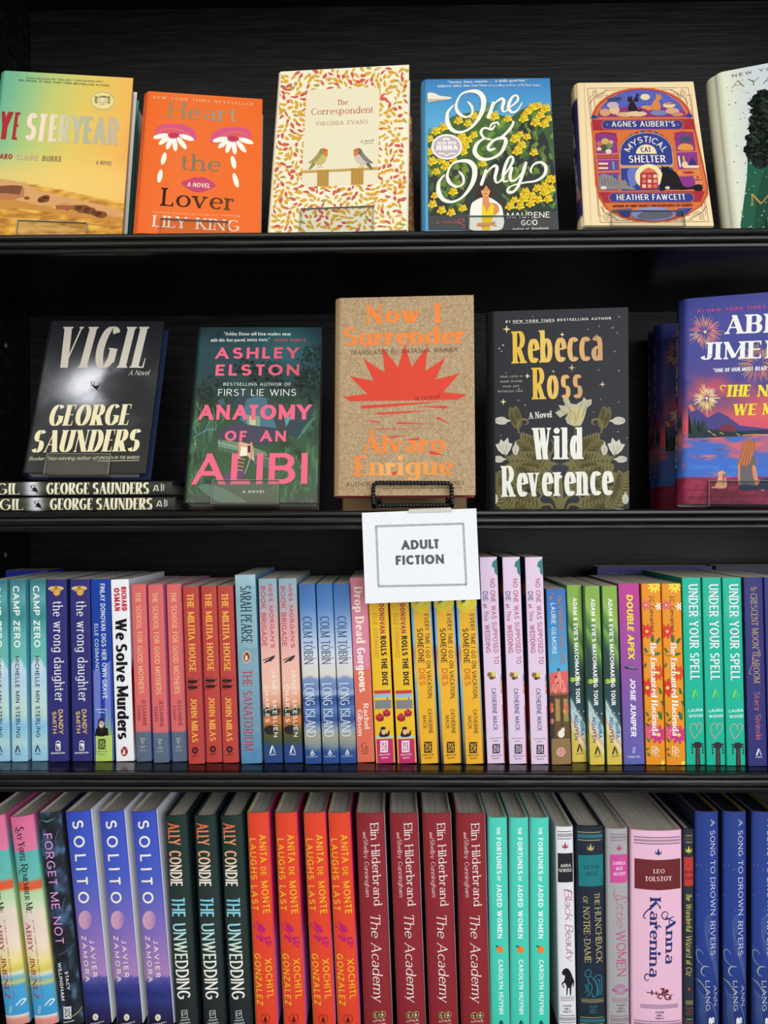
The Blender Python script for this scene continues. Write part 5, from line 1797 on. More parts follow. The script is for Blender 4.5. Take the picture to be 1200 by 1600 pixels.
def b_song():
    b, c, pl = spine_book('song', .15, True, (775, 975, 217, 783, 972, 1602), vramp((0, '#2a4088'), (.6, '#2a4090'), (1, '#25366e')), '#141d3c', '#182346', (2, 6, 16), bulge=.0036, inner='#c8a83c', pages=M_PAGES_NAVY)
    sw = '#7f90a8'
    for k in range(7):
        d = k * 7
        c.S([(850 + d * .3, 1000 + d), (852 + d, 920 + d), (900 + d * .2, 880 + d), (940, 890 + d)][:3 + (k < 2)], [1.5, 3, 1.2], '#5f74a0', step=(k == 0))
        c.S([(848 + d * .2, 980 + d), (862 + d, 1090), (905 + d, 1180 + d), (930 + d * .6, 1260 + d * 2)], [1.2, 2.6, 1.4], '#5a6f9c', step=False)
        c.S([(815 + d, 1380 + d), (880 + d, 1420 + d), (930 + d * .5, 1490 + d * 2), (950, 1590)], [1, 2.6, 1], '#5a70a0', step=False)
        c.S([(790 + d, 1340 + d), (815 + d, 1420), (812 + d, 1510), (830 + d, 1596)], [1, 2.4, 1], '#5a70a0', step=False)
    c.S([(835, 1130), (805, 1112), (788, 1130), (800, 1180), (845, 1215)], [2, 7, 9, 6, 2], sw)
    c.S([(880, 1215), (845, 1212), (822, 1235), (828, 1262), (850, 1272)], [2, 8, 10, 6, 2], '#a0aa9a')
    c.S([(778, 1296), (815, 1310), (850, 1350), (880, 1400)], [2, 8, 6, 2], '#8f9a88')
    rs = random.Random(5)
    for k in range(16):
        c.E(790 + rs.random() * 150, 400 + rs.random() * 800, 2.2, 2.2, '#c8ccd8', n=6, step=False)
    g = style(.1, .06, .07, trk=.2)
    c.T('A', 897, 268, 897, 308, 36, g, '#f2f2f4')
    c.T('SONG', 893, 340, 895, 508, 40, g, '#f2f2f4')
    c.T('TO', 894, 536, 895, 622, 40, g, '#f2f2f4')
    c.T('DROWN', 893, 650, 895, 890, 40, g, '#f2f2f4')
    c.T('RIVERS', 892, 930, 893, 1142, 40, g, '#f2f2f4')
    c.T('ANN', 917, 1330, 919, 1452, 26, g, '#f2f2f4')
    c.T('LIANG', 852, 1300, 856, 1482, 32, g, '#f2f2f4')
    c.part = 'publisher_logo'
    for dy in (0, 12, 24):
        c.S([(878, 1536 + dy), (888, 1524 + dy), (898, 1536 + dy), (908, 1524 + dy), (920, 1530 + dy)], 7, '#eef0f4', smooth=3)
    c.T("ST. MARTIN'S", 850, 1580, 944, 1576, 9, SEMI, '#d8dce8')
    c.T('PRESS', 876, 1598, 918, 1596, 9, SEMI, '#d8dce8')
    c.part = None
    place_row(b, 'hardback_book', pl, Z4, ['royal blue hardback with gilded page edges beside the narrow slate one', 'royal blue hardback with gilded page edges between two like it', 'royal blue hardback with gilded page edges cut by the right edge of the picture'], group=R4G)


for fn in (b_say, b_forget, b_solito, b_ally, b_anita, b_acad, b_fort, b_beauty, b_hunch, b_little, b_karen, b_oz, b_song):
    fn()
# ------------------------------------------------------------------ face-out books on the two upper shelves
def face_book(W, H, T, quad, src, hard=True, res=(40, 60, 8), **kw):
    b = Book(W, H, T, hard, mode='front', **kw)
    b.res = res
    c = b.canvas(quad, src, 'front')
    return b, c


def uv(c):
    """cover fractions of a crop point, v up from the foot"""
    return lambda x, y: (c.m((x, y))[0] / c.W, c.m((x, y))[1] / c.H)


def acrylic_stand(mat, T, label, w=.075, lip=.019, dx=0.0, g='clear acrylic book stands', back=.11):
    """bent clear sheet: front lip, ledge under the book and a rest behind it"""
    root = empty('acrylic_book_stand', label, 'book stand', g, mat)
    t = .0022
    x0, x1 = dx - w / 2, dx + w / 2
    y0, y1 = -.0012, T + .0012
    def sheet(nm, xa, xb, ya, yb, za, zb):
        v, f = box(xa, xb, ya, yb, za, zb)
        o = mesh_obj(nm, v, f, M_ACRYLIC, root)
        return o
    lp = sheet('front_lip', x0, x1, y0 - t, y0, -.0006 - t, lip)
    e = .0004
    vs, fs = [], []
    for bx in ((x0, x1, y0 - t - e / 3, y0 + e / 3, lip, lip + e), (x0 - e, x0, y0 - t - e / 3, y0 + e / 3, -.0006 - t, lip + e), (x1, x1 + e, y0 - t - e / 3, y0 + e / 3, -.0006 - t, lip + e)):
        v, f = box(*bx)
        fs += [tuple(i + len(vs) for i in q) for q in f]
        vs += v
    mesh_obj('polished_edge', vs, fs, M_ACR_EDGE, lp)
    sheet('ledge', x0, x1, y0, y1, -.0006 - t, -.0006)
    sheet('back_rest', x0, x1, y1, y1 + t, -.0006 - t, back)
    return root


G1 = 'new hardbacks shown face out on the top shelf'
G2 = 'new hardbacks shown face out on the second shelf'
NOVEL = 'hardback_book'


# ---- top shelf -----------------------------------------------------------------------------------------------
def t_farm():
    quad = [(2.0, 110.0), (207.9, 122.0), (189.8, 375.7), (-29.7, 367.5)]
    b, c = face_book(.1523, .2225, .024, quad, (0, 80, 2.857), res=(60, 90, 8), bulge=.003, r=.006)

    def base(u, v):
        n = fbm(u * 5, v * 5, 1)
        sky = ramp(u * .8 + .18 * (1 - v) - .05 + .06 * (n - .5), [(0, '#6fb493'), (.12, '#8fc08a'), (.3, '#c3ca72'), (.5, '#e2c862'), (.75, '#efb85a'), (.95, '#e79a4c')])
        sky = mixc(sky, np.broadcast_to(hexs('#f3cc74'), sky.shape), sstep(.55, .34, v) * .75)
        g = fbm(u * 14, v * 60, 2)
        fld = ramp(g, [(.25, '#a86a24'), (.5, '#d4983a'), (.75, '#eab852')])
        top = .325 - .2 * np.clip(u - .1, 0, 1) ** 1.2 * .62
        return mixc(sky, fld, sstep(top + .004, top - .004, v))
    b.base.update(front=base, spine='#5fae8f', back='#5c9c86')
    c.P([(-60, 568), (60, 578), (120, 592), (160, 622), (250, 640), (330, 662), (420, 678), (500, 700), (545, 712), (542, 740), (420, 725), (300, 700), (200, 690), (-60, 690)], '#d6a066')
    c.P([(-60, 660), (60, 662), (180, 690), (300, 712), (420, 735), (545, 742), (545, 770), (420, 752), (300, 730), (180, 712), (-60, 690)], '#c68a3e')
    c.P([(-40, 604), (60, 598), (100, 602), (110, 616), (108, 650), (60, 664), (-40, 662)], '#b87a48')
    c.P([(-40, 604), (60, 598), (100, 602), (88, 640), (20, 634), (-40, 634)], '#7a4a30')
    for x, y, r in ((195, 662, 20), (205, 652, 14), (182, 668, 12), (370, 705, 26), (400, 712, 22), (345, 698, 16), (430, 724, 18), (450, 730, 22), (300, 702, 12), (120, 656, 10)):
        c.E(x, y, r * 1.3, r * .72, '#7c4a26', step=False)
    c.R(250, 686, 330, 706, '#9a5c34')
    c.P([(246, 688), (288, 676), (334, 690)], '#d08a5c')
    c.S([(0, 700), (120, 720), (260, 752), (400, 772), (545, 790)], 4, '#b87a30')
    c.S([(0, 740), (140, 760), (300, 790), (420, 800)], 3, '#e8b850')
    st = style(.24, .17, trk=.11)
    c.T('Y', -14, 392, 44, 395, 124, st, '#ab2a2c')
    c.T('E', 52, 395, 82, 397, 124, st, '#ab2a2c')
    c.T('ST', 108, 398, 206, 405, 124, st, '#f5dcc6')
    c.T('ERYEAR', 214, 405, 526, 420, 122, st, ['#efdcc0', '#c9c6a4', '#b5b49a', '#bdb89c', '#c8b892'])
    c.T('CARO', -18, 480, 54, 483, 24, SEMI, '#9a3434')
    c.T('CLAIRE', 72, 485, 172, 490, 24, SEMI, '#c8a888')
    c.T('BURKE', 188, 491, 276, 494, 24, SEMI, '#9a7f58')
    c.T('A NOVEL', 428, 505, 500, 511, 18, SEMI, '#a08c60')
    c.T('"Perfect with perfect hit? Think again. A bold and biting satire."', 115, 124, 462, 140, 9, style(.12, .06, .03), '#4f6a50')
    c.T('BIG PRAISE, #1 NEW YORK TIMES BESTSELLING AUTHOR', 84, 134, 486, 158, 8, SEMI, '#4a5c48')
    c.part = 'round_sticker'
    c.E(458, 222, 58, 45, '#e8d488', 3)
    c.E(458, 222, 54, 41, '#8f8a58', 3)
    c.E(458, 222, 51, 38, '#ecd890', 3)
    c.P([(423, 200), (456, 208), (456, 240), (423, 232)], '#8f8a58')
    c.P([(458, 208), (492, 200), (492, 234), (458, 240)], '#8f8a58')
    c.T('GOOD', 446, 207, 474, 208, 8, BLACK, '#6a6a40')
    c.T('MORNING', 436, 217, 482, 218, 8, BLACK, '#f2e4b0')
    c.T('AMERICA', 432, 227, 486, 228, 9, BLACK, '#f2e4b0')
    c.T('BOOK CLUB', 436, 236, 480, 237, 7, BLACK, '#f2e4b0')
    c.part = None
    m = stand_matrix(-.3846, .8350, .3190, 13.48, 6.59, .31)
    b.build(NOVEL, 'green to orange hardback with a farm landscape, left end of the top shelf', 'book', G1, m)
    acrylic_stand(m, b.T, 'clear acrylic stand under the green and orange farm hardback')
    b2 = Book(.1524, .2276, .03, True, mode='front', bulge=.003, r=.006)
    b2.base.update(front='#4f8f86', spine='#5fae8f', back='#5c9c86')
    b2.build(NOVEL, 'teal edged hardback hidden behind the green and orange farm hardback', 'book', 'spare copies behind the face-out books',
             stand_matrix(-.3970, .902, Z1 + .0030, 11.5, 0, -1.0))


def t_heart():
    quad = [(227.0, 142.0), (410.0, 155.0), (406.9, 373.1), (208.9, 363.7)]
    b, c = face_book(.1396, .2083, .026, quad, (0, 80, 2.857), res=(30, 40, 8), bulge=.003, r=.006)
    b.base.update(front=lambda u, v: ramp(u, [(0, '#ee6a2a'), (.3, '#ef7434'), (1, '#ee6e2e')]), spine='#e8622a', back='#e8622a')
    c.T('NEW YORK TIMES BESTSELLER', 682, 211, 1128, 243, 11, style(.13, .07, .06, .12, trk=.45), '#f0cf98')
    s = style(.13, .06, .09, trk=.16)
    c.T('Heart', 752, 297, 1062, 319, 70, s, ['#b9a06c', '#a8a08a', '#b3b0a0', '#d0b484'], part='foil_lettering')
    c.T('the', 806, 530, 986, 540, 74, s, ['#9a8a68', '#8f8a78', '#a89268'], part='foil_lettering#2')
    c.T('Lover', 722, 690, 1046, 712, 80, s, ['#2c1a12', '#4a3018', '#6a4a22'])
    c.T('"Emotionally devastating and soulfully wise."', 680, 722, 980, 738, 8, style(.12, .06, .03, trk=.2), '#e8c89a')
    c.T('BOSTON GLOBE', 990, 737, 1075, 741, 7, SANS, '#e8c89a')
    c.T('LILY KING', 682, 783, 1066, 806, 50, SERIF, '#f4ead6')
    for x, y, s_ in ((775, 355, 1), (1040, 370, -1)):
        c.P([(x - 82 * s_, y + 12), (x - 70 * s_, y - 18), (x - 20 * s_, y - 32), (x + 60 * s_, y - 22), (x + 98 * s_, y + 8), (x + 96 * s_, y + 42), (x + 40 * s_, y + 20), (x - 10 * s_, y + 4), (x - 60 * s_, y + 22)], '#d85a80', smooth=4)
        c.S([(x - 75 * s_, y + 12), (x - 30 * s_, y - 8), (x + 30 * s_, y - 2), (x + 80 * s_, y + 28)], 4, '#ee7a4a')
        c.E(x, y + 22, 26, 14, '#c83a5c')
        for k, a in enumerate((168, 142, 112, 84, 52, 18)):
            l = (62, 56, 54, 56, 62, 64)[k]
            c.E(x + l * .95 * math.cos(math.radians(a)), y + 14 + l * .85 * math.sin(math.radians(a)), l * .55, 11, '#fdf6e8', a, step=False)
    for x, y, r, l in ((731, 480, 105, 28), (714, 558, 100, 30), (1042, 497, 78, 30), (1052, 577, 74, 34)):
        c.E(x, y, l, 11, '#fdf6e8', r)
    c.P([(808, 588), (845, 572), (868, 562), (884, 566), (902, 562), (930, 572), (962, 600), (930, 620), (890, 630), (850, 622)], '#c9486c', smooth=3)
    c.T('A NOVEL', 835, 605, 938, 612, 20, HANDB, '#f6e4d0')
    m = stand_matrix(-.2205, .8382, .3210, 18.64, 8.29, .19)
    b.build(NOVEL, 'orange hardback with two weeping daisy eyes and pink lips on the cover', 'book', G1, m)
    acrylic_stand(m, b.T, 'clear acrylic stand under the orange hardback with weeping eyes', dx=-.004)


def t_birds():
    quad = [(435.8, 112.0), (639.1, 101.0), (635.8, 358.9), (417.9, 366.6)]
    b, c = face_book(.1565, .2265, .026, quad, (410, 80, 4.8), res=(6, 6, 8), bulge=.002, r=.003, board=.0028)
    b.base.update(front='#f5edcf', spine='#f5edcf', back='#f0e6c4')
    rs = random.Random(3)
    Y, Rr, G = '#dba63c', '#d2604c', '#a8a050'
    pts = []
    for _ in range(9000):
        x, y = 45 + rs.random() * 1060, 100 + rs.random() * 1270
        if all((x - a) ** 2 + (y - b_) ** 2 > 31 ** 2 for a, b_ in pts):
            pts.append((x, y))
    for i, (x, y) in enumerate(pts):
        e = uv(c)(x, y)
        if not (.012 < e[0] < .985 and .008 < e[1] < .992):
            continue
        a = 2.2 * math.sin(x / 92.0 + 1.3) + 2.0 * math.cos(y / 84.0) + (x + y) / 210
        l = 19 + rs.random() * 14
        w = 8.5 + rs.random() * 7
        dx, dy = math.cos(a), math.sin(a) * .8
        bend = (rs.random() - .5) * 14
        col = Rr if rs.random() < .3 else (G if rs.random() < .07 else Y)
        c.S([(x - dx * l, y - dy * l), (x - dy * bend, y + dx * bend), (x + dx * l, y + dy * l)], [1.5, w * 1.5, w * 2, 3], col, smooth=3, step=(i % 60 == 0))
    c.P([(330, 330), (338, 303), (362, 290), (600, 280), (850, 270), (874, 280), (880, 305), (873, 640), (865, 960), (856, 990), (834, 1000), (580, 1008), (328, 1014), (304, 1004), (294, 978), (312, 640)], '#ece3c2')
    r = '#b8543e'
    c.T('The', 560, 404, 640, 400, 38, style(.1, .05, .08, trk=.15), r)
    c.T('Correspondent', 366, 480, 832, 462, 50, style(.1, .05, .08, trk=.15), r)
    c.T('VIRGINIA EVANS', 402, 560, 790, 543, 28, style(.1, .06, .08, trk=.3), '#b07660')
    c.T('A Novel', 736, 690, 834, 676, 20, HAND, '#2a2622')
    c.S([(758, 694), (795, 692), (832, 688)], 3, '#2a2622')
    # fence
    c.P([(290, 896), (500, 888), (866, 868), (866, 886), (500, 904), (290, 914)], '#c9a25a')
    c.S([(290, 914), (500, 905), (866, 887)], 3, '#8a6a34')
    for x0, x1, y0, y1 in ((410, 498, 868, 1010), (664, 760, 856, 1000)):
        c.P([(x0, y0 + 12), (x1, y0 + 4), (x1 - 2, y1), (x0, y1 + 4)], '#c39648')
        c.P([(x0 + 4, y0 + 6), (x0 + 20, y0 - 12), (x1 - 18, y0 - 14), (x1, y0 + 2), (x1 - 4, y0 + 18), (x0 + 6, y0 + 22)], '#efe2bc', smooth=3)
        for k in range(5):
            x = x0 + 10 + k * 17
            c.S([(x, y0 + 26), (x + 3, (y0 + y1) / 2), (x, y1)], 3.5, '#94702f', step=False)
    # two robins
    for s, cx, bc, wc, bel in ((1, 430, '#9a8a50', '#a89858', '#c9bc74'), (-1, 745, '#6f6a60', '#86807a', '#cfc6b4')):
        X = lambda x, y: (cx + s * x, y)
        c.P([X(30, 735), X(58, 760), X(54, 800), X(40, 835), X(5, 850), X(-30, 845), X(-38, 815), X(-25, 780), X(0, 745)], bel, smooth=4)
        c.P([X(10, 742), X(-20, 775), X(-55, 812), X(-86, 838), X(-70, 842), X(-30, 830), X(0, 800), X(20, 770)], wc, smooth=3)
        c.P([X(-55, 838), X(-30, 846), X(-60, 880), X(-84, 892), X(-76, 872)], bc, smooth=3)
        c.E(cx + s * 26, 752, 30, 24, bc)
        c.E(cx + s * 44, 762, 16, 30, '#dd8040', -12 * s)
        c.E(cx + s * 40, 745, 18, 14, '#dd8040')
        c.P([X(52, 742), X(66, 746), X(53, 752)], '#3a3228')
        c.E(cx + s * 36, 745, 4.5, 4.5, '#181410')
        for lx in (-8, 12):
            c.S([X(lx, 845), X(lx - 4, 862), X(lx + 10, 874)], 3, '#5a4630')
    m = stand_matrix(-.0630, .8289, .3200, 14.95, -4.02, .09)
    b.build(NOVEL, 'cream hardback patterned with red and mustard leaves, two robins on its cover', 'book', G1, m)
    acrylic_stand(m, b.T, 'clear acrylic stand under the leaf patterned robin hardback', w=.082, lip=.03)

    def strip(u, v):
        n = fbm(u * 60, v * 80, 3, 2)
        return ramp(n, [(.3, '#b8543e'), (.42, '#c89a40'), (.5, '#e6dcb8'), (.62, '#d9a63c'), (.7, '#b8543e')])
    b2 = Book(.1552, .2259, .026, True, mode='front', bulge=.002, r=.003)
    b2.base.update(front=strip, spine='#d8cfae', back='#8a6a5c')
    b2.res = (60, 60, 8)
    b2.inner = '#c8a888'
    b2.build(NOVEL, 'leaf patterned copy just behind the robin hardback, only its edge showing', 'book', 'spare copies behind the face-out books',
             stand_matrix(-.0540, .895, Z1 + .0070, 13, -1.5, -1.0))
    b3 = Book(.1552, .2259, .026, True, mode='front', bulge=.002, r=.003)
    b3.base.update(front=strip, spine='#d8cfae', back='#8a6a5c')
    b3.res = (60, 60, 8)
    b3.build(NOVEL, 'leaf patterned copy deepest behind the robin hardback, a sliver showing', 'book', 'spare copies behind the face-out books',
             stand_matrix(-.0505, .9300, Z1 + .0080, 16, -1.5, -1.0))


def t_meadow():
    quad = [(661.0, 124.0), (859.0, 122.0), (872.9, 362.4), (662.1, 363.6)]
    b, c = face_book(.1500, .2096, .026, quad, (640, 80, 4.8), res=(40, 60, 8), bulge=.003, r=.005)
    b.base.update(front=lambda u, v: ramp(1 - v + .02 * fbm(u * 4, v * 4, 1), [(0, '#3f7fb8'), (.1, '#4a90c6'), (.3, '#5fabd4'), (1, '#5fabd4')]), spine='#4f8fb8', back='#4a86b0')
    hill = [(122, 660), (150, 620), (200, 575), (260, 540), (320, 490), (420, 465), (500, 450), (600, 455), (680, 480), (760, 500), (820, 450), (870, 420), (950, 400), (1090, 425), (1140, 1345), (112, 1345)]
    c.P(hill, '#46603a')
    c.P([(420, 470), (600, 470), (700, 500), (640, 640), (500, 700), (420, 560)], '#4a6a34', smooth=4)
    c.P([(820, 560), (900, 520), (1000, 600), (1060, 760), (1085, 980), (900, 860), (700, 900), (640, 980), (560, 900), (700, 760), (800, 700)], '#33393a', smooth=4)
    c.P([(112, 930), (300, 900), (500, 860), (640, 980), (800, 1000), (900, 860), (1100, 980), (1140, 1345), (112, 1345)], '#3a4038')
    c.P([(118, 1240), (400, 1220), (700, 1250), (1130, 1200), (1140, 1345), (112, 1345)], '#4a4a4c')
    rs = random.Random(11)
    # fern leaves
    def fern(x, y, l, a, col):
        ex, ey = x + l * math.cos(a), y + l * math.sin(a)
        c.S([(x, y), ((x + ex) / 2 + 4, (y + ey) / 2), (ex, ey)], 3.2, col, smooth=2, step=False, rnd=False)
        for k in range(1, 6):
            t = k / 6
            px, py = x + (ex - x) * t, y + (ey - y) * t
            for s in (-1, 1):
                aa = a + s * .8
                ll = l * .34 * (1.1 - t * .6)
                c.S([(px, py), (px + ll * math.cos(aa), py + ll * math.sin(aa))], 4.2, col, smooth=0, step=False, rnd=False)
    greens = ('#7f9c3c', '#5f8a40', '#93a848', '#4f7a48', '#6f8f3a')
    u_ = uv(c)
    n = 0
    while n < 210:
        x, y = 130 + rs.random() * 960, 440 + rs.random() * 800
        if 480 < y < 620 and x < 260 or (y < 560 and 700 < x < 800):
            continue
        if y < 500 and not (330 < x < 700 or x > 850):
            continue
        if 430 < x < 720 and y > 960:
            continue
        c.k += (n % 12 == 0)
        fern(x, y, 45 + rs.random() * 45, -math.pi / 2 + (rs.random() - .5) * 1.8, rs.choice(greens))
        n += 1
    fl = [(368, 522), (438, 542), (482, 486), (256, 570), (198, 602), (150, 660), (150, 755), (165, 828), (390, 640), (388, 668), (440, 668), (482, 630), (415, 712), (402, 755), (330, 815), (272, 862), (200, 905), (232, 818), (190, 1085), (172, 1150), (240, 1195), (312, 1212), (328, 1055), (400, 1180), (635, 490), (738, 508), (550, 845),
          (855, 507), (890, 452), (918, 425), (965, 412), (1020, 432), (980, 482), (945, 535), (1012, 550), (1040, 510), (790, 658), (830, 628), (882, 645), (838, 708), (808, 752), (932, 762), (1050, 962), (1010, 1008), (955, 1030), (1055, 1035), (1010, 1058), (866, 1062), (915, 1088), (965, 1115), (1038, 1110), (850, 1112), (785, 1120), (828, 1165), (752, 1165), (905, 1145), (880, 460), (1080, 965)]
    c.k += 1
    for x, y in fl:
        r = 27 + rs.random() * 9
        for k in range(11):
            a = k * 2.399
            d = r * .3 * math.sqrt(k)
            c.E(x + d * math.cos(a), y + d * math.sin(a) * .9, r * .34, r * .3, ('#f4d22e', '#e8b824', '#f8e04a')[k % 3], k * 37, n=7, step=False)
        for k in range(7):
            a = k * 1.9
            c.E(x + r * .62 * math.cos(a), y + r * .55 * math.sin(a), r * .12, r * .1, '#a87a1c', n=6, step=(k == 0))
    c.P([(118, 322), (180, 316), (230, 338), (290, 345), (318, 354), (280, 366), (200, 376), (118, 384)], '#efe6d0', smooth=3)
    c.P([(118, 360), (200, 362), (300, 358), (250, 370), (118, 384)], '#d0b898')
    # woman
    c.P([(508, 1115), (505, 1060), (530, 1015), (566, 1000), (604, 1015), (622, 1062), (620, 1120), (590, 1110), (540, 1120)], '#4a3028', smooth=4)
    c.P([(460, 1160), (500, 1118), (545, 1100), (598, 1100), (650, 1130), (690, 1170), (704, 1240), (706, 1300), (668, 1345), (470, 1345), (450, 1290)], '#f2eee4', smooth=4)
    c.P([(545, 1150), (600, 1140), (655, 1150), (672, 1200), (640, 1232), (605, 1250), (560, 1215)], '#d9935f', smooth=3)
    c.P([(542, 1140), (556, 1150), (575, 1215), (610, 1145), (632, 1160), (628, 1230), (600, 1345), (540, 1345)], '#f0d02c')
    c.P([(548, 1060), (592, 1060), (596, 1130), (612, 1150), (576, 1205), (546, 1145)], '#d9935f')
    c.E(570, 1050, 34, 42, '#e3a06c')
    c.P([(534, 1040), (548, 1012), (572, 1006), (566, 1022), (546, 1046)], '#4a3028', smooth=3)
    c.P([(572, 1006), (598, 1014), (608, 1050), (596, 1040), (582, 1020)], '#4a3028', smooth=3)
    for x in (556, 584):
        c.S([(x - 9, 1042), (x, 1046), (x + 8, 1043)], 3, '#4a2a20')
        c.S([(x - 10, 1030), (x + 8, 1029)], 2.5, '#4a2a20')
    c.S([(560, 1072), (570, 1070), (580, 1072)], 5, '#b04a40')
    c.S([(480, 1298), (560, 1312), (640, 1288)], 20, '#d9935f')
    c.S([(500, 1300), (580, 1296), (650, 1312)], 16, '#e3a06c')
    c.P([(454, 1250), (500, 1270), (500, 1318), (458, 1318)], '#f2eee4', smooth=2)
    c.P([(700, 1245), (650, 1262), (645, 1310), (700, 1312)], '#f2eee4', smooth=2)
    # brush lettering
    w = '#f6f3e4'
    for dx, dy, k in ((0, 0, 1), (-66, 522, 1)):
        X = lambda x, y: (x + dx, y + dy)
        c.S([X(438, 385), X(466, 420), X(470, 468), X(440, 495), X(398, 492), X(358, 455), X(350, 400), X(385, 330), X(450, 305), X(515, 312), X(552, 360), X(548, 440), X(510, 520), X(450, 585), X(380, 612), X(320, 595), X(285, 540), X(285, 465), X(330, 408)],
            [14, 20, 16, 12, 22, 28, 18, 12, 20, 34, 40, 36, 26, 16, 18, 30, 36, 22, 8], w, smooth=6, part='title_lettering')
    c.S([(590, 500), (612, 440), (628, 392)], 26, w, part='title_lettering')
    c.S([(606, 440), (650, 385), (690, 360), (706, 380), (694, 430), (704, 458), (740, 445)], [8, 12, 20, 26, 24, 14, 8], w, part='title_lettering')
    c.S([(728, 440), (770, 412), (810, 372), (806, 340), (780, 340), (752, 378), (742, 430), (765, 462), (805, 450), (842, 392)], [8, 12, 18, 16, 14, 24, 28, 18, 12, 8], w, part='title_lettering')
    c.S([(640, 560), (615, 590), (560, 580), (535, 612), (560, 655), (618, 668), (560, 660), (505, 700), (488, 760), (530, 808), (600, 812), (680, 770), (720, 690), (705, 655), (640, 668), (590, 718), (600, 745), (640, 735)],
        [10, 18, 14, 22, 18, 10, 12, 26, 34, 30, 18, 22, 30, 26, 18, 22, 22, 12], w, smooth=6, part='title_lettering')
    c.S([(600, 580), (620, 548), (660, 540), (668, 560)], [10, 16, 14, 8], w, part='title_lettering')
    c.S([(650, 668), (700, 640), (750, 590), (778, 540), (770, 530)], [8, 18, 22, 18, 8], w, part='title_lettering')
    c.S([(538, 1002), (558, 945), (572, 900)], 24, w, part='title_lettering')
    c.S([(552, 950), (600, 890), (640, 862), (655, 884), (640, 950), (652, 990), (690, 975)], [8, 12, 20, 26, 24, 14, 8], w, part='title_lettering')
    c.S([(676, 978), (720, 920), (770, 840), (772, 800), (748, 800), (722, 850), (702, 930), (706, 980), (740, 975)], [8, 12, 20, 18, 16, 24, 26, 16, 8], w, smooth=5, part='title_lettering')
    c.S([(768, 880), (752, 935), (762, 975), (800, 965), (850, 905)], [20, 26, 20, 12, 10], w, part='title_lettering')
    c.S([(872, 842), (848, 920), (816, 1010), (780, 1056), (742, 1062), (735, 1040), (770, 1012), (860, 990), (950, 975), (1010, 930), (1020, 870), (985, 838), (935, 850), (908, 892), (912, 916)],
        [22, 26, 22, 18, 22, 16, 10, 12, 16, 22, 26, 20, 14, 14, 10], w, smooth=6, part='title_lettering')
    c.T('"Swoony, funny, romantic . . . A wildly good time."', 286, 246, 878, 232, 19, style(.13, trk=.18), '#e6eef2')
    c.T('REBECCA SERLE, New York Times', 210, 277, 582, 268, 17, style(.14, trk=.16), '#e6eef2')
    c.T('bestselling author of', 590, 270, 832, 266, 16, style(.11, .06, 0, .3, True, .06), '#e6eef2')
    c.T('In Five Years', 840, 266, 976, 268, 17, style(.13, trk=.16), '#e6eef2')
    c.T('MAURENE', 730, 1258, 1052, 1252, 44, HANDB, '#f3efe2')
    c.T('GOO', 836, 1312, 958, 1308, 42, HANDB, '#f3efe2')
    c.T('Author of Throwback', 772, 1345, 1040, 1338, 18, style(.13, trk=.16), '#e6e2d6')
    c.T('a novel', 192, 1300, 360, 1296, 30, style(.08, .05, 0, .4, True, .1), '#d0685c')
    c.S([(360, 1296), (400, 1282), (402, 1262), (372, 1268), (366, 1290), (408, 1310), (404, 1330)], 4, '#d0685c')
    c.part = 'round_sticker'
    c.E(279, 722, 117, 96, '#f4f0ea')
    c.E(279, 722, 102, 83, '#c2b2b8')
    c.T('READ WITH', 210, 706, 350, 702, 22, BOLD, '#f4f0ea')
    c.T('JENNA', 192, 748, 362, 744, 36, BLACK, '#f4f0ea')
    for k in range(7):
        a = math.radians(200 + k * 23)
        c.S([(274 + 14 * math.cos(a), 676 + 12 * math.sin(a)), (274 + 28 * math.cos(a), 676 + 22 * math.sin(a))], 7, '#f4f0ea', smooth=0, step=False)
    c.P([(214, 768), (250, 766), (278, 782), (306, 766), (344, 768), (344, 776), (306, 776), (278, 792), (250, 776), (214, 776)], '#f4f0ea')
    c.part = None
    m = stand_matrix(.1090, .8334, .3200, 14.35, -.46, .47)
    b.build(NOVEL, 'hardback with yellow wildflowers, blue sky and white brush lettering', 'book', G1, m)
    acrylic_stand(m, b.T, 'clear acrylic stand under the yellow wildflower hardback', w=.07, dx=.01)


def cat_shape(c, x, y, s, col, flip=1, sit=True):
    X = lambda a, b_: (x + a * s * flip, y + b_ * s)
    if sit:
        c.P([X(-10, 0), X(-14, -14), X(-8, -30), X(-2, -40), X(6, -38), X(16, -24), X(24, -6), X(22, 0)], col, smooth=3)
        c.E(*X(-6, -44), 10 * s, 9 * s, col)
        c.P([X(-14, -46), X(-14, -60), X(-6, -52)], col)
        c.P([X(-6, -52), X(2, -60), X(3, -46)], col)
        c.S([X(20, -3), X(34, 0), X(40, -8)], [6 * s, 6 * s, 3 * s], col)
    else:
        c.P([X(-30, 0), X(-26, -14), X(-6, -20), X(18, -14), X(28, 0)], col, smooth=3)
        c.E(*X(-26, -12), 9 * s, 8 * s, col)
        c.P([X(-33, -14), X(-33, -27), X(-25, -19)], col)
        c.P([X(-26, -19), X(-19, -26), X(-18, -13)], col)


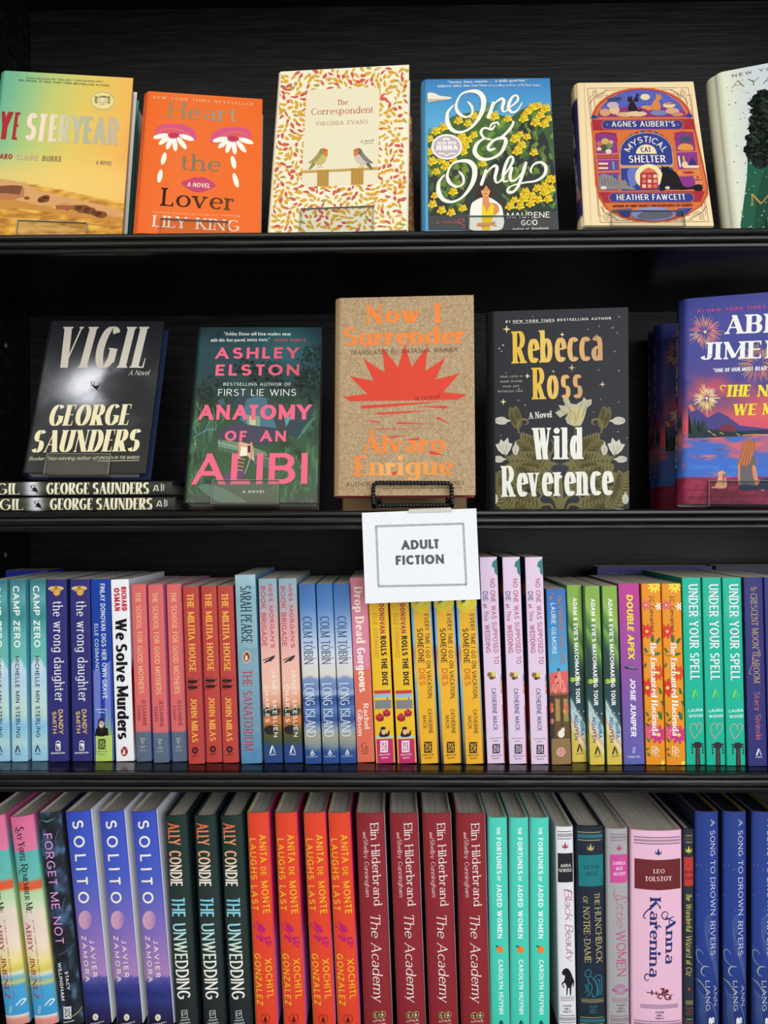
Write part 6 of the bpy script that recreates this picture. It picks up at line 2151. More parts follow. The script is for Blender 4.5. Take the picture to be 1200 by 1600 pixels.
def t_cats():
    quad = [(899.3, 129.6), (1083.4, 127.5), (1115.5, 352.9), (910.4, 352.0)]
    b, c = face_book(.1410, .2312, .026, quad, (880, 80, 3.75), res=(4, 4, 8), bulge=.003, r=.004, board=.003)
    cream = '#f4dcae'
    b.base.update(front=cream, spine=vramp((0, cream), (.1, cream), (.105, '#2a2a5c'), (.75, '#2a2a5c'), (.76, '#8c2c3c'), (.86, '#2a2a5c'), (.93, '#2a2a5c'), (.935, cream), (1, cream)), back=cream)
    b.res = (4, 40, 8)
    br, og, rd, nv, pu = '#7a4a34', '#d9743c', '#a8303c', '#33428c', '#8a3a86'
    for d in (0, 8):
        c.S([(118 - d, 186), (122 - d, 186)], 1, cream, smooth=0)
    c.S([(122, 188), (165, 1030)], 4, '#d8bc86', smooth=0)
    # double line frame with curls in the corners
    for q in ([(142, 218), (732, 214), (852, 1000), (218, 1003)], [(158, 262), (748, 258), (836, 962), (206, 965)], [(178, 230), (712, 226), (828, 990), (240, 992)]):
        c.S(q, 2.6, br, smooth=0, closed=True)
    for cx, cy, sx, sy in ((205, 250, 1, 1), (680, 246, -1, 1), (270, 970, 1, -1), (790, 966, -1, -1)):
        c.E(cx, cy, 46, 32, cream)
        for r0 in (34, 22, 11):
            c.S([(cx + sx * r0 * math.cos(a), cy + sy * r0 * .72 * math.sin(a)) for a in [k * .62 - .6 for k in range(9)]], 3, br)
        c.S([(cx - sx * 50, cy + sy * 60), (cx - sx * 20, cy + sy * 20), (cx + sx * 50, cy - sy * 18)], 3, br)
    # outer shape: arched top and round foot
    def sh(dx, dy, col):
        top = [(188 - dx + (732 - 188 + 2 * dx) * (.5 - .5 * math.cos(math.pi * k / 16)), 395 - (178 + dy) * math.sin(math.pi * k / 16)) for k in range(17)]
        foot = [(832 + dx, 780), (830 + dx, 840), (790 + dx, 910), (720, 965 + dy), (620, 995 + dy), (530, 1003 + dy), (430, 998 + dy), (340, 975 + dy), (270 - dx, 925), (228 - dx, 860), (208 - dx, 780)]
        c.P(top + [(748 + dx, 420)] + foot + [(186 - dx, 440)], col)
    sh(22, 4, og)
    sh(14, -4, rd)
    sh(8, -10, og)
    top = [(206 + (716 - 206) * (.5 - .5 * math.cos(math.pi * k / 16)), 388 - 162 * math.sin(math.pi * k / 16)) for k in range(17)]
    c.P(top, '#5a62b4')
    for k in range(9):
        x = 240 + k * 52
        c.S([(x, 384), (x + 40, 290), (x + 10, 250)], 2, '#7f86cc', smooth=0, step=False)
    c.P([(196, 388), (210, 352), (300, 330), (620, 330), (712, 352), (724, 388)], '#8e3a78')
    for x, y, rx, ry, col in ((245, 360, 32, 22, '#d9a070'), (300, 345, 30, 26, '#e0c090'), (290, 318, 34, 20, '#c8b0b8'), (360, 372, 50, 14, '#d8b080'), (430, 368, 60, 16, '#e6c49a'), (560, 362, 50, 16, '#7a86b4'), (640, 352, 40, 18, '#dca880'), (670, 372, 34, 12, '#c88a60'), (480, 270, 28, 18, '#e6d6b4'), (620, 318, 36, 16, '#e4d0a0'), (490, 330, 34, 10, '#d89a5a')):
        c.E(x, y, rx, ry, col)
    c.S([(600, 310), (648, 308)], 7, '#b84a3a', smooth=0)
    c.S([(600, 322), (650, 320)], 7, '#e6d2a0', smooth=0)
    c.S([(270, 288), (330, 280)], 24, '#3c4a70', smooth=0)
    cat_shape(c, 400, 352, 1.5, '#2a2226', 1)
    cat_shape(c, 430, 296, .8, '#2a2226', -1)
    cat_shape(c, 548, 345, 1.6, '#d98a48', -1)
    c.P([(160, 396), (172, 372), (192, 380), (205, 396)], nv)
    c.P([(716, 390), (730, 362), (752, 372), (758, 388)], nv)
    # name band
    c.P([(168, 404), (764, 398), (772, 458), (174, 466)], rd)
    c.R(222, 404, 706, 462, '#c86040', rad=28)
    c.R(228, 408, 700, 458, nv, rad=24)
    c.T("AGNES AUBERT'S", 284, 446, 656, 444, 32, style(.13, trk=.2), '#f6e8d0')
    for x in (258, 672):
        c.star(x, 432, 7, '#e08a5a', 4, .4)
    # niches left and right
    c.P([(172, 470), (766, 464), (826, 820), (206, 824)], og)
    for q in ([(186, 482), (312, 480), (318, 598), (194, 602)], [(196, 612), (322, 608), (324, 632), (198, 636)], [(200, 642), (324, 638), (326, 700), (204, 704)], [(206, 716), (330, 712), (336, 816), (216, 820)],
              [(650, 478), (760, 474), (776, 584), (660, 588)], [(662, 596), (782, 592), (792, 690), (672, 694)], [(676, 738), (810, 730), (818, 806), (690, 810)]):
        c.P(q, pu)
    c.S([(188, 520), (200, 486), (250, 480), (300, 490), (314, 530)], 9, rd)
    c.S([(652, 520), (664, 486), (706, 476), (748, 488), (762, 524)], 9, rd)
    for x, y, r, col in ((215, 545, 20, '#c86a5a'), (245, 530, 22, '#d0b060'), (270, 555, 20, '#7a8a50'), (235, 570, 24, '#4a5a3a'), (280, 535, 14, '#e0a070'), (210, 575, 14, '#e8c8a0'), (265, 590, 18, '#e6d4c4')):
        c.E(x, y, r, r * .8, col)
    c.S([(200, 624), (318, 620)], 12, '#b85a2c', smooth=0)
    for k, col in enumerate(('#e6d6b4', '#a83a3a', '#e6d6b4')):
        c.R(206, 656 + k * 13, 262, 667 + k * 13, col)
    for k, col in enumerate(('#3c5a8c', '#7a9ab0', '#44608c')):
        c.P([(272 + k * 14, 650), (282 + k * 14, 648), (286 + k * 14, 696), (276 + k * 14, 696)], col)
    for k in range(5):
        c.P([(268 + k * 12, 728), (277 + k * 12, 726), (282 + k * 12, 790), (273 + k * 12, 790)], ('#3a5a90', '#5a7aa8', '#34508a')[k % 3])
    c.R(684, 502, 748, 536, '#4a5060')
    c.P([(672, 580), (678, 556), (700, 545), (740, 548), (758, 562), (756, 582)], '#e0964a', smooth=3)
    for k, col in enumerate(('#e8e0d0', '#4a5a70', '#e0b060')):
        c.P([(670 + k * 14, 618), (680 + k * 14, 616), (690 + k * 14, 682), (680 + k * 14, 682)], col)
    c.E(712, 668, 18, 20, '#e8c8a4')
    c.P([(730, 670), (756, 624), (784, 668)], '#3a3468')
    c.R(706, 672, 794, 688, '#e6d2b0')
    for q in ([(664, 704), (798, 700), (804, 726), (668, 730)], [(762, 732), (808, 730), (812, 752), (766, 754)], [(770, 762), (814, 758), (818, 784), (774, 786)]):
        c.P(q, '#e08a4c')
    c.E(732, 714, 36, 8, rd)
    c.E(787, 742, 8, 6, rd)
    # door arch with title
    c.P([(318, 820), (330, 700), (322, 600), (330, 530), (362, 490), (420, 472), (500, 470), (570, 480), (620, 510), (646, 570), (650, 640), (660, 700), (680, 815)], og)
    for k in range(12):
        a0 = math.radians(180 + k * 15 + 1.5)
        a1 = math.radians(180 + k * 15 + 13)
        f = lambda a, r: (486 + r * 1.18 * math.cos(a), 600 + r * math.sin(a))
        c.P([f(a0, 112), f(a0, 134), f(a1, 134), f(a1, 112)], (rd, '#37519c')[k % 2], step=(k == 0))
    arch = [(486 + 154 * math.cos(math.radians(180 + k * 9)), 590 + 112 * math.sin(math.radians(180 + k * 9))) for k in range(21)]
    c.P(arch + [(646, 660), (640, 684), (334, 688), (330, 664)], '#c8a070')
    arch = [(486 + 149 * math.cos(math.radians(180 + k * 9)), 590 + 107 * math.sin(math.radians(180 + k * 9))) for k in range(21)]
    c.P(arch + [(641, 658), (634, 668), (344, 672), (334, 660)], nv)
    c.P([(338, 690), (640, 684), (660, 815), (340, 820)], nv)
    c.E(486, 602, 60, 52, '#f2dfa8', a0=180, a1=360)
    c.R(426, 596, 546, 604, '#f2dfa8')
    c.arcT('MYSTICAL', 484, 648, 110, -62, 64, 36, style(.14, trk=.2), '#f6e8d0', 'title_lettering')
    c.T('CAT', 455, 596, 516, 595, 30, style(.13, trk=.2), nv)
    c.T('SHELTER', 386, 657, 600, 655, 42, style(.13, trk=.2), '#f6e8d0')
    for s, cx in ((-1, 410), (1, 590)):
        c.P([(cx - 32, 700), (cx + 20, 690), (cx + 34, 760), (cx - 10, 800), (cx - 30, 760)], '#6f78be', smooth=3)
    c.E(500, 738, 80, 74, '#f4e2ac')
    c.P([(448, 812), (450, 722), (470, 700), (498, 684), (530, 698), (552, 722), (556, 812)], rd)
    c.P([(462, 706), (498, 684), (540, 704), (540, 714), (462, 716)], '#d9705a')
    for x in range(3):
        for y in range(3):
            c.R(462 + x * 32, 726 + y * 29, 484 + x * 32, 746 + y * 29, ('#e89a78', '#d8705c', '#f0c8a0')[(x + y) % 3])
    c.P([(566, 820), (572, 760), (590, 690), (600, 680), (612, 698), (640, 700), (672, 730), (700, 790), (740, 800), (790, 782), (816, 800), (806, 830), (780, 842), (764, 812), (700, 816), (620, 812)], '#1e1c20', smooth=3)
    c.E(596, 702, 24, 20, '#1e1c20')
    c.P([(578, 692), (574, 672), (592, 684)], '#1e1c20')
    c.P([(600, 684), (618, 676), (616, 696)], '#1e1c20')
    c.E(610, 804, 14, 9, '#e8c8b0')
    c.P([(206, 780), (212, 735), (240, 722), (290, 740), (330, 770), (380, 790), (418, 806), (416, 816), (340, 812), (250, 815), (215, 818)], '#8a8484', smooth=3)
    for k in range(7):
        c.S([(222 + k * 18, 736 + k * 5), (232 + k * 18, 790)], 3, '#4a4648', step=False)
    c.E(352, 782, 24, 20, '#8a8484')
    c.P([(338, 770), (334, 752), (350, 764)], '#8a8484')
    c.P([(352, 764), (364, 752), (366, 772)], '#8a8484')
    c.E(236, 804, 18, 10, '#e0d6cc')
    # author band
    c.P([(212, 830), (830, 824), (806, 884), (242, 890)], rd)
    c.R(264, 832, 768, 890, '#c86040', rad=28)
    c.R(270, 836, 762, 886, nv, rad=24)
    c.T('HEATHER FAWCETT', 314, 878, 718, 875, 34, style(.13, trk=.2), '#f6e8d0')
    c.T("AUTHOR OF EMILY WILDE'S ENCYCLOPAEDIA OF FAERIES", 290, 918, 758, 912, 14, style(.17, trk=.2), '#6a2c2c')
    c.P([(300, 930), (400, 926), (388, 975), (350, 970)], nv)
    c.P([(670, 926), (760, 922), (716, 960), (660, 972)], nv)
    c.E(526, 958, 130, 40, '#8c94cc')
    c.P([(430, 975), (470, 945), (540, 938), (580, 945), (600, 930), (630, 940), (640, 965), (590, 985), (480, 992)], '#6a6c7c', smooth=3)
    s = b.canvas([(890.7, 144), (908, 132), (918, 356), (901, 356)], (880, 80, 3.75), 'spine')
    s.sfx = '#spine'
    s.T("AGNES AUBERT'S", 62, 420, 84, 600, 24, SANS, '#d8c8b0')
    s.T('HEATHER FAWCETT', 92, 690, 112, 890, 18, SANS, '#d8c8b0')
    s.E(84, 650, 12, 30, '#f0dca8')
    m = stand_matrix(.2805, .8260, .3230, 23.34, -3.03, 2.63)
    b.build(NOVEL, 'buff hardback with cats and ornate arches in orange, purple and blue', 'book', G1, m, cover_mat=M_MATTE)
    acrylic_stand(m, b.T, 'clear acrylic stand under the ornate cat hardback', w=.078)


def t_emerald():
    quad = [(1114.0, 114.9), (1339.8, 72.4), (1383.8, 341.7), (1141.1, 374.0)]
    b, c = face_book(.155, .2285, .034, quad, (1040, 80, 5.517), res=(30, 40, 10), bulge=.006, r=.012)
    b.base.update(front=lambda u, v: ramp(u + .1 * fbm(u * 3, v * 4, 1), [(0, '#e2e3cc'), (.1, '#e6e8cf'), (.22, '#d4dad2'), (.4, '#cdd6da'), (1, '#c0ccd0')]), spine='#d9dac4', back='#d4d6c4')
    c.P([(640, 1500), (680, 1250), (700, 1100), (705, 980), (716, 900), (900, 820), (1300, 900), (1400, 1500), (1300, 1660), (620, 1660)], '#1f5a44')
    c.P([(760, 1500), (800, 1200), (870, 1000), (900, 1300), (880, 1640), (740, 1640)], '#184836', smooth=3)
    curls = [(760, 450, 46), (790, 410, 50), (840, 380, 60), (770, 520, 42), (800, 560, 60), (760, 600, 44), (750, 660, 40), (790, 690, 60), (730, 750, 42), (750, 800, 60), (710, 850, 36), (740, 890, 44), (850, 470, 90), (860, 600, 100), (860, 740, 110), (840, 860, 100), (820, 940, 90), (900, 400, 70), (950, 600, 160), (950, 800, 160)]
    rs = random.Random(2)
    for x, y, r in curls:
        c.E(x, y, r * .92, r * .84, '#16201b', n=16, step=False)
        for k in range(12):
            a = rs.random() * 6.28
            q = r * (.5 + .45 * rs.random())
            c.E(x + q * math.cos(a), y + q * .9 * math.sin(a), 10 + rs.random() * 14, 8 + rs.random() * 8, ('#16201b', '#121a17', '#1c2a23')[k % 3], rs.random() * 180, n=8, step=False)
    c.k += 1
    for k in range(90):
        x, y = 730 + rs.random() * 180, 400 + rs.random() * 520
        r = 10 + rs.random() * 16
        c.S([(x - r, y), (x - r * .3, y - r * .6), (x + r * .5, y - r * .3), (x + r, y + r * .3)], 3, rs.choice(('#2f4a3a', '#243a30', '#4a5f48')), smooth=3, step=False)
    c.P([(705, 900), (735, 900), (722, 945), (706, 962)], '#141d19')
    for k in range(130):
        x, y = 440 + rs.random() * 480, 150 + rs.random() * 1400
        r = 2 + rs.random() * 4.5
        if u_in(c, x, y):
            c.E(x, y, r, r, '#d8d8b0' if x > 700 + (y > 1100) * -40 and y > 900 else '#5a5c48', n=6, step=(k == 0))
    for x, y, w, h in ((432, 242, 18, 9), (808, 348, 16, 14), (555, 1004, 14, 8), (590, 1378, 10, 24), (430, 470, 12, 30), (455, 650, 10, 26), (482, 900, 10, 40), (520, 1180, 8, 30)):
        c.E(x, y, w / 2, h / 2, '#3c4030', n=8)
    c.T('NEW YORK TIMES', 575, 228, 1340, 80, 27, style(.13, trk=.4), '#3c4a40')
    c.T('AYANA', 572, 320, 1260, 225, 62, style(.1, .07, .02, trk=.35), ['#b8a060', '#6a6248', '#4a4a3a', '#8a7a50'], part='foil_lettering')
    c.T('M', 738, 1332, 910, 1320, 100, style(.13, .07, .07, trk=.2), '#c8a04c', part='foil_lettering#2')
    m = stand_matrix(.4588, .8357, .3210, 13.41, -15.31, -2.36)
    b.build(NOVEL, 'pale hardback with dark curls and an emerald dress, right end of the top shelf', 'book', G1, m)
    acrylic_stand(m, b.T, 'clear acrylic stand under the pale emerald dress hardback')


def u_in(c, x, y):
    u, v = uv(c)(x, y)
    return .01 < u < .99 and .01 < v < .99


# ---- second shelf --------------------------------------------------------------------------------------------
def s_clouds():
    quad = [(78.7, 501.4), (256.6, 502.5), (227.6, 739.7), (35.1, 738.8)]
    src = (0, 470, 4.286)
    b, c = face_book(.14, .2029, .022, quad, src, res=(110, 160, 8), bulge=.003, r=.004, fore=.014)

    def base(u, v):
        t = 1 - v
        n = fbm(u * 3 + 2, t * 4.5, 1, 5)
        g = np.exp(-((u - .46) ** 2 / .05 + (t - .44) ** 2 / .016))
        d = np.exp(-((u - .78 + .5 * (t - .5)) ** 2 / .06 + (t - .52) ** 2 / .01))
        n = sstep(.28, .72, n)
        x = .1 + .62 * g * (.35 + .85 * n) + .16 * n * sstep(.05, .4, t) * sstep(.95, .6, t) - .2 * d * n + .06 * sstep(.3, 0, u) * sstep(.3, .7, t)
        a = ramp(np.clip(x, 0, 1), [(0, '#131418'), (.12, '#25272c'), (.25, '#45474c'), (.42, '#86888f'), (.6, '#c8cad4'), (.8, '#eceef6')])
        return a + np.stack([.03 * sstep(.7, 1, t), .028 * sstep(.7, 1, t), -.002 * t], -1)
    b.base.update(front=base, spine='#2a2b2e', back='#1d2340')
    b.inner = '#26304e'
    st = style(.155, .028, .03, .1, trk=.26)
    c.T('VIGIL', 358, 450, 985, 450, 274, st, ['#cfc8b8', '#cfc8b8', '#d6cfc0'])
    gs = style(.2, .035, .04, .09, trk=.1)
    c.T('GEORGE', 318, 838, 870, 832, 138, gs, '#f1e6bc')
    c.T('SAUNDERS', 204, 1016, 925, 1008, 146, gs, '#f1e6bc')
    c.T('A Novel', 860, 502, 994, 500, 36, style(.07, .05, 0, .25, True, .1), '#d8d4c8')
    c.T('Booker Prize-winning author of', 194, 1070, 650, 1064, 24, style(.09, .07, 0, .25, True, .1), '#e4dcbc')
    c.T('LINCOLN IN THE BARDO', 660, 1062, 930, 1060, 20, style(.1, .08, 0, .2, True, .14), '#e4dcbc')
    c.S([(658, 1074), (932, 1070)], 3, '#e4dcbc', smooth=0)
    k = '#0d0d10'
    c.P([(622, 560), (640, 572), (660, 568), (664, 580), (650, 590), (654, 602), (640, 592), (626, 580)], k)
    for p in ([(624, 564), (612, 556), (616, 540)], [(622, 572), (608, 568)], [(630, 560), (632, 546)], [(655, 572), (668, 564)], [(650, 588), (656, 604)]):
        c.S(p, 5, k)
    m = stand_matrix(-.3529, .8465, .0545, 19.49, 1.18, .53)
    b.build(NOVEL, 'storm grey hardback with pale slanted lettering, leaning on two stacked copies', 'book', G2, m)
    acrylic_stand(m, b.T, 'clear acrylic stand on the two stacked grey hardbacks', w=.072, lip=.0225, dx=-.008)
    # two copies lying flat, spines to the front
    b2 = Book(.14, .2380, .0165, True, mode='spine', bulge=.0022, board=.0018, inner='#1d2340')

    def sp(u, v):
        # v runs along the spine from the tail (right) to the head (left)
        n = fbm(u * 2, v * 12, 2)
        g = np.exp(-((v - .655) / .035) ** 2)
        x = .16 + g * .75 * (.6 + .6 * n) + .1 * (n - .5)
        return ramp(x, [(0, '#18191c'), (.15, '#33342f'), (.3, '#5a5a52'), (.6, '#b4b6bc'), (.9, '#f0f2f6')])
    b2.base.update(spine=sp, front='#222326', back='#1d1f24')
    b2.res = (2, 120, 8)
    b2.gap = .014
    # crop of the lower copy: the spine lies on its side, head to the left
    c2 = b2.canvas([(-266, 1415), (-266, 1320), (1172, 1320), (1172, 1415)], (0, 0, 1), 'spine')
    s2 = style(.21, .05, .045, .02, trk=.1)
    c2.T('VIGIL', -120, 1404, 152, 1404, 72, s2, '#efe7c6')
    c2.T('GEORGE SAUNDERS', 328, 1404, 1018, 1404, 74, s2, '#efe7c6')
    k2 = '#141418'
    c2.P([(232, 1366), (256, 1358), (270, 1380), (262, 1392), (240, 1382)], k2)
    for p in ([(234, 1366), (222, 1352), (236, 1346)], [(262, 1390), (274, 1396)], [(244, 1362), (250, 1344)], [(240, 1382), (228, 1380)]):
        c2.S(p, 5, k2)
    c2.part = 'publisher_logo'
    c2.S([(1050, 1384), (1062, 1352), (1074, 1352), (1082, 1384)], 6, '#e8e4d4', smooth=0)
    c2.S([(1046, 1384), (1060, 1372), (1072, 1384)], 5, '#e8e4d4')
    c2.T('RANDOM', 1098, 1340, 1098, 1388, 9, BOLD, '#e8e4d4')
    c2.T('HOUSE', 1112, 1346, 1112, 1384, 9, BOLD, '#e8e4d4')
    c2.part = None
    zs = [Z2 + .0165 / 2 + .0004, Z2 + .0165 * 1.5 + .0012]
    # lying: the spine faces forward, the head points left, the front cover is up
    R = Matrix.Rotation(math.radians(-90), 4, 'Y')
    xr = -.243
    for i, (z, dx, lab) in enumerate(((zs[1], -.003, 'upper of the two storm grey hardbacks lying flat under the leaning one'), (zs[0], 0, 'lower of the two storm grey hardbacks lying flat on the second shelf'))):
        mm = Matrix.Translation((xr + dx, .8265 + .002 * i, ZC + z)) @ R
        if i == 0:
            r0 = b2.build(NOVEL, lab, 'book', 'grey hardbacks lying in a pile on the second shelf', mm)
        else:
            copy_thing(r0, mm, lab)


def s_porch():
    quad = [(309.6, 511.2), (502.9, 511.5), (495.5, 785.4), (286.7, 785.3)]
    b, c = face_book(.1492, .2228, .028, quad, (270, 490, 4.8), res=(90, 130, 8), bulge=.003, r=.005)

    def base(u, v):
        t = 1 - v
        n = fbm(u * 6, t * 8, 2, 5)
        m = fbm(u * 24, t * 14, 4, 3)
        a = ramp(t, [(0, '#26383c'), (.12, '#25484e'), (.25, '#24424a'), (.4, '#2a4038'), (.55, '#33503c'), (.75, '#3c5a3c'), (.9, '#446044'), (1, '#4f564a')])
        dk = sstep(.55, .95, n + .3 * np.abs(u - .5) * 1.2 - .1)
        a = mixc(a, np.broadcast_to(hexs('#1a2624'), a.shape), dk * .8)
        lt = sstep(.55, .75, m) * sstep(.4, .55, t) * sstep(.15, .3, np.abs(u - .5))
        a = mixc(a, np.broadcast_to(hexs('#5f8f6a'), a.shape), lt * .55)
        glow = np.exp(-((u - .72) ** 2 / .05 + (t - .12) ** 2 / .02))
        return mixc(a, np.broadcast_to(hexs('#2c6a70'), a.shape), glow * .7)
    b.base.update(front=base, spine='#24302f', back='#c8405c')
    b.inner = '#3a3a3a'
    rs = random.Random(8)
    for x, y, r in [(1060, 300, 70), (1030, 380, 90), (1080, 470, 90), (1000, 480, 70), (1060, 590, 90), (960, 520, 40), (720, 440, 80), (760, 500, 70), (640, 470, 70), (540, 400, 60), (300, 560, 90), (240, 600, 60)]:
        for k in range(46):
            a, d = rs.random() * 6.28, r * 1.25 * math.sqrt(rs.random())
            if x + d * math.cos(a) < 1105:
                c.E(x + d * math.cos(a), y + d * math.sin(a) * .8, 13, 8, rs.choice(('#182322', '#1f302b', '#213832', '#1c2826')), rs.random() * 180, n=6, step=(k % 20 == 0))
    # house
    c.P([(455, 700), (480, 610), (560, 552), (620, 640), (700, 620), (760, 668), (900, 690), (1070, 680), (1060, 730), (930, 930), (760, 870), (520, 830)], '#33464e')
    c.P([(555, 640), (640, 620), (720, 640), (800, 860), (700, 850), (560, 830), (500, 800)], '#4a7080')
    for k in range(10):
        y = 700 + k * 14
        c.S([(530, y), (770, y + 28)], 2, '#5f8698', smooth=0, step=(k == 0))
    c.P([(700, 640), (760, 660), (1000, 700), (860, 880), (790, 880)], '#3a4448')
    for k in range(9):
        c.S([(760 + k * 32, 668 + k * 4), (800 + k * 22, 860 - k * 6)], 2, '#55605f', smooth=0, step=(k == 0))
    c.P([(340, 650), (380, 638), (396, 690), (350, 690)], '#456068')
    c.P([(555, 760), (655, 770), (655, 848), (560, 835)], '#7f9c8c')
    c.P([(575, 770), (622, 774), (622, 838), (578, 832)], '#c8c890')
    c.P([(835, 770), (890, 775), (850, 850)], '#5f9aa4')
    c.P([(470, 820), (780, 880), (740, 990), (330, 940), (360, 880)], '#4a4458')
    c.P([(340, 945), (500, 965), (700, 1040), (716, 1075), (600, 1050), (340, 1000)], '#6f8a6a')
    c.P([(500, 960), (600, 985), (612, 1110), (548, 1060), (500, 1080)], '#d9b090')
    c.P([(515, 1000), (556, 1006), (556, 1066), (500, 1072)], '#f6ead2')
    c.P([(562, 990), (582, 992), (582, 1040), (564, 1046)], '#2c2422')
    for x in (498, 590):
        c.R(x - 7, 965, x + 7, 1090, '#d88a80')
    for k in range(8):
        c.S([(480 - k * 4, 1068 + k * 14), (540 - k * 2, 1080 + k * 14)], 6, ('#7a4a3a', '#d8a884')[k % 2], smooth=0, step=(k == 0))
    for k in range(10):
        x = 345 + k * 15
        c.S([(x, 965 + k * 4), (x - 2, 1024 + k * 4)], 3, '#8fa8a8', smooth=0, step=False)
        x = 612 + k * 12
        c.S([(x, 1062 + k * 3), (x, 1126 + k * 4)], 3, '#7f98a8', smooth=0, step=False)
    c.S([(340, 966), (480, 1002)], 5, '#a8bcbc', smooth=0)
    c.S([(606, 1058), (736, 1092)], 5, '#8fa8b4', smooth=0)
    c.S([(500, 1060), (460, 1130), (440, 1200)], 5, '#b8c4c4')
    c.S([(580, 1080), (560, 1150), (540, 1200)], 5, '#b8c4c4')
    c.P([(380, 1230), (450, 1180), (540, 1190), (500, 1260), (400, 1300)], '#6a4a6e', smooth=3)
    c.P([(190, 1300), (320, 1290), (560, 1420), (360, 1420)], '#5f7a68', smooth=3)
    for k in range(70):
        x, y = rs.choice(((130 + rs.random() * 240, 650 + rs.random() * 300), (760 + rs.random() * 320, 980 + rs.random() * 400), (100 + rs.random() * 150, 900 + rs.random() * 400)))
        x = min(x, 1085)
        c.S([(x, y), (x + rs.uniform(-20, 20), y + 30), (x + rs.uniform(-24, 24), y + 70)], [3, 5, 2], rs.choice(('#4f7a54', '#6a9a70', '#5a8a80', '#3f6a48', '#7aa46a')), smooth=2, step=(k % 10 == 0))
    for p in ([(150, 940), (240, 880), (320, 870)], [(180, 900), (160, 830), (210, 780)], [(240, 890), (280, 800), (300, 760)], [(940, 940), (1000, 860), (1060, 780)]):
        c.S(p, 6, '#5f9aa0')
    pk = '#ee6a86'
    st = style(.24, .2, trk=.26)
    c.T('ASHLEY', 318, 342, 945, 338, 84, st, [pk, '#ea6a80', '#d85a6a'])
    c.T('ELSTON', 320, 468, 948, 466, 84, st, [pk, '#ea6a80', '#d85a6a'])
    c.T('ANATOMY', 190, 798, 1036, 796, 112, style(.26, .21, trk=.15), pk)
    c.T('OF', 388, 956, 560, 960, 78, st, pk)
    c.T('AN', 655, 960, 848, 962, 82, st, pk)
    c.T('ALIBI', 142, 1284, 1008, 1278, 232, style(.19, .15, trk=.16), pk)
    c.T('BESTSELLING AUTHOR OF', 380, 543, 886, 544, 24, style(.13, trk=.26), '#cfd8d4')
    c.T('FIRST LIE WINS', 340, 618, 924, 618, 50, style(.11, .1, trk=.2), '#e8ecea')
    c.T('"Ashley Elston will blow readers away', 385, 166, 886, 166, 25, style(.13, trk=.16), '#e4e8e4')
    c.T('with this fast-paced, twisty story."', 285, 214, 726, 208, 25, style(.13, trk=.16), '#e4e8e4')
    c.T('~MARY KUBICA', 748, 212, 1000, 215, 24, style(.13, trk=.2), '#c85a64')
    c.T('A NOVEL', 524, 1346, 690, 1346, 18, style(.2, trk=.3), '#e8e8e0')
    m = stand_matrix(-.1610, .8345, .0197, 16.9, 1.23, .27)
    b.build(NOVEL, 'dark green hardback with pink lettering over a house with a lit porch', 'book', G2, m)
    acrylic_stand(m, b.T, 'clear acrylic stand under the dark green porch hardback', w=.074, lip=.0255, dx=-.006)


